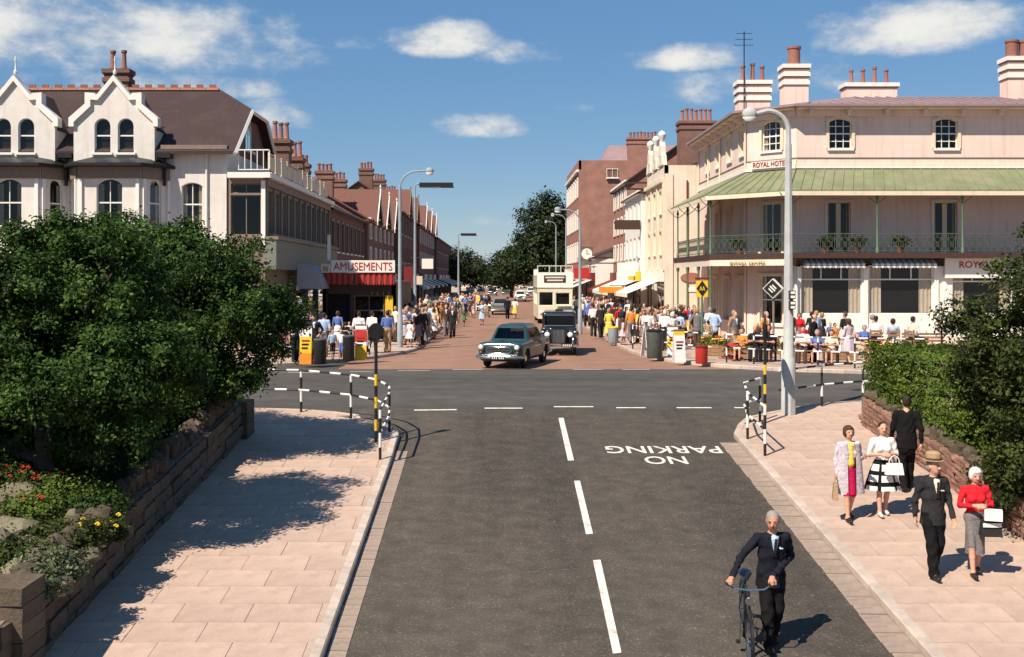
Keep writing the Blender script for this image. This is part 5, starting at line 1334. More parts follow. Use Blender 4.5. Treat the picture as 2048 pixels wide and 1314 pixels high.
def lamp(label, x, y, h, kind, arm, out, r=.075, m=m_lampm, lz=0, base=True):
    z0 = zg(y) + KH
    t = thing('street_lamp', label, 'street lamp', (x, y, z0), 0, 'street lamps')
    mb = MB()
    if kind == 'concrete':
        mb.lathe([(r * 2.4, -.1), (r * 2.3, 1.35), (r * 1.75, 1.42), (r * 1.5, 3.0), (r * 1.05, h - .8)], 8)
    else: mb.lathe([(r * 1.5, -.1), (r * 1.5, 1.3), (r * 1.05, 1.36), (r, 3), (r * .75, h - .7)], 10)
    mb.build('post', m, t, smooth=True)
    s = 1 if out > 0 else -1; o = abs(out)
    if arm == 'curve':
        rr = min(o, .75)
        pts = [(0, 0, h - .85)] + [(s * (rr - rr * math.cos(a)), 0, h - rr + rr * math.sin(a)) for a in [i * PI / 16 for i in range(0, 9)]]
        if o > rr: pts.append((s * o, 0, h + .02))
        if kind == 'concrete': pts += [(s * (rr + .28), 0, h - .07)]
        MB().tube(pts, r * (.85 if kind == 'concrete' else .45), 8).build('arm', m, t, smooth=True)
        e = pts[-1]
        MB().lathe([(.03, .16), (.09, .12), (.12, .02), (.105, -.05)], 12, sx=1.6, sy=.9).build('lantern', m, t, (e[0] + s * .16, 0, e[2] - .01), smooth=True)
        MB().lathe([(.105, 0), (.11, -.03), (.075, -.10), (.02, -.12)], 12, sx=1.6, sy=.9).build('lens', m_lens, t, (e[0] + s * .16, 0, e[2] - .075), smooth=True)
    else:                                               # long flat fluorescent lantern
        MB().tube([(0, 0, h - .75), (0, 0, h - .05), (s * .15, 0, h + .05), (s * .3, 0, h + .05)], r * .5, 8).build('arm', m, t, smooth=True)
        MB().box(0, s * o, -.16, .16, -.12, .12).box(s * o * .62, s * (o + .04), -.17, .17, -.16, -.10).build('lantern', m_bp, t, (s * .25, 0, h))
        MB().box(s * .05, s * o * .6, -.12, .12, -.17, -.122).build('lens', m_lens, t, (s * .25, 0, h))
    return t
b = gp(1577, 828, KH)
lt_big = lamp('tall pale concrete lamp post with its lantern turned left, near right corner', b[0], b[1], PZ(222, b[1]) - zg(b[1]) - KH, 'concrete', 'curve', -.5, .075, m_lamp)
pb = MB().box(-.07, .07, -.10, .02, -.1, .1).box(-.05, .05, -.12, -.101, .02, .08, 1).box(-.05, .05, -.12, -.101, -.08, -.02, 1)
for dz in (1.55, 1.8): pb.build('post_plate', [m_bp, m_wp], lt_big, (.04, -.13, dz + 1.1))
lamp('blue grey lamp post with a swan neck by the amusement arcade', -4.19, 48.5, PZ(348, 48.5), 'steel', 'curve', 1.15, .085)
lamp('lamp post with a long flat lantern behind the swan neck one', PX(830, 62), 62, PZ(374, 62), 'steel', 'flat', 1.9, .085)
lamp('far lamp post with a flat lantern on the left before the trees', PX(917, 120), 120, PZ(471, 120), 'steel', 'flat', 1.7, .11)
lamp('lamp post with curved arm beside the open-top bus, right pavement', PX(1160, 62), 62, PZ(424, 62), 'steel', 'curve', -1.1, .085)
lamp('thinner lamp post behind the bus, against the tall tree', PX(1132, 105), 105, PZ(432, 105), 'steel', 'curve', -1.1, .085)
lamp('farthest thin lamp post in front of the tall tree', PX(1112, 140), 140, PZ(445, 140), 'steel', 'curve', -1.1, .1)

def sign_pole(label, x, y, h, edge, disc=.23):
    z0 = zg(y) + KH; t = thing('sign_pole', label, 'traffic sign', (x, y, z0), 0, 'black and yellow sign poles')
    n = 9; mb = MB(); q = [(0, 0, -.05)] + [(0, 0, (h - .2) * (i + 1) / n) for i in range(n)]
    mb.tube(q, .036, 8, [(i + 1) % 2 if i < n - 2 else 1 for i in range(n + 1)]).build('pole', [m_ye, m_bp], t, smooth=True)
    d = MB().lathe([(.001, -.012), (disc, -.012), (disc + .012, 0), (disc, .012), (.001, .012)], 24)
    d.xf(Matrix.Rotation(R(90), 4, 'X'))
    d.build('sign_disc', m_bp, t, (0, -.05 if not edge else 0, h), R(80) if edge else R(20), smooth=True)
    MB().box(-.05, .05, -.05, .05, -.16, .16).build('bracket', m_bp, t, (0, 0, h - .1))
p = gp(752, 884, KH); sign_pole('black and yellow pole with a black round sign at the near left corner', p[0], p[1], 2.42, False, .17)
p = gp(1530, 846, KH); sign_pole('black and yellow pole with its round sign seen edge on, near right corner', p[0], p[1], 2.25, True, .3)
MB()
# road sign box turned on its corner, on a post before the hotel
p = gp(1547, 705); t = thing('diamond_sign', 'dark square sign box set on its corner in front of the hotel corner', 'sign', (p[0], p[1], KH))
hz0 = PZ(577, p[1])
MB().tube([(0, 0, 0), (0, 0, hz0 - KH)], .05, 8).build('post', m_taupe, t)
d = MB().box(-.30, .30, -.16, .16, -.30, .30).box(-.275, .275, -.17, -.161, -.275, .275, 1).box(-.15, .15, -.175, -.171, -.03, .03, 2).box(-.12, .12, -.175, -.171, .08, .13, 2).box(-.12, .12, -.175, -.171, -.14, -.09, 2); d.xf(Matrix.Rotation(R(45), 4, 'Y'))
o = d.build('sign_box', [m_wp, m_bp, m_lens], t, (0, 0, hz0 - KH)); o.rotation_euler.z = R(-28)
# motoring club badge sign
p = (8.75, 46.5); t = thing('badge_sign', 'square yellow and black hanging sign on a green post at the hotel corner', 'sign', (p[0], p[1], KH))
MB().tube([(0, 0, 0), (0, 0, 2.95)], .05, 8).build('post', m_greenp, t)
MB().box(-.25, .25, -.04, .04, -.36, .36).build('sign_board', m_yel, t, (0, 0, PZ(577, 46.5) - KH))
sq = MB().prism([(-.24, 0), (0, .33), (.24, 0), (0, -.33)], -.06, -.042); sq.build('emblem', m_bp, t, (0, 0, PZ(577, 46.5) - KH))
o = obj('lettering', text_mesh('AA', .24, .2, m_yel, .004, .01), t, (-.12, -.066, PZ(577, 46.5) - KH - .1)); o.rotation_euler = (R(90), 0, 0)
MB().box(-.28, .28, -.06, .06, 0, .1).build('sign_cap', m_dkred, t, (0, 0, PZ(577, 46.5) - KH + .37))

# display boards, bins and planters
m_or = mat('orange_paint', (.65, .22, .02), .5, .12, 8)
m_bin = mat('grey_green_bin', (.075, .085, .075), .6, .2, 8, dirt=(.04, .04, .04), damt=.5)
def a_board(label, px_, py_, wd, h, bands, rz=0, lean=.1):
    p = gp(px_, py_, KH); t = thing('sign_board', label, 'sign board', (p[0], p[1], KH), rz, 'advertising boards on the pavement')
    for s in (-1, 1):
        z = 0; b = MB()
        for i, (f_, m_) in enumerate(bands):
            z1 = z + f_ * h; y0, y1 = s * lean * (1 - z / h) * 1.6, s * lean * (1 - z1 / h) * 1.6
            b.add([(-wd / 2, y0, z), (wd / 2, y0, z), (wd / 2, y1, z1), (-wd / 2, y1, z1), (-wd / 2, y0 + .02, z), (wd / 2, y0 + .02, z), (wd / 2, y1 + .02, z1), (-wd / 2, y1 + .02, z1)],
                  [(0, 1, 2, 3), (7, 6, 5, 4), (0, 4, 5, 1), (2, 6, 7, 3), (0, 3, 7, 4), (1, 5, 6, 2)], i)
            z = z1
        o = b.build('panel', [m_ for _, m_ in bands], t)
        if s < 0:
            for q in range(3): MB().box(-wd * .33, wd * (.33 - .08 * q), -.008, 0, 0, h * .045).build('printed_line', m_bp if q else m_redp, o, (0, -lean * 1.6 * (1 - .62 + .1 * q) - .006, h * (.62 - .1 * q)))
    MB().box(-wd / 2, wd / 2, -.02, .04, h, h + .04).build('top_rail', m_taupe, t)
a_board('yellow and orange board on the far left corner, nearest the tree', 612, 728, .42, 1.3, [(.3, m_or), (.15, m_ye), (.3, m_yel), (.25, m_wp)])
a_board('red over yellow board on the far left corner beside the lamp', 722, 720, .42, 1.3, [(.42, m_yel), (.1, m_wp), (.36, m_redp), (.12, m_wp)])
a_board('white board with a yellow patch on the right corner', 1345, 712, .42, 1.15, [(.3, m_wp), (.3, m_yel), (.4, m_wp)])
a_board('pale narrow board with a yellow head nearest the right kerb', 1358, 724, .42, 1.15, [(.85, m_wp), (.15, m_yel)], .2)
a_board('slim leaning white board left of the grey litter bin', 1292, 712, .25, 1.3, [(.9, m_wp), (.1, m_cream)], .9)
def bin_(label, px_, py_, r, h, m, rimm):
    p = gp(px_, py_, KH); t = thing('litter_bin', label, 'bin', (p[0], p[1], KH), 0, 'pavement bins')
    mb = MB(); n = 14
    mb.lathe([(r * .9, 0), (r, .04), (r, h * .92), (r * .88, h * .92), (r * .82, .1)], n, fn=lambda a, z: 1 + .02 * math.cos(7 * a)); mb.build('body', m, t, smooth=True)
    MB().lathe([(r * 1.05, 0), (r * 1.08, .05), (r * .8, .09), (r * .8, 0)], n).build('rim', rimm, t, (0, 0, h * .92), smooth=True)
bin_('dark grey-green litter bin among the right-hand boards', 1309, 716, .3, 1.1, m_bin, m_bp)
bin_('bright red bin standing by the guard rail right of the boards', 1403, 727, .22, .62, m_redp, m_dkred)
bin_('black litter bin beside the yellow board on the left corner', 640, 728, .22, .9, m_bp, m_bin)
bin_('black litter bin in the middle of the left corner rail', 697, 722, .22, .95, m_bp, m_bin)
bin_('grey bin with a yellow lid by the far right crowd', 1226, 686, .25, .75, m_lampm, m_yel)
# forecourt planters with flowers, benches
m_wood = mat('teak_slat', (.26, .14, .075), .7, .25, 12)
random.seed(77)
plx = [(8.6, 43.3, 0), (10.0, 42.3, 1), (11.4, 41.5, 2), (12.9, 41.1, 1), (9.2, 45.4, 1), (11.0, 44.4, 0), (14.4, 40.9, 0)]
nm_ = ['first from the sign boards', 'second from the sign boards', 'third from the sign boards', 'fourth from the sign boards', 'behind the front row, nearer the corner sign', 'behind the front row, under the corner window', 'last one, nearest the hedge']
for i, (x, y, c) in enumerate(plx):
    t = thing('flower_planter', 'brown flower planter in the hotel forecourt, ' + nm_[i], 'planter', (x, y, KH), -.5 if i < 3 else -.15, 'forecourt planters')
    for k2 in range(3): MB().box(-.62, .62, -.2, .2, 0, .13).build('board', m_wood, t, (0, 0, .02 + k2 * .14))
    obj('foliage', leaf_mesh('foliage', [(-.35, 0, .48, .28, .2, .16), (.3, 0, .48, .3, .2, .16)], 500, .05, m_leaf_h, 300 + i, per=12, spread=.07), t)
    for j in range(20):
        b = MB(); 
        for q in range(5): b.ell((math.cos(q * 1.26) * .035, math.sin(q * 1.26) * .035, 0), (.03, .03, .022), 6, 4)
        b.build('flower_head', [m_yel_fl, m_red_fl, m_wht_fl][c if j % 4 else (c + 1) % 3], t, (random.uniform(-.58, .58), random.uniform(-.18, .18), random.uniform(.55, .7)))
def bench(label, x, y, rz):
    t = thing('park_bench', label, 'bench', (x, y, KH), rz, 'forecourt benches')
    for i in range(4): MB().box(-.8, .8, -.045, .045, .42, .45).build('seat_slat', m_wood, t, (0, -.2 + i * .11, 0))
    for i in range(3): MB().box(-.8, .8, -.015, .015, 0, .09).build('back_slat', m_wood, t, (0, .24 + i * .02, .55 + i * .13))
    for s in (-.7, .7):
        MB().box(s - .03, s + .03, -.26, -.2, 0, .42).box(s - .03, s + .03, .17, .25, 0, .9).box(s - .029, s + .029, -.2, .17, .34, .419).box(s - .035, s + .035, -.26, .2, .6, .64).build('leg', m_bp, t)
bench('slatted bench facing the road, left in the forecourt', 9.6, 40.6, -.6); bench('slatted bench in the middle of the forecourt', 11.6, 39.6, -.4); bench('slatted bench under the big hotel window', 14.6, 43.5, -.1); bench('slatted bench right of the one under the hotel window', 16.8, 43.0, -.1)
# stacked deck chairs by the rail
p = gp(1470, 727); 
for i in range(3):
    t = thing('deck_chair', ['lowest', 'middle', 'top'][i] + ' deck chair of the red and orange stack behind the rail', 'deck chair', (p[0], p[1] + .5, KH + .22 * i), .2, 'stack of deck chairs')
    for s in (-.3, .3): MB().box(s - .025, s + .025, -.55, .55, 0, .05).build('side_rail', m_wood, t)
    for s in (-.5, .5): MB().box(-.27, .27, s - .025, s + .025, .002, .048).build('cross_bar', m_wood, t)
    MB().add([(-.26, -.47, .06), (.26, -.47, .06), (.26, 0, .16), (-.26, 0, .16), (.26, .47, .06), (-.26, .47, .06)], [(0, 1, 2, 3), (3, 2, 4, 5)]).build('canvas', [m_redp, m_or, m_redp][i], t)
    MB().box(-.24, -.2, -.2, .2, -.17 if i else 0, .0).box(.2, .24, -.2, .2, -.17 if i else 0, 0).build('leg', m_wood, t)
# sandwich-shop signs in the street
def hang(label, x, y, z, w_, h_, m_):
    t = thing('projecting_sign', label, 'sign', (x, y, z), 0, 'projecting shop signs')
    MB().box(-w_ / 2, w_ / 2, -.06, .06, 0, h_).build('sign_panel', m_, t)
    MB().tube([(-.1, 0, h_ + .08), (1.2 if x > 0 else -1.4, 0, h_ + .08)], .03, 6).build('bracket', m_bp, t)
hang('orange brown projecting sign next to the amusement arcade', -5.5, 70, 2.7, .6, 1.2, m_dkred); hang('pale pennant-like sign high over the left shops', -5.4, 88, 3.9, .9, .8, m_awn)
hang('orange sign under the broad white awning, right side', 7.6, 72, 2.2, 1.6, .4, m_or); hang('cream projecting sign beyond the arcade', -5.6, 78, 2.7, .9, .6, m_cream); hang('red and white sign over the low white shops', 7.1, 90, 3.1, 1.3, .9, m_redp)

# pot plants standing behind the veranda railing
hp_ = ['between the corner post and the lamp post', 'just right of the tall lamp post', 'under the first pair of glass doors', 'between the first two pairs of glass doors', 'under the second pair of glass doors', 'last one before the shrub']
for i, px_ in enumerate((1478, 1650, 1715, 1800)):
    d = HD - 1.6 if px_ > 1590 else HD + .6
    t = thing('pot_plant', 'leafy pot plant behind the veranda railing, ' + hp_[i], 'plant', (PX(px_, d), d, FZ1), 0, 'pot plants on the veranda')
    MB().lathe([(.12, 0), (.17, .26), (.19, .27), (.19, .31), (.14, .31)], 12).build('pot', m_terra, t, smooth=True)
    obj('foliage', leaf_mesh('foliage', [(0, 0, .5, .36, .3, .24)], 600, .06, m_leaf_y, 700 + i, per=15, spread=.08), t)
# ------------------------------------------------------------------ smooth bodies: blended solids turned into one continuous surface
def surface_nets(D, o, h):
    ins = D < 0; nx, ny, nz = D.shape
    acc = np.zeros((nx - 1, ny - 1, nz - 1, 3), np.float32); cnt = np.zeros((nx - 1, ny - 1, nz - 1), np.float32)
    cr = [(a, b, c) for a in (0, 1) for b in (0, 1) for c in (0, 1)]
    sl = lambda c: D[c[0]:nx - 1 + c[0], c[1]:ny - 1 + c[1], c[2]:nz - 1 + c[2]]
    for i, p in enumerate(cr):
        for ax in range(3):
            if p[ax]: continue
            q = list(p); q[ax] = 1; q = tuple(q)
            d0, d1 = sl(p), sl(q); m = (d0 < 0) != (d1 < 0)
            if not m.any(): continue
            t = d0[m] / (d0[m] - d1[m])
            for a in range(3): acc[..., a][m] += p[a] + (t if a == ax else 0)
            cnt[m] += 1
    act = cnt > 0; idx = -np.ones(act.shape, np.int64); n = int(act.sum()); idx[act] = np.arange(n)
    cells = np.argwhere(act); V = (acc[act] / cnt[act][:, None] + cells) * h + np.array(o)
    Q = []
    for ax in range(3):
        s0 = [slice(1, -1)] * 3; s1 = [slice(1, -1)] * 3; s0[ax] = slice(0, -1); s1[ax] = slice(1, None)
        a, b = ins[tuple(s0)], ins[tuple(s1)]
        for m, rev in ((a & ~b, False), (~a & b, True)):
            e = np.argwhere(m)
            if not len(e): continue
            e = e + np.array([0 if i == ax else 1 for i in range(3)])
            u, v = [(1, 2), (2, 0), (0, 1)][ax]
            def g(du, dv):
                k = e.copy(); k[:, u] -= du; k[:, v] -= dv; return idx[k[:, 0], k[:, 1], k[:, 2]]
            q = np.stack([g(1, 1), g(0, 1), g(0, 0), g(1, 0)], 1)
            Q.append(q[:, ::-1] if rev else q)
    return V, np.concatenate(Q), cells
class Solid:
    def __init__(s): s.p = []
    def cone(s, a, b, ra, rb, m=0, sc=(1, 1, 1), k=.03, fold=0.): s.p.append(('c', np.array(a, float), np.array(b, float), ra, rb, m, np.array(sc, float), k, fold)); return s
    def ell(s, c, r, m=0, k=.03): s.p.append(('e', np.array(c, float), np.array(r, float), 0, 0, m, None, k, 0)); return s
    def box(s, c, hf, r, m=0, k=.03): s.p.append(('b', np.array(c, float), np.array(hf, float), r, 0, m, None, k, 0)); return s
    def fn(s, f, lo, hi, m=0, k=.03): s.p.append(('f', np.array(lo, float), np.array(hi, float), f, 0, m, None, k, 0)); return s
    def cut(s, f, lo, hi): s.p.append(('x', np.array(lo, float), np.array(hi, float), f, 0, None, None, 0, 0)); return s
    def mesh_data(s, h):
        B = []
        for q in s.p:
            if q[0] == 'c':
                r = max(q[3], q[4]); B.append((np.minimum(q[1], q[2]) - r * np.maximum(q[6], 1), np.maximum(q[1], q[2]) + r * np.maximum(q[6], 1)))
            elif q[0] in 'eb': B.append((q[1] - q[2], q[1] + q[2]))
            else: B.append((q[1], q[2]))
        keep = [b for b, q in zip(B, s.p) if q[0] != 'x']
        lo = np.min([b[0] for b in keep], 0) - 3 * h; hi = np.max([b[1] for b in keep], 0) + 3 * h
        n = np.ceil((hi - lo) / h).astype(int) + 1
        D = np.full(n, .2, np.float32); best = np.full(n, 9., np.float32); lab = np.zeros(n, np.int16)
        ax = [lo[i] + h * np.arange(n[i]) for i in range(3)]
        for q, b in zip(s.p, B):
            mg = .09
            i0 = np.clip(((b[0] - mg - lo) / h).astype(int), 0, n); i1 = np.clip(((b[1] + mg - lo) / h).astype(int) + 2, 0, n)
            if (i1 <= i0).any(): continue
            S3 = tuple(slice(a, c) for a, c in zip(i0, i1))
            x, y, z = (ax[0][S3[0]][:, None, None], ax[1][S3[1]][None, :, None], ax[2][S3[2]][None, None, :])
            if q[0] == 'c':
                a, e, ra, rb, m, sc, k, fold = q[1:]
                c = (a + e) / 2; P_ = [(x - c[0]) / sc[0], (y - c[1]) / sc[1], (z - c[2]) / sc[2]]
                a2, e2 = (a - c) / sc, (e - c) / sc; d_ = e2 - a2; L2 = float(d_ @ d_) + 1e-9
                t = np.clip(((P_[0] - a2[0]) * d_[0] + (P_[1] - a2[1]) * d_[1] + (P_[2] - a2[2]) * d_[2]) / L2, 0, 1)
                d = np.sqrt(sum((P_[i] - a2[i] - t * d_[i]) ** 2 for i in range(3))) - (ra + t * (rb - ra))
                d = d * min(1, float(sc.min()) * 1.25)
                if fold: d = d + fold * np.sin(34 * z + 5 * np.sin(11 * x + 7 * y))
            elif q[0] == 'e':
                c, r, m, k = q[1], q[2], q[5], q[7]
                k0 = np.sqrt(((x - c[0]) / r[0]) ** 2 + ((y - c[1]) / r[1]) ** 2 + ((z - c[2]) / r[2]) ** 2) + 1e-9
                k1 = np.sqrt(((x - c[0]) / r[0] ** 2) ** 2 + ((y - c[1]) / r[1] ** 2) ** 2 + ((z - c[2]) / r[2] ** 2) ** 2) + 1e-9
                d = k0 * (k0 - 1) / k1
            elif q[0] == 'b':
                c, hf, r, m, k = q[1], q[2], q[3], q[5], q[7]
                u = [np.abs(v - c[i]) - hf[i] + r for i, v in enumerate((x, y, z))]
                d = np.sqrt(sum(np.maximum(v, 0) ** 2 for v in u)) + np.minimum(np.maximum(np.maximum(u[0], u[1]), u[2]), 0) - r
            else:
                d = q[3](x, y, z); m, k = q[5], q[7]
            d = np.broadcast_to(d, D[S3].shape).astype(np.float32)
            if q[0] == 'x': D[S3] = np.maximum(D[S3], -d); continue
            A = D[S3]; hh = np.clip(.5 + .5 * (A - d) / k, 0, 1)
            D[S3] = A * (1 - hh) + d * hh - k * hh * (1 - hh)
            b_ = best[S3]; w_ = d < b_; b_[w_] = d[w_]; lab[S3][w_] = m
        V, Q, cells = surface_nets(D, lo, h)
        return V, Q, lab[tuple(cells.T)][Q[:, 0]]
def poly_mesh(name, V, Q, mi, mats, smooth=True):
    me = bpy.data.meshes.new(name); n = len(Q)
    me.vertices.add(len(V)); me.vertices.foreach_set('co', np.asarray(V, np.float32).ravel())
    me.loops.add(4 * n); me.loops.foreach_set('vertex_index', Q.ravel().astype(np.int32))
    me.polygons.add(n); me.polygons.foreach_set('loop_start', np.arange(0, 4 * n, 4, dtype=np.int32))
    for m in mats: me.materials.append(m)
    me.polygons.foreach_set('material_index', np.asarray(mi, np.int32))
    me.update(calc_edges=True); me.validate()
    if smooth: me.shade_smooth()
    return me
def sub_mesh(V, Q, mask):
    q = Q[mask]; u, inv = np.unique(q, return_inverse=True)
    return V[u], inv.reshape(q.shape)
# ------------------------------------------------------------------ vehicles
m_chrome = mat('chrome', (.62, .62, .60), .18, .04, 5, metal=1.0)
m_tyre = mat('tyre_rubber', (.018, .017, .017), .85, .2, 10)
m_carglass = glassmat('car_glass', mixv=.42)
m_blue = mat('blue_grey_car_paint', (.022, .050, .056), .32, .06, 3, spec=.4, coat=.3)
m_blk = mat('black_car_paint', (.010, .010, .012), .28, .1, 3, spec=.5, coat=.6)
m_seat = mat('seat_leather', (.16, .11, .08), .7, .2, 8)
m_plate = mat('number_plate', (.03, .03, .03), .5, .1, 5)
m_lampg = mat('headlamp_glass', (.75, .74, .70), .12, .03, 5, spec=.6)
def wheel_meshes(r, w_, name=''):
    ty = MB(); prof = [(r * .62, -w_ / 2), (r * .9, -w_ / 2), (r, -w_ * .3), (r, w_ * .3), (r * .9, w_ / 2), (r * .62, w_ / 2)]
    n = 20; k = len(prof)
    ty.add([(z, rr * math.cos(2 * PI * j / n), rr * math.sin(2 * PI * j / n)) for rr, z in prof for j in range(n)], [(i * n + j, i * n + (j + 1) % n, ((i + 1) % k) * n + (j + 1) % n, ((i + 1) % k) * n + j) for i in range(k) for j in range(n)])
    hp = MB(); pr = [(.001, -w_ * .35), (r * .3, -w_ * .42), (r * .34, -w_ * .36), (r * .5, -w_ * .2), (r * .64, -w_ * .3), (r * .64, w_ * .3), (.001, w_ * .3)]
    hp.add([(z, rr * math.cos(2 * PI * j / n), rr * math.sin(2 * PI * j / n)) for rr, z in pr for j in range(n)], [(i * n + j, i * n + (j + 1) % n, (i + 1) * n + (j + 1) % n, (i + 1) * n + j) for i in range(len(pr) - 1) for j in range(n)])
    return ty.mesh('tyre', m_tyre, True), hp.mesh('hubcap', m_chrome, True)
def add_wheels(t, xs, ys, r, w_):
    ty, hp = wheel_meshes(r, w_)
    for x in (-xs, xs):
        for y in ys:
            o = bpy.data.objects.new('wheel', ty); COL.objects.link(o); o.parent = t; o.location = (x, y, r); o.data.name = 'wheel'
            h_ = obj('hubcap', hp, o)
            if x > 0: h_.rotation_euler.z = PI
CARS = {}
def saloon(label, x, y, rz, paint, group=None, key='saloon', res=.028, det=True):
    """1950s saloon: front towards -y"""
    t = thing('saloon_car', label, 'car', (x, y, zg(y) + .004), rz, group)
    if key not in CARS:
        s = Solid()
        s.box((0, 0, .55), (.81, 2.10, .31), .20, 0, .08)
        s.box((0, -1.3, .80), (.60, .82, .13), .12, 0, .14)
        s.box((0, 1.6, .83), (.60, .55, .12), .12, 0, .14)
        for q in (-1, 1):
            s.cone((q * .655, -2.0, .755), (q * .69, -.5, .80), .155, .13, 0, k=.10)
            s.cone((q * .68, .6, .80), (q * .66, 2.1, .86), .12, .085, 0, k=.10)
        def cab(xx, yy, zz):
            e = zz - .95; X = np.abs(xx * (1 + .50 * e)) - .72 + .25; Y = np.abs((yy - .16) * (1 + .95 * e)) - 1.16 + .25; Z = np.abs(zz - 1.0) - .50 + .25
            return (np.sqrt(np.maximum(X, 0) ** 2 + np.maximum(Y, 0) ** 2 + np.maximum(Z, 0) ** 2) + np.minimum(np.maximum(np.maximum(X, Y), Z), 0) - .25) * .8
        s.fn(cab, (-.75, -1.2, .7), (.75, 1.6, 1.55), 0, .05)
        for q in (-1, 1):
            for yy in (-1.32, 1.28):
                s.cut(lambda X, Y, Z, yy=yy, q=q: np.maximum(np.sqrt((Y - yy) ** 2 + (Z - .32) ** 2) - .37, np.maximum(q * X * -1 + .52, q * X - 1.2)), (-1.2 if q < 0 else .4, yy - .4, 0), (-.4 if q < 0 else 1.2, yy + .4, .75))
        V, Q, lab = s.mesh_data(res)
        c = V[Q].mean(1); N = np.cross(V[Q[:, 2]] - V[Q[:, 0]], V[Q[:, 3]] - V[Q[:, 1]]); N /= np.linalg.norm(N, axis=1)[:, None] + 1e-9
        e = c[:, 2] - .95; u = (c[:, 1] - .16) * (1 + .95 * e); xw = c[:, 0] * (1 + .50 * e)
        band = (c[:, 2] > 1.0) & (c[:, 2] < 1.36)
        front = band & (u < -.9) & (np.abs(xw) < .58); rear = band & (u > .9) & (np.abs(xw) < .58)
        side = band & (np.abs(xw) > .6) & (np.abs(u) < .86) & (np.abs(u - .02) > .05) & (c[:, 2] > 1.02)
        CARS[key] = []
        for nm, mk, mt in (('body', ~(front | rear | side), None), ('windscreen', front, m_carglass), ('rear_window', rear, m_carglass), ('side_window', side & (c[:, 0] < 0) & (u < 0), m_carglass), ('side_window', side & (c[:, 0] < 0) & (u > 0), m_carglass),
                           ('side_window', side & (c[:, 0] > 0) & (u < 0), m_carglass), ('side_window', side & (c[:, 0] > 0) & (u > 0), m_carglass)):
            v2, q2 = sub_mesh(V, Q, mk); CARS[key].append((nm, v2, q2, mt))
        CARS[key + 'm'] = {}
    for i, (nm, v2, q2, mt) in enumerate(CARS[key]):
        kk = (i, (mt or paint).name)
        if kk not in CARS[key + 'm']: CARS[key + 'm'][kk] = poly_mesh(nm, v2, q2, np.zeros(len(q2), int), [mt or paint])
        b = obj(nm, CARS[key + 'm'][kk], t)
        if nm == 'body': body = b
    add_wheels(t, .68, (-1.32, 1.28), .33, .17)
    for q in (-1, 1):
        hl = MB().lathe([(.10, 0), (.115, .03), (.10, .05)], 16).xf(Matrix.Rotation(R(90), 4, 'X')).build('headlight', m_chrome, t, (q * .655, -2.16, .76), smooth=True)
        MB().ell((0, 0, 0), (.092, .05, .092), 14, 8).build('lens', m_lampg, hl, (0, -.035, 0), smooth=True)
        MB().ell((0, 0, 0), (.05, .03, .05), 10, 6).build('side_light', m_or, t, (q * .66, -2.13, .60), smooth=True)
        if det:
            MB().box(-.008, .008, -1.55, 1.85, -.018, .018).build('chrome_strip', m_chrome, t, (q * .815, 0, .72))
            for yy in (-.12, .95): MB().tube([(0, -.07, 0), (q * .03, -.05, 0), (q * .03, .05, 0), (0, .07, 0)], .012, 6).build('door_handle', m_chrome, t, (q * .80, yy, .84), smooth=True)
    g = MB().prism([(-.46, .0), (-.38, .12), (.38, .12), (.46, 0), (.36, -.1), (-.36, -.1)], 0, .04).build('grille', m_plate, t, (0, -2.175, .64))
    MB().tube([(-.47, 0, 0), (-.39, 0, .125), (.39, 0, .125), (.47, 0, 0), (.37, 0, -.105), (-.37, 0, -.105)], .022, 6, closed=True).build('grille_surround', m_chrome, g, smooth=True)
    for i in range(3): MB().box(-.4, .4, -.018, -.002, -.01, .01).build('grille_bar', m_chrome, g, (0, 0, -.05 + i * .055))
    for s, yy in ((-1, -2.16), (1, 2.14)):
        MB().tube([(-.84, -s * .34, 0), (-.80, -s * .1, 0), (-.55, 0, 0), (.55, 0, 0), (.80, -s * .1, 0), (.84, -s * .34, 0)], .062, 8).build('bumper', m_chrome, t, (0, yy - (.10 if s < 0 else -.04), .42), smooth=True)
    pl_ = MB().box(-.26, .26, -.01, .01, -.055, .055).build('number_plate', m_plate, t, (0, -2.34, .40))
    for i in range(6): MB().box(-.018, .018, -.004, 0, -.035, .035).build('plate_character', m_lampg, pl_, (-.18 + i * .072 + (.03 if i > 2 else 0), -.011, 0))
    if det:
        for q in (-.3, .3):
            MB().box(-.24, .24, -.08, .08, 0, .5).box(-.24, .24, -.45, .0, -.1, .05).build('seat', m_seat, t, (q, .12, .72))
        MB().tube([(.16 * math.cos(a * PI / 8), .03 * math.sin(a * PI / 8), .16 * math.sin(a * PI / 8)) for a in range(16)], .013, 6, closed=True).build('steering_wheel', m_plate, t, (.32, -.45, 1.05), smooth=True)
        MB().tube([(0, -.28, 0), (0, 0, .025), (0, .1, .01)], [.008, .02, .008], 6).build('bonnet_mascot', m_chrome, t, (0, -1.72, .945), smooth=True)
    return t
p = gp(1010, 738)
saloon('blue grey saloon car turning out of the street, in front of the taxi', p[0] + .42, p[1] + 2.0, R(-17), m_blue)

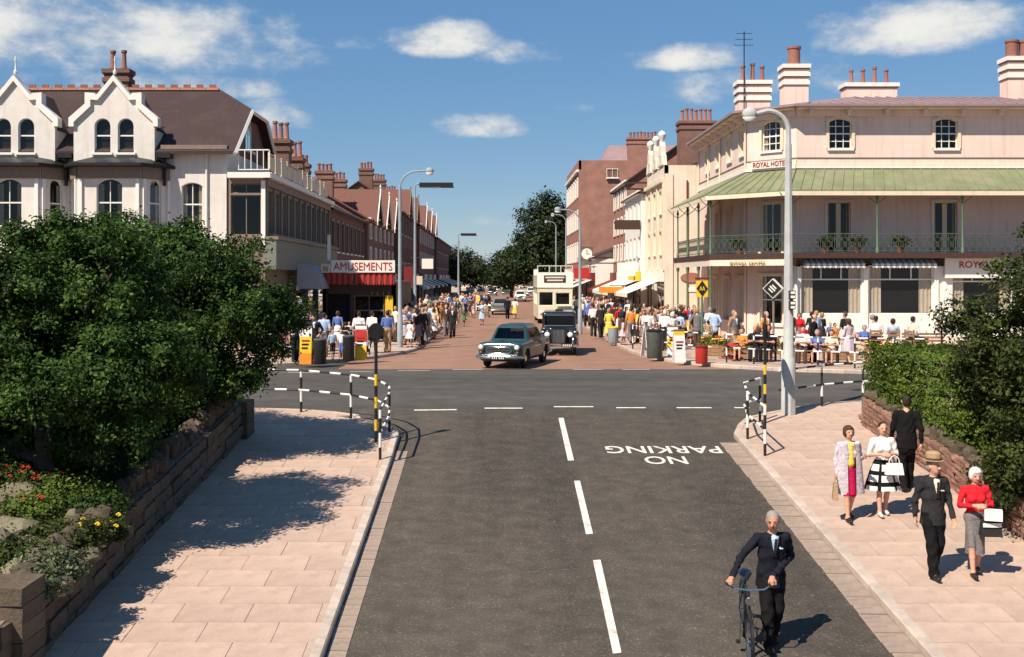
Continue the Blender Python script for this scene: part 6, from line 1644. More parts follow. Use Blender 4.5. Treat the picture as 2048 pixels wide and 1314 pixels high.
def taxi(label, x, y, rz):
    t = thing('taxi', label, 'car', (x, y, .004), rz); s = Solid()
    s.box((0, .55, .78), (.74, 1.55, .36), .12, 0, .06)
    s.box((0, -1.32, .80), (.34, .72, .28), .13, 0, .06)
    s.box((0, .68, 1.36), (.71, 1.38, .40), .14, 0, .05)
    for q in (-1, 1):
        pts = [(q * .60, -2.02, .42), (q * .62, -1.85, .66), (q * .64, -1.45, .78), (q * .66, -1.0, .66), (q * .68, -.6, .38)]
        for a, b in zip(pts, pts[1:]): s.cone(a, b, .14, .14, 0, k=.05)
        pts = [(q * .70, .75, .42), (q * .71, 1.1, .74), (q * .71, 1.5, .78), (q * .70, 2.0, .45)]
        for a, b in zip(pts, pts[1:]): s.cone(a, b, .12, .12, 0, k=.05)
        s.box((q * .70, .1, .34), (.13, .8, .03), .02, 0, .03)
    V, Q, lab = s.mesh_data(.028); c = V[Q].mean(1)
    bz = (c[:, 2] > 1.18) & (c[:, 2] < 1.60)
    fr = bz & (c[:, 1] < -.6) & (np.abs(c[:, 0]) < .60)
    sd_ = bz & (np.abs(c[:, 0]) > .64) & (np.abs(((c[:, 1] - .05) % .86) - .43) < .37) & (c[:, 1] > -.5) & (c[:, 1] < 1.75)
    for nm, mk, mt in (('body', ~(fr | sd_), m_blk), ('windscreen', fr, m_carglass), ('side_window', sd_ & (c[:, 0] < 0), m_carglass), ('side_window', sd_ & (c[:, 0] > 0), m_carglass)):
        v2, q2 = sub_mesh(V, Q, mk); obj(nm, poly_mesh(nm, v2, q2, np.zeros(len(q2), int), [mt]), t)
    add_wheels(t, .64, (-1.42, 1.32), .36, .15)
    MB().tube([(-.61, 0, -.22), (.61, 0, -.22), (.61, 0, .22), (-.61, 0, .22)], .025, 6, closed=True).build('windscreen_frame', m_chrome, t, (0, -.72, 1.39), smooth=True)
    for q in (-1, 1):
        hl = MB().lathe([(.05, -.16), (.11, -.06), (.125, 0), (.115, .02)], 14).xf(Matrix.Rotation(R(90), 4, 'X')).build('headlight', m_chrome, t, (q * .47, -1.93, .86), smooth=True)
        MB().ell((0, 0, 0), (.108, .035, .108), 14, 8).build('lens', m_lampg, hl, (0, -.03, 0), smooth=True)
        MB().ell((0, 0, 0), (.05, .05, .04), 10, 6).build('side_light', m_lampg, t, (q * .66, -1.55, .95), smooth=True)
    g = MB().prism([(-.26, -.28), (.26, -.28), (.27, .2), (.2, .28), (-.2, .28), (-.27, .2)], 0, .05).build('radiator', m_plate, t, (0, -2.09, .80))
    for i in range(9): MB().box(-.008, .008, -.012, -.002, -.26, .25).build('radiator_slat', m_chrome, g, (-.2 + i * .05, 0, 0))
    MB().box(-.78, .78, -.04, .04, -.05, .05).build('bumper', m_chrome, t, (0, -2.22, .42)); MB().box(-.78, .78, -.04, .04, -.05, .05).build('bumper', m_chrome, t, (0, 2.2, .45))
    pl_ = MB().box(-.24, .24, -.01, .01, -.06, .06).build('number_plate', m_plate, t, (.35, -2.275, .44))
    for i in range(5): MB().box(-.02, .02, -.004, 0, -.04, .04).build('plate_character', m_lampg, pl_, (-.16 + i * .08, -.011, 0))
    MB().box(-.16, .16, -.06, .06, 0, .10).build('roof_sign', m_plate, t, (0, -.35, 1.765))
p = gp(1122, 712)
taxi('tall black taxi following the blue saloon car', p[0] + .05, p[1] + 2.1, R(-4))

# open-top double-deck bus
m_buscream = mat('bus_cream_paint', (.66, .60, .44), .4, .06, 3, coat=.3); m_busgreen = mat('bus_green_paint', (.07, .20, .07), .4, .1, 3, coat=.3)
bt = thing('open_top_bus', 'cream open-top double-deck bus behind the taxi', 'bus', (4.15, 76, .004))
bW, bL = 1.22, 8.0
f = Face(bt, -bW, 0, 0)
wall(f, .02, 2.42, .35, 2.35, [(.10, 1.25, 1.0, .95), (1.25, 1.3, 1.0, .85)], m_buscream, rev=.06, name='front_panel')
for u in (.10, 1.25): window(f, u, 1.3 if u > 1 else 1.25, 1.0, .85 if u > 1 else .95, cols=1, rows=1, curtain=0, sill=False, v=.03)
fl = Face(bt, -bW, bL, -PI / 2); frr = Face(bt, bW, 0, PI / 2)
for ff_ in (fl, frr):
    ops = [(.5 + i * 1.25, 1.3, 1.1, .8) for i in range(6)]
    wall(ff_, 0, bL, .35, 2.35, ops, m_buscream, rev=.05, name='side_panel')
    for o_ in ops: window(ff_, *o_, cols=1, rows=1, curtain=0, sill=False, v=.03)
    fbox(ff_, 'upper_side', m_buscream, 0, bL, 0, .05, 2.5, 3.35)
    fbox(ff_, 'waist_band', m_busgreen, 0, bL, -.02, -.002, 2.36, 2.5)
    fpart(ff_, 'top_rail', m_wp, 0, 3.36, .02, lambda m: [m.box(0, bL, 0, .04, .42, .46)] + [m.box(i * .98, i * .98 + .04, 0, .04, 0, .42) for i in range(9)])
fbox(f, 'deck_floor', m_buscream, 0, 2.44, .003, bL, 2.36, 2.49)
up = fbox(f, 'upper_front', m_wp, -.02, 2.46, -.06, .06, 2.5, 3.55)
bl_ = MB().box(0, 1.5, -.02, 0, 0, .5).build('destination_blind', m_plate, up, (.47, -.005, .35))
for i, (a, b) in enumerate(((.1, 1.4), (.2, 1.3))): MB().box(a, b, -.006, 0, 0, .1).build('blind_lettering', m_cream2, bl_, (0, -.021, .3 - i * .2))
fpart(f, 'front_screen', m_wp, 0, 3.56, 0, lambda m: [m.box(0, 2.44, 0, .04, .42, .46)] + [m.box(i * .8, i * .8 + .04, 0, .04, 0, .42) for i in range(4)])
MB().box(-.5, .45, -.75, -.003, .4, 1.22).build('bonnet', m_busgreen, bt, (.65, 0, 0))
MB().box(-.36, .36, -.03, 0, 0, .8).build('radiator', m_chrome, bt, (.62, -.76, .42))
for q in (-.95, .95): MB().ell((0, 0, 0), (.13, .06, .13), 12, 8).build('headlight', m_lampg, bt, (q, -.06, .8), smooth=True)
ty, hp = wheel_meshes(.48, .25)
for q in (-1.05, 1.05):
    for yy in (.9, 6.2): o = obj('wheel', ty, bt, (q, yy, .48)); obj('hubcap', hp, o).rotation_euler.z = PI if q > 0 else 0
# cars further up the street
pc = [mat('dark_maroon_car_paint', (.05, .018, .016), .35, .1, 3, coat=.5), mat('cream_car_paint', (.55, .50, .42), .35, .05, 3, coat=.5), mat('grey_car_paint', (.16, .17, .17), .35, .05, 3, coat=.5), m_blk, mat('white_car_paint', (.70, .68, .64), .35, .05, 3, coat=.5), mat('green_car_paint', (.04, .075, .05), .35, .05, 3, coat=.5)]
for i, (px_, py_, k2, rz, lb) in enumerate(((968, 622, 0, .05, 'dark maroon saloon car in the street, left of the two white ones'), (1001, 630, 2, PI, 'grey saloon car seen from behind beside the maroon one'), (1041, 604, 4, .0, 'white saloon car beyond the pair of walkers in the street'),
                                           (925, 606, 3, .05, 'black saloon car by the left kerb far up the street'), (1013, 590, 5, PI, 'dark green saloon car in the middle of the far street'), (962, 586, 4, 0, 'white car far up the street on the left'), (1000, 583, 1, PI, 'cream car farthest up the street'),
                                           (1062, 592, 1, 0, 'cream car half hidden by the open-top bus'), (940, 592, 2, 0, 'grey car parked along the far left kerb'), (1022, 582, 0, PI, 'small maroon car near the end of the street'), (985, 592, 3, 0, 'black car coming down the middle of the far street'), (948, 579, 5, 0, 'dark green car farthest along the left kerb'), (978, 577, 4, PI, 'white speck of a car under the farthest trees'))):
    p = gp(px_, py_); saloon(lb, p[0], p[1] + 2, rz, pc[k2], 'cars up the street', det=False)
# ------------------------------------------------------------------ people
def cloth(n, c, v=.12): return mat('cloth_' + n, c, .9, v, 14, .8, 20, spec=.1)
CL = {'navy': cloth('navy', (.012, .013, .020)), 'black': cloth('black', (.010, .009, .010)), 'charcoal': cloth('charcoal', (.028, .026, .028)), 'white': cloth('white', (.74, .69, .65), .05), 'cream': cloth('cream', (.68, .60, .46), .06), 'magenta': cloth('magenta', (.50, .015, .075)),
      'red': cloth('red', (.60, .018, .030)), 'yellow': cloth('yellow', (.74, .50, .10), .06), 'blue': cloth('blue', (.10, .16, .38)), 'sky': cloth('sky', (.36, .46, .60)), 'grey': cloth('grey', (.17, .15, .15)), 'tan': cloth('tan', (.36, .24, .14)), 'brown': cloth('brown', (.09, .05, .035)),
      'pink': cloth('pink', (.66, .38, .36)), 'green': cloth('green', (.08, .16, .07)), 'orange': cloth('orange', (.60, .23, .05)), 'lilac': cloth('lilac', (.50, .42, .46), .25)}
m_skin = mat('skin', (.56, .30, .20), .6, .08, 20, spec=.3); m_skin2 = mat('skin_tanned', (.45, .22, .14), .6, .08, 20, spec=.3)
HAIR = {'dark': mat('hair_dark', (.022, .014, .010), .6, .3, 60, .4, 120), 'brown': mat('hair_brown', (.06, .032, .018), .6, .3, 60, .4, 120), 'grey': mat('hair_grey', (.25, .23, .22), .6, .25, 60, .4, 120), 'white': mat('hair_white', (.66, .62, .56), .6, .12, 60, .4, 120), 'fair': mat('hair_fair', (.34, .20, .08), .6, .2, 60, .4, 120)}
m_shoe = mat('shoe_leather', (.02, .014, .011), .4, .2, 10); m_feat = mat('eye_dark', (.02, .014, .012), .4, .1, 5); m_lip = mat('lip', (.36, .10, .08), .5, .1, 5)
m_shoew = mat('pale_shoe', (.62, .55, .46), .5, .1, 10)
V3 = lambda *a: np.array(a, float)
def hand(s, w_, d, nrm, side, curl=.5, fine=True, m=0):
    """palm, four bent fingers of different length and a thumb from the side of the palm"""
    d = d / np.linalg.norm(d); nrm = nrm - d * (nrm @ d); nrm /= np.linalg.norm(nrm); b = np.cross(d, nrm) * side
    if not fine:
        s.cone(w_, w_ + d * .09, .032, .034, m, k=.02); s.cone(w_ + d * .09, w_ + d * .14 + nrm * .03, .03, .02, m, k=.02); s.cone(w_ + d * .03, w_ + d * .08 + b * .045, .017, .014, m, k=.015); return
    for q in (-.018, .018): s.cone(w_ + d * .01 + b * q * .6, w_ + d * .085 + b * q * 1.2, .022, .019, m, k=.02)
    for i, L_ in enumerate((.072, .082, .078, .060)):
        o = w_ + d * (.088 - .006 * abs(i - 1.3)) + b * (.031 - .021 * i)
        d1 = d * math.cos(curl) + nrm * math.sin(curl); d2 = d * math.cos(curl * 2.3) + nrm * math.sin(curl * 2.3)
        s.cone(o, o + d1 * L_ * .5, .0098, .0092, m, k=.006); s.cone(o + d1 * L_ * .5, o + d1 * L_ * .5 + d2 * L_ * .5, .0092, .0078, m, k=.005)
    o = w_ + d * .025 + b * .026; t1 = o + d * .032 + b * .026 + nrm * .010
    s.cone(o, t1, .014, .0115, m, k=.012); s.cone(t1, t1 + d * .026 + nrm * .018 * (1 + curl), .0108, .009, m, k=.006)
def pose(walk=0., sit=False, arms='side', lean=0., swing=None):
    J = {}
    hipz = .93; y = 0
    for sd_, ph in ((-1, 1), (1, -1)):
        st = walk * ph
        J['hip', sd_] = V3(sd_ * .085, 0, hipz)
        if sit: J['knee', sd_] = V3(sd_ * .11, -.42, .50); J['ank', sd_] = V3(sd_ * .11, -.44, .08)
        elif st > 0: J['knee', sd_] = V3(sd_ * .085, -st * .62 - .02, .50); J['ank', sd_] = V3(sd_ * .08, -st, .085)
        else: J['knee', sd_] = V3(sd_ * .085, -.05 + st * -.15, .49); J['ank', sd_] = V3(sd_ * .08, -st * .95, .085 - st * .22)
    if sit:
        for q in (-1, 1): J['hip', q] = V3(q * .09, 0, .53)
    bz = .53 - .93 if sit else 0
    L_ = lambda z: -math.sin(lean) * (z - .93)
    J['z'] = bz; J['lean'] = L_
    sw = walk * .8 if swing is None else swing
    for sd_, ph in ((-1, -1), (1, 1)):
        S_ = V3(sd_ * .185, L_(1.42), 1.42 + bz)
        if arms == 'side': E = S_ + V3(sd_ * .06, .03 - sw * ph * .35, -.28); W_ = E + V3(sd_ * .0, -.06 - sw * ph * .45, -.245)
        elif arms == 'front': E = S_ + V3(sd_ * .07, -.02, -.27); W_ = E + V3(-sd_ * .17, -.20, .03)
        elif arms == 'hip': E = S_ + V3(sd_ * .14, .06, -.25); W_ = E + V3(-sd_ * .12, -.14, -.17)
        elif arms == 'bag': E = S_ + V3(sd_ * .06, .02, -.28); W_ = E + (V3(-sd_ * .02, -.19, .07) if sd_ > 0 else V3(0, -.05, -.24))
        J['sh', sd_], J['el', sd_], J['wr', sd_] = S_, E, W_
    return J
MI = dict(skin=0, top=1, bottom=2, shoe=3, hair=4, shirt=5, dark=6, lip=7)
def body(J, fem=False, vopen=0.,  jacket=False, sleeve='long', hair='short', fine=True, skirt=False, headturn=0., nod=0., tie=False, hat=None, grip=None, bare=False, fat=1.0, shorts=False):
    s = Solid(); k = MI; bz = J['z']; ly = J['lean']
    P = lambda x, y, z: V3(x, y + ly(z), z + bz)
    T = k['top']; fo = .006 if fine else 0
    w0 = .86 if fem else 1.08 if jacket else 1.0
    s.cone(P(0, 0, 1.03), P(0, -.005, 1.32), .150 * w0 * fat, .172 * (.92 if fem else 1), T, (1, .66, 1), .05, fo)
    s.cone(P(-.13, .0, 1.405), P(.13, .0, 1.405), .066, .066, T, k=.06)
    s.ell(P(0, .0, 1.2), (.155 * w0, .10 * fat, .17), T, .05)
    if fem:
        for q in (-1, 1): s.ell(P(q * .07, -.085, 1.265), (.068, .062, .065), T, .05)
    if jacket:
        if not vopen: s.cone(P(0, 0, .82), P(0, 0, 1.06), .188, .165, T, (1, .70, 1), .03, fo)
        if vopen: s.cone(P(0, -.085, 1.40), P(0, -.085, 1.08), .055, .075, k['shirt'], k=.01)
        else: s.cone(P(0, -.105, 1.42), P(0, -.130, 1.24), .046, .012, k['shirt'], k=.008)
        if tie: s.cone(P(0, -.145, 1.415), P(0, -.146, 1.25), .013, .015, k['dark'], k=.004)
        for q in (-1, 1): s.cone(P(q * .062, -.085, 1.45), P(q * (.018 + vopen), -.132, 1.2), .020, .014, T, k=.006)
        if fine and not vopen: s.box(P(.085, -.128, 1.30), (.024, .012, .010), .004, k['shirt'], .003)
    else:
        s.cone(P(-.035, -.03, 1.445), P(.035, -.03, 1.445), .045, .045, T, k=.02)
    s.ell(P(0, .005, .965), (.158, .118, .12), k['bottom'], .04)
    if fem: s.ell(P(0, .02, .95), (.175, .13, .12), k['bottom'], .04)
    s.cone(P(0, .01, 1.43), P(0, -.012, 1.54), .056, .050, 0, k=.02)
    # head
    ct, sn = math.cos(headturn), math.sin(headturn)
    def Hd(x, y, z):
        cn, nn = math.cos(nod), math.sin(nod); y2, z2 = y * cn - (z - 1.54) * nn, (z - 1.54) * cn + y * nn
        return V3(x * ct - y2 * sn, -.012 + ly(1.54) + x * sn + y2 * ct, 1.54 + z2 + bz)
    s.ell(Hd(0, .0, 1.655), (.077, .096, .108), 0, .02); s.ell(Hd(0, -.035, 1.583), (.054, .060, .054), 0, .03)
    s.cone(Hd(0, -.092, 1.655), Hd(0, -.112, 1.622), .010, .016, 0, k=.01)
    if fine:
        for q in (-1, 1):
            s.ell(Hd(q * .031, -.085, 1.656), (.010, .010, .006), k['dark'], .002); s.cone(Hd(q * .015, -.094, 1.676), Hd(q * .05, -.084, 1.678), .006, .005, 0, k=.004)
            s.ell(Hd(q * .079, .005, 1.64), (.012, .024, .032), 0, .008)
        s.cone(Hd(-.02, -.092, 1.590), Hd(.02, -.092, 1.590), .006, .006, k['lip'], k=.003)
    h = k['hair']
    if hair == 'short': s.ell(Hd(0, .018, 1.688), (.084, .094, .088), h, .012); s.ell(Hd(0, .05, 1.63), (.076, .06, .07), h, .02)
    elif hair == 'bob':
        s.ell(Hd(0, .022, 1.69), (.098, .104, .092), h, .02); s.ell(Hd(0, .045, 1.62), (.092, .075, .085), h, .03)
        for q in (-1, 1): s.ell(Hd(q * .078, .0, 1.64), (.026, .05, .07), h, .02)
        s.ell(Hd(0, -.065, 1.728), (.06, .035, .03), h, .02)
    elif hair == 'bald': s.ell(Hd(0, .045, 1.645), (.079, .07, .055), h, .015)
    # arms and hands
    for sd_ in (-1, 1):
        S_, E, W_ = J['sh', sd_], J['el', sd_], J['wr', sd_]
        a = .9 if fem else 1.05 if jacket else 1.0
        cm = T if sleeve != 'none' else 0; fm = T if sleeve == 'long' else 0
        s.cone(S_, E, .060 * a, .047 * a, cm, k=.04, fold=fo if cm else 0); s.cone(E, W_, .045 * a, (.036 if fm else .029) * a, fm, k=.02, fold=fo if fm else 0)
        d = W_ - E; d /= np.linalg.norm(d)
        if grip and sd_ in grip: hd_, hn, cu = grip[sd_]; hand(s, W_ + d * .02, hd_, hn, sd_, cu, fine)
        else: s.cone(W_ - d * .01, W_ + d * .03, .028, .028, 0, k=.01); hand(s, W_ + d * .02, d, V3(-sd_ * .8, -.5, 0), sd_ , .35, fine)
    # legs and shoes
    for sd_ in (-1, 1):
        Hh, K, A = J['hip', sd_], J['knee', sd_], J['ank', sd_]
        if skirt or bare: s.cone(Hh, K, .082, .056, 2 if not bare else 0, k=.02); s.cone(K, (K + A) / 2 + V3(0, .015, .03), .050, .048, 0, k=.02); s.cone((K + A) / 2 + V3(0, .015, .03), A, .047, .034, 0, k=.02)
        elif shorts: s.cone(Hh, K * .8 + Hh * .2, .088, .075, 2, k=.03); s.cone(K, A, .050, .036, 0, k=.02)
        else: s.cone(Hh, K, .098, .080, 2, k=.035, fold=fo); s.cone(K, A + V3(0, 0, -.01), .079, .070, 2, (1, 1.1, 1), .03, fo)
        up_ = max(0, A[2] - .085)
        s.cone(A + V3(0, .035, -.045), A + V3(0, -.15, -.052 - up_ * .45), .040, .034, k['shoe'], (1, 1, 1), .02); s.cone(A + V3(0, .03, -.02), A + V3(0, .0, .0), .044, .042, k['shoe'] if not (skirt or bare) else 0, k=.01)
    return s
def person(name_label, x, y, z, rz, h, J, cols, res=.008, group=None, kids=None, **k):
    t = thing('person', name_label, 'person', (x, y, z), rz, group)
    V, Q, lab = body(J, **k).mesh_data(res)
    sc = h / 1.76; V[:, 2] = np.maximum(V[:, 2], 0)
    me = poly_mesh('body', V * sc, Q, lab, [cols.get(n) or dict(skin=m_skin, dark=m_feat, lip=m_lip, shirt=CL['white'], shoe=m_shoe, hair=HAIR['dark'], top=CL['navy'], bottom=CL['navy'])[n] for n in MI])
    o = obj('body', me, t)
    if k.get('jacket') and not k.get('vopen') and J['z'] == 0:
        q = obj('jacket_skirt', skirt_mesh(.79, 1.10, .158 * k.get('fat', 1), .196, cols.get('top'), 3, .05, .74), t); q.scale = (sc, sc, sc); q.location.y = J['lean'](.95) * sc
    if kids: kids(t, sc)
    return t
def skirt_mesh(z0, z1, r0, r1, m, pleats=9, amp=.05, sy=.8, walk=0., nz=9, n=54, check=None, waist=.02):
    mb = MB(); ms = m if isinstance(m, list) else [m]
    rows = []
    for i in range(nz + 1):
        t_ = i / nz; z = z1 + (z0 - z1) * t_; r = r0 + (r1 - r0) * (t_ ** .75)
        rows.append([((r * (1 + amp * t_ * math.sin(pleats * 2 * PI * j / n + .6 * math.sin(3 * z)))) * math.cos(2 * PI * j / n), (r * sy * (1 + amp * t_ * math.sin(pleats * 2 * PI * j / n + .6 * math.sin(3 * z)))) * math.sin(2 * PI * j / n) - walk * t_ * .0, z) for j in range(n)])
    v = [p for r in rows for p in r]; mb.v = v
    for i in range(nz):
        for j in range(n):
            mb.f.append((i * n + j, (i + 1) * n + j, (i + 1) * n + (j + 1) % n, i * n + (j + 1) % n)); mb.m.append(check(i, j) if check else 0)
    return mb.mesh('skirt', ms, True, 80, fix=False)
def handbag(t, x, y, z, w_, d_, h_, m, handle=True):
    b = MB(); 
    b.add([(-w_ / 2, -d_ / 2, 0), (w_ / 2, -d_ / 2, 0), (w_ / 2, d_ / 2, 0), (-w_ / 2, d_ / 2, 0), (-w_ * .42, -d_ * .3, h_), (w_ * .42, -d_ * .3, h_), (w_ * .42, d_ * .3, h_), (-w_ * .42, d_ * .3, h_)], [(0, 3, 2, 1), (4, 5, 6, 7), (0, 1, 5, 4), (1, 2, 6, 5), (2, 3, 7, 6), (3, 0, 4, 7)])
    if handle: b.tube([(-w_ * .3, 0, h_)] + [(w_ * .3 * -math.cos(a * PI / 6), 0, h_ + .13 * math.sin(a * PI / 6)) for a in range(1, 6)] + [(w_ * .3, 0, h_)], .009, 6)
    return b

# ---- the man wheeling a bicycle
bx_, by_ = 3.19, 13.98
bike = thing('bicycle', 'black bicycle wheeled down the ramp by the man in a dark suit', 'bicycle', (bx_, by_, zg(by_)))
bike.rotation_euler = (math.atan(GR), 0, R(-8))
m_bk = mat('bicycle_enamel', (.012, .012, .013), .35, .1, 5, coat=.4)
WR = .335
def bwheel(y, name='wheel'):
    ty = MB().tube([(0, WR * math.cos(a * PI / 18), WR * math.sin(a * PI / 18)) for a in range(36)], .020, 8, closed=True)
    o = ty.build('wheel', m_tyre, bike, (0, y, WR + .018), smooth=True)
    MB().tube([(0, (WR - .03) * math.cos(a * PI / 18), (WR - .03) * math.sin(a * PI / 18)) for a in range(36)], .011, 6, closed=True).build('rim', m_chrome, o, smooth=True)
    sp = MB()
    for a in range(20): sp.tube([(.02 * (-1) ** a, 0, 0), (0, (WR - .03) * math.cos(a * PI / 10), (WR - .03) * math.sin(a * PI / 10))], .0022, 4)
    sp.tube([(-.05, 0, 0), (.05, 0, 0)], .018, 8).build('spokes', m_chrome, o)
    mg = MB(); pts = [(0, (WR + .04) * math.cos(a), (WR + .04) * math.sin(a)) for a in np.arange(R(10 if y > 0 else 60), R(200 if y > 0 else 215), .17)]
    mg.tube(pts, .024, 6).build('mudguard', m_bk, o, smooth=True)
    return o
bwheel(.53); bwheel(-.53)
A_ = WR + .018
HT, HB = (0, -.36, .83), (0, -.40, .60); ST, BB = (0, .20, .80), (0, .06, .28)
fr = MB()
for a, b, r in ((HT, HB, .018), (HT, ST, .014), (HB, BB, .016), (ST, BB, .015), (ST, (0, .16, .93), .012)): fr.tube([a, b], r, 8)
for q in (-.045, .045): fr.tube([(q * .5, .2, .78), (q, .53, A_)], .009, 6); fr.tube([(q * .6, .06, .28), (q, .53, A_)], .010, 6)
fr.build('frame', m_bk, bike, smooth=True)
fk = MB()
for q in (-.045, .045): fk.tube([(0, -.41, .58), (q, -.42, .55), (q, -.45, .45), (q, -.53, A_)], .010, 6)
fk.tube([(0, -.40, .58), (0, -.345, .93)], .013, 8).build('fork', m_bk, bike, smooth=True)
hb = MB().tube([(-.26, -.17, .965), (-.25, -.26, .965), (-.18, -.36, .96), (0, -.37, .945), (.18, -.36, .96), (.25, -.26, .965), (.26, -.17, .965)], .0125, 8).build('handlebar', m_chrome, bike, smooth=True)
for q in (-.26, .26): MB().tube([(q, -.14, .965), (q, -.25, .965)], .018, 8).build('grip', m_tyre, hb, smooth=True)
MB().tube([(0, .30, .94), (0, .2, .96), (0, .06, .955), (0, -.02, .945)], [.085, .09, .04, .02], 10).xf(Matrix.Diagonal((1, 1, .45, 1))).build('saddle', m_bk, bike, (0, 0, .515), smooth=True)
MB().lathe([(.001, -.004), (.09, -.004), (.09, .004), (.001, .004)], 20).xf(Matrix.Rotation(R(90), 4, 'Y')).build('chainwheel', m_chrome, bike, (-.05, .06, .28))
ck = MB().tube([(-.07, .06, .28), (-.08, -.06, .16)], .008, 6).box(-.13, -.08, -.10, -.03, .14, .165); ck.tube([(.07, .06, .28), (.08, .18, .40)], .008, 6).box(.08, .13, .14, .21, .385, .41); ck.build('pedal_crank', m_bk, bike)
MB().lathe([(.03, -.05), (.055, 0), (.058, .02), (.05, .03)], 12).xf(Matrix.Rotation(R(90), 4, 'X')).build('head_lamp', m_chrome, bike, (0, -.45, .84), smooth=True)
# the man: stands on the bicycle's left, both hands on the bar
mx0, my0 = 3.54, 14.12
Mt = Matrix.Translation(bike.location) @ bike.rotation_euler.to_matrix().to_4x4()
gl = Mt @ Vector((-.26, -.19, .985)); gr = Mt @ Vector((.26, -.19, .985))
hm = 1.75; scm = hm / 1.76; zm = zg(my0)
J = pose(.17, lean=.12)
tol = lambda g: V3((g.x - mx0) / scm, (g.y - my0) / scm, (g.z - zm) / scm)
J['wr', -1] = tol(gl) + V3(.05, .085, .035); J['wr', 1] = tol(gr) + V3(.03, .085, .045)
J['el', -1] = (J['sh', -1] + J['wr', -1]) / 2 + V3(-.03, .10, -.03); J['el', 1] = V3(.29, .08, 1.14)
gv = V3(-.35, -.75, -.45)
person('person in a dark suit wheeling a bicycle at the bottom right', mx0, my0, zm, R(4), hm, J, dict(top=CL['navy'], bottom=CL['black'], hair=HAIR['grey'], skin=m_skin2, shirt=CL['sky']), .0085,
       jacket=True, tie=True, headturn=R(-22), nod=R(12), grip={-1: (V3(-.45, -.8, -.25), V3(0, -.2, -1), 1.0), 1: (V3(-.35, -.85, -.3), V3(0, -.2, -1), 1.0)})

# ---- the couple at the right edge
p = gp(1866, 1152, KH)
def hat_kids(t, sc):
    h_ = MB().lathe([(.138, -.008), (.140, .0), (.10, .004), (.10, .02), (.096, .10), (.07, .125), (.001, .112)], 24, sx=1, sy=1.16).build('hat', CL['tan'], t, (0, -.005 * sc, 1.742 * sc), R(25), smooth=True)
    MB().lathe([(.1035, .004), (.1035, .032)], 24, sx=1, sy=1.16).build('hat_band', CL['brown'], h_, smooth=True)
person('person in a dark suit and pale trilby hat beside the red jacket', p[0], p[1], p[2] + KH, R(8), 1.73, pose(.16), dict(top=CL['charcoal'], bottom=CL['black'], shirt=CL['cream'], hair=HAIR['grey']), .0085, jacket=True, tie=True, kids=hat_kids, headturn=R(25))
p = gp(1950, 1150, KH)
def red_kids(t, sc):
    obj('skirt', skirt_mesh(.36, 1.04, .135, .155, CL['grey'], 5, .06, .85), t).scale = (sc, sc, sc)
    par = MB().box(-.12, .12, -.05, .05, -.08, .08).build('parcel', CL['white'], t, (.17 * sc, -.33 * sc, 1.06 * sc), R(-15))
    b = handbag(t, 0, 0, 0, .30, .14, .24, None); o = b.build('handbag', [CL['charcoal']], t, (.16 * sc, -.24 * sc, .70 * sc))
    MB().box(-.13, .13, -.006, 0, 0, .06).build('bag_band', CL['white'], o, (0, -.065, .14))
    MB().tube([(.07, -.2, 0), (.03, -.22, .1), (-.02, -.18, .25)], .01, 6).build('scarf_end', CL['lilac'], t, (.1 * sc, 0, .8 * sc))
person('person with white hair in a red jacket holding a parcel and bag', p[0], p[1], p[2] + KH, R(-4), 1.58, pose(.14, arms='front'), dict(top=CL['red'], bottom=CL['grey'], hair=HAIR['white']), .0085, kids=red_kids, fem=True, skirt=True, hair='bob', nod=R(10))
# ---- the two women
p = gp(1697, 1040, KH)
def wa_kids(t, sc):
    obj('skirt', skirt_mesh(.50, 1.06, .135, .175, CL['magenta'], 4, .04, .8), t).scale = (sc, sc, sc)
    c = MB(); n = 9                                      # open pale coat hanging from the shoulders
    for q in (-1, 1):
        rows = []
        for i in range(7):
            z = 1.44 - i * .155
            rows.append([((.075 if q < 0 else .085) * q + q * (.12 + .015 * i) * math.sin(a) * 1.05, -.115 * math.cos(a) * (1 + .06 * i) - .012, z) for a in [k2 * PI / 10 for k2 in range(0, 11)]])
        v = [pp for r in rows for pp in r]; m = 11
        c.add(v, [(i * m + j, i * m + j + 1, (i + 1) * m + j + 1, (i + 1) * m + j) for i in range(6) for j in range(m - 1)])
    o = c.build('coat', CL['lilac'], t, smooth=True, fix=False); o.scale = (sc, sc, sc)
    b = handbag(t, 0, 0, 0, .26, .1, .28, None).build('straw_bag', CL['tan'], t, (-.30 * sc, -.1 * sc, .42 * sc)); b.rotation_euler.z = R(70)
person('person in a lilac coat over a yellow blouse and magenta skirt', p[0], p[1], p[2] + KH, R(6), 1.60, pose(.16, arms='bag'), dict(top=CL['lilac'], bottom=CL['magenta'], shirt=CL['yellow'], hair=HAIR['brown'], shoe=m_shoe), .0085, kids=wa_kids, fem=True, skirt=True, hair='bob', jacket=True, vopen=.05)
p = gp(1765, 1030, KH)
def wb_kids(t, sc):
    obj('skirt', skirt_mesh(.50, 1.06, .14, .34, [CL['white'], CL['black']], 10, .05, .8, nz=14, check=lambda i, j: 1 if (i % 5 in (0, 1)) or (j % 9 in (0, 1)) else 0), t).scale = (sc, sc, sc)
    b = handbag(t, 0, 0, 0, .30, .11, .19, None).build('handbag', CL['white'], t, (.12 * sc, -.33 * sc, .83 * sc))
    MB().tube([(.16, -.1, 1.15), (.21, -.05, 1.0), (.24, .02, .8)], [.02, .035, .03], 6).build('folded_cardigan', CL['lilac'], t).scale = (sc, sc, sc)
person('person in a white blouse and full checked black and white skirt', p[0], p[1], p[2] + KH, R(-3), 1.60, pose(.1, arms='front'), dict(top=CL['white'], bottom=CL['black'], hair=HAIR['dark'], shoe=m_shoew), .0085, kids=wb_kids, fem=True, skirt=True, hair='short', sleeve='short')
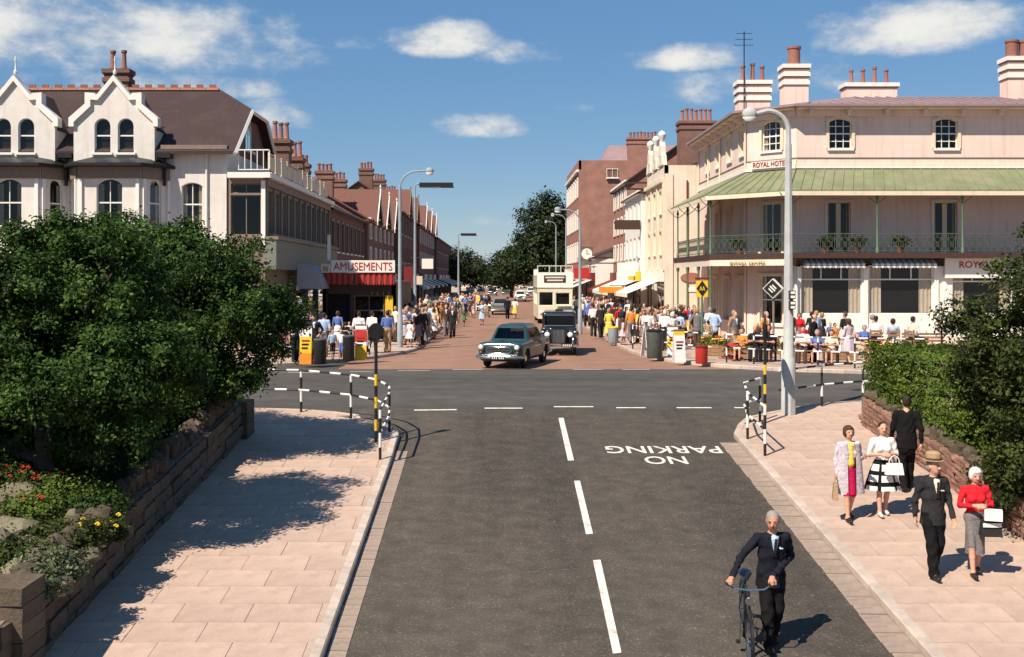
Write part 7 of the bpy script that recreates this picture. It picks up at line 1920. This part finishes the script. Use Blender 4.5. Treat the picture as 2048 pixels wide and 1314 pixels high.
# ---- the man walking away, and those crossing in front of the hotel
p = gp(1813, 980, KH)
person('person in a black suit walking away beside the brick wall', p[0], p[1], p[2] + KH, R(170), 1.76, pose(.18), dict(top=CL['black'], bottom=CL['black'], hair=HAIR['dark']), .010, jacket=True)
p = gp(1628, 724, KH)
person('person in a long black coat standing before the hotel windows', p[0], p[1], p[2] + KH, R(80), 1.74, pose(.08), dict(top=CL['black'], bottom=CL['black'], hair=HAIR['dark']), .016, jacket=True, fat=1.2, hair='bald',
       kids=lambda t, sc: obj('coat_skirt', skirt_mesh(.32, 1.05, .17, .27, CL['black'], 5, .04, .85), t))
p = gp(1697, 729, KH)
person('person in a pale flowered dress walking past the hotel windows', p[0], p[1], p[2] + KH, R(-150), 1.62, pose(.14), dict(top=CL['lilac'], bottom=CL['lilac'], hair=HAIR['brown']), .016, fem=True, skirt=True, sleeve='short', hair='bob',
       kids=lambda t, sc: (obj('skirt', skirt_mesh(.45, 1.05, .14, .28, CL['lilac'], 7, .06, .8), t), handbag(t, 0, 0, 0, .3, .12, .25, None).build('white_bag', CL['white'], t, (.3, 0, .45))))

# ---- the crowds: a few figures, copied with clothes of their own
KINDS = {}
def kind(nm, J, sk=None, **k):
    V, Q, lab = body(J, fine=False, **k).mesh_data(.024); V[:, 2] = np.maximum(V[:, 2], 0)
    me = poly_mesh('body', V, Q, lab, [m_skin] * 8); KINDS[nm] = (me, skirt_mesh(*sk) if sk else None)
kind('man', pose(.02), jacket=False, sleeve='short'); kind('suit', pose(.14), jacket=True); kind('walker', pose(.2), sleeve='short'); kind('suit_stand', pose(0, arms='hip'), jacket=True)
kind('woman', pose(.03, arms='front'), (.48, 1.05, .14, .27, CL['white'], 7, .06, .8, 0, 6, 30), fem=True, skirt=True, hair='bob', sleeve='short')
kind('woman_walk', pose(.15), (.48, 1.05, .14, .24, CL['white'], 6, .05, .85, 0, 6, 30), fem=True, skirt=True, hair='bob', sleeve='short')
kind('girl', pose(.1), (.60, 1.05, .14, .32, CL['white'], 8, .06, .9, 0, 6, 30), fem=True, skirt=True, hair='bob', sleeve='short'); kind('boy', pose(.1), shorts=True, sleeve='short')
kind('sitter', pose(sit=True, arms='front'), sleeve='short'); kind('sitter_w', pose(sit=True, arms='front'), fem=True, hair='bob', sleeve='short', bare=True)
WORD = {'top': {'man': 'shirt', 'suit': 'jacket', 'walker': 'shirt', 'suit_stand': 'jacket', 'woman': 'dress', 'woman_walk': 'blouse', 'girl': 'frock', 'boy': 'jersey', 'sitter': 'shirt', 'sitter_w': 'dress'}}
rp_ = random.Random(4)
ORD = ['first', 'second', 'third', 'fourth', 'fifth', 'sixth', 'seventh', 'eighth', 'ninth', 'tenth', 'eleventh', 'twelfth', 'thirteenth', 'fourteenth', 'fifteenth', 'sixteenth', 'seventeenth', 'eighteenth', 'nineteenth', 'twentieth']
used = {}
SMESH = {}
def crowd(x, y, z, rz, kd, top, bot, hair, place, group, h=None):
    me, sk = KINDS[kd]; h = h or {'girl': 1.2, 'boy': 1.15}.get(kd, 1.6 if 'woman' in kd or kd == 'sitter_w' else 1.72)
    one = kd in ('woman', 'girl', 'sitter_w')
    base = 'person in ' + top + ' ' + WORD['top'][kd] + ('' if one else ' and ' + bot + (' skirt' if kd == 'woman_walk' else ' shorts' if kd == 'boy' else ' trousers'))
    if 'sitter' in kd: base = base.replace('person', 'person seated')
    key = (base, place); used[key] = used.get(key, 0) + 1; n = used[key]
    lb = base + ', ' + place + ('' if n == 1 else ', ' + ORD[n - 1] + ' from front')
    t = thing('person', lb, 'person', (x, y, z), rz, group)
    o = obj('body', me, t); sc = h / 1.76; o.scale = (sc, sc, sc)
    cm = [rp_.choice((m_skin, m_skin2)), CL[top], CL[top if one else bot], m_shoe, HAIR[hair], CL['white'], m_feat, m_lip]
    for i, m in enumerate(cm): o.material_slots[i].link = 'OBJECT'; o.material_slots[i].material = m
    if sk:
        c = obj('skirt', sk, t); c.scale = (sc, sc, sc); c.material_slots[0].link = 'OBJECT'; c.material_slots[0].material = CL[top if one else bot]
LG, RG_, SG = 'crowd on the left pavement', 'crowd on the right pavement', 'people walking in the street'
for px_, py_, kd, top, bot, hair, rz, place in (
    (590, 724, 'man', 'white', 'charcoal', 'dark', 40, 'next to the yellow board left of the arcade'), (628, 722, 'suit_stand', 'charcoal', 'grey', 'dark', 10, 'leaning by the yellow board'), (648, 714, 'man', 'sky', 'grey', 'dark', 180, 'behind the black bin on the left corner'),
    (665, 722, 'boy', 'sky', 'charcoal', 'brown', 30, 'at the left corner rail'), (683, 722, 'boy', 'white', 'blue', 'fair', -20, 'at the left corner rail'), (718, 708, 'man', 'white', 'grey', 'dark', 180, 'behind the red over yellow board'), (744, 706, 'walker', 'white', 'charcoal', 'dark', 160, 'right of the red over yellow board'),
    (775, 705, 'man', 'blue', 'tan', 'dark', 190, 'left of the swan neck lamp post'), (820, 695, 'girl', 'white', 'white', 'dark', -30, 'right of the swan neck lamp post'), (836, 692, 'woman_walk', 'charcoal', 'grey', 'dark', 60, 'at the kerb by the lamp post'), (868, 678, 'woman_walk', 'cream', 'white', 'brown', 200, 'stepping off the left kerb'), (905, 676, 'suit', 'charcoal', 'charcoal', 'dark', 0, 'stepping into the street'),
    (892, 672, 'suit', 'brown', 'grey', 'dark', 10, 'behind the one stepping into the street')):
    p = gp(px_, py_, KH if px_ < 860 else 0); crowd(p[0], p[1], p[2] + (KH if px_ < 860 else 0), R(rz), kd, top, bot, hair, place, LG)
for px_, py_, kd, top, bot, hair, rz, place in ((1015, 638, 'suit', 'navy', 'black', 'dark', 180, 'walking up the street with the yellow skirt'), (1030, 638, 'woman_walk', 'white', 'yellow', 'brown', 180, 'walking up the street'), (940, 622, 'suit', 'brown', 'brown', 'dark', 0, 'beside the maroon car'),
                                             (952, 618, 'woman_walk', 'red', 'red', 'brown', 20, 'beside the maroon car')):
    p = gp(px_, py_); crowd(p[0], p[1], p[2], R(rz), kd, top, bot, hair, place, SG)
for px_, py_, kd, top, bot, hair, rz, place in ((1187, 674, 'walker', 'white', 'charcoal', 'dark', 170, 'stepping off the right kerb by the taxi'), (1202, 676, 'suit', 'charcoal', 'charcoal', 'dark', 190, 'behind the taxi'), (1218, 684, 'woman', 'yellow', 'yellow', 'fair', 150, 'by the yellow lidded bin'), (1246, 690, 'girl', 'lilac', 'lilac', 'brown', 100, 'left of the right-hand rail'),
    (1262, 682, 'woman', 'orange', 'orange', 'dark', 200, 'behind the right-hand rail'), (1275, 688, 'woman_walk', 'yellow', 'charcoal', 'dark', 90, 'behind the right-hand rail'), (1296, 700, 'man', 'white', 'grey', 'fair', 180, 'behind the slim leaning board'), (1330, 702, 'man', 'white', 'charcoal', 'white', 160, 'behind the grey litter bin'), (1345, 700, 'woman', 'white', 'white', 'white', 200, 'behind the board with the yellow patch')):
    p = gp(px_, py_, KH); crowd(p[0], p[1], p[2] + KH, R(rz), kd, top, bot, hair, place, RG_)
for px_, d, kd, top, hair, rz, place in ((1752, 41.5, 'sitter', 'white', 'dark', 160, 'on the forecourt seats before the hotel windows'), (1786, 41.2, 'sitter_w', 'sky', 'dark', 170, 'on the forecourt seats'), (1826, 41.0, 'sitter', 'cream', 'dark', 120, 'on the forecourt seats nearest the hedge')):
    crowd(PX(px_, d), d, .42, R(rz), kd, top, 'charcoal', hair, place, RG_)
for i, px_ in enumerate((1752, 1786, 1826)):
    t = thing('garden_chair', ['wooden garden chair under the white shirted sitter', 'wooden garden chair under the blue dressed sitter', 'wooden garden chair nearest the hedge'][i], 'chair', (PX(px_, 41.5 - .25 * i), 41.5 - .25 * i, KH), R((160, 170, 120)[i]), 'forecourt chairs')
    for j in range(4): MB().box(-.24, .24, -.05, .05, -.02, .02).build('seat_slat', m_wood, t, (0, -.2 + j * .12, .72))
    for q in ((-.2, -.2), (.2, -.2), (-.2, .2), (.2, .2)): MB().box(-.02, .02, -.02, .02, 0, .69 if q[1] < 0 else 1.15).build('leg', m_wood, t, (q[0], q[1], 0))
    for j in range(2): MB().box(-.22, .22, -.015, .015, 0, .08).build('back_slat', m_wood, t, (0, .2, .88 + j * .14))
TOPS = ['white', 'white', 'cream', 'pink', 'sky', 'yellow', 'charcoal', 'navy', 'brown', 'red', 'blue', 'tan', 'grey', 'green', 'lilac', 'orange']; BOTS = ['charcoal', 'grey', 'tan', 'navy', 'brown', 'white']
def scatter(n, x0, x1, y0, y1, place, group, kerb, mind=.5, edge=None):
    pts = []; tries = 0
    while len(pts) < n and tries < 4000:
        tries += 1; x, y = rp_.uniform(x0, x1), rp_.uniform(y0, y1)
        if edge and not edge(x, y): continue
        if all(math.dist((x, y), q) > mind for q in pts): pts.append((x, y))
    pts.sort(key=lambda q: q[1])
    for x, y in pts:
        kd = rp_.choice(['man', 'suit', 'walker', 'woman', 'woman', 'woman_walk', 'woman_walk', 'girl', 'boy', 'suit_stand'])
        crowd(x, y, kerb, rp_.choice([0, PI]) + rp_.uniform(-.9, .9), kd, rp_.choice(TOPS), rp_.choice(BOTS), rp_.choice(['dark', 'dark', 'brown', 'grey', 'fair']), place(x, y), group, None)
scatter(34, -4.9, -3.2, 49.5, 64, lambda x, y: 'crowd beside the arcade', LG, KH)
scatter(40, -5.6, -2.7, 64, 100, lambda x, y: 'left crowd beyond the arcade', LG, KH, .7)
scatter(22, -2.8, -.6, 66, 125, lambda x, y: 'walkers on the road', SG, 0, .9)
scatter(60, 6.0, 9.9, 44, 58, lambda x, y: 'hotel corner crowd', RG_, KH, .5, lambda x, y: (x - 6) > (50 - y) * .5 and not (x > 8.2 and 42 < y < 48))
scatter(38, 5.7, 8.6, 58, 84, lambda x, y: 'crowd below right awnings', RG_, KH, .6)
scatter(18, 5.6, 7.6, 84, 115, lambda x, y: 'far right pavement', RG_, KH, .8)

scatter(16, -8.6, -4.9, 42, 48.5, lambda x, y: 'left corner crowd', LG, KH, .55, lambda x, y: x < -4.6 - (48 - y) * .42 - .2)
scatter(14, 9.6, 15.5, 43.2, 47.5, lambda x, y: 'forecourt group', RG_, KH, .8)
for (bx0, by0, br, nm2) in ((9.6, 40.6, -.6, 'left forecourt bench'), (11.6, 39.6, -.4, 'middle forecourt bench'), (14.6, 43.5, -.1, 'bench under the window'), (16.8, 43.0, -.1, 'bench nearest the shrub')):
    for q in (-.5, 0, .5):
        if rp_.random() < .2: continue
        crowd(bx0 + q * math.cos(br), by0 + q * math.sin(br) - .02, KH - .03, br + rp_.uniform(-.2, .2), rp_.choice(['sitter', 'sitter_w']), rp_.choice(TOPS), rp_.choice(BOTS), rp_.choice(['dark', 'brown', 'grey']), nm2, RG_)
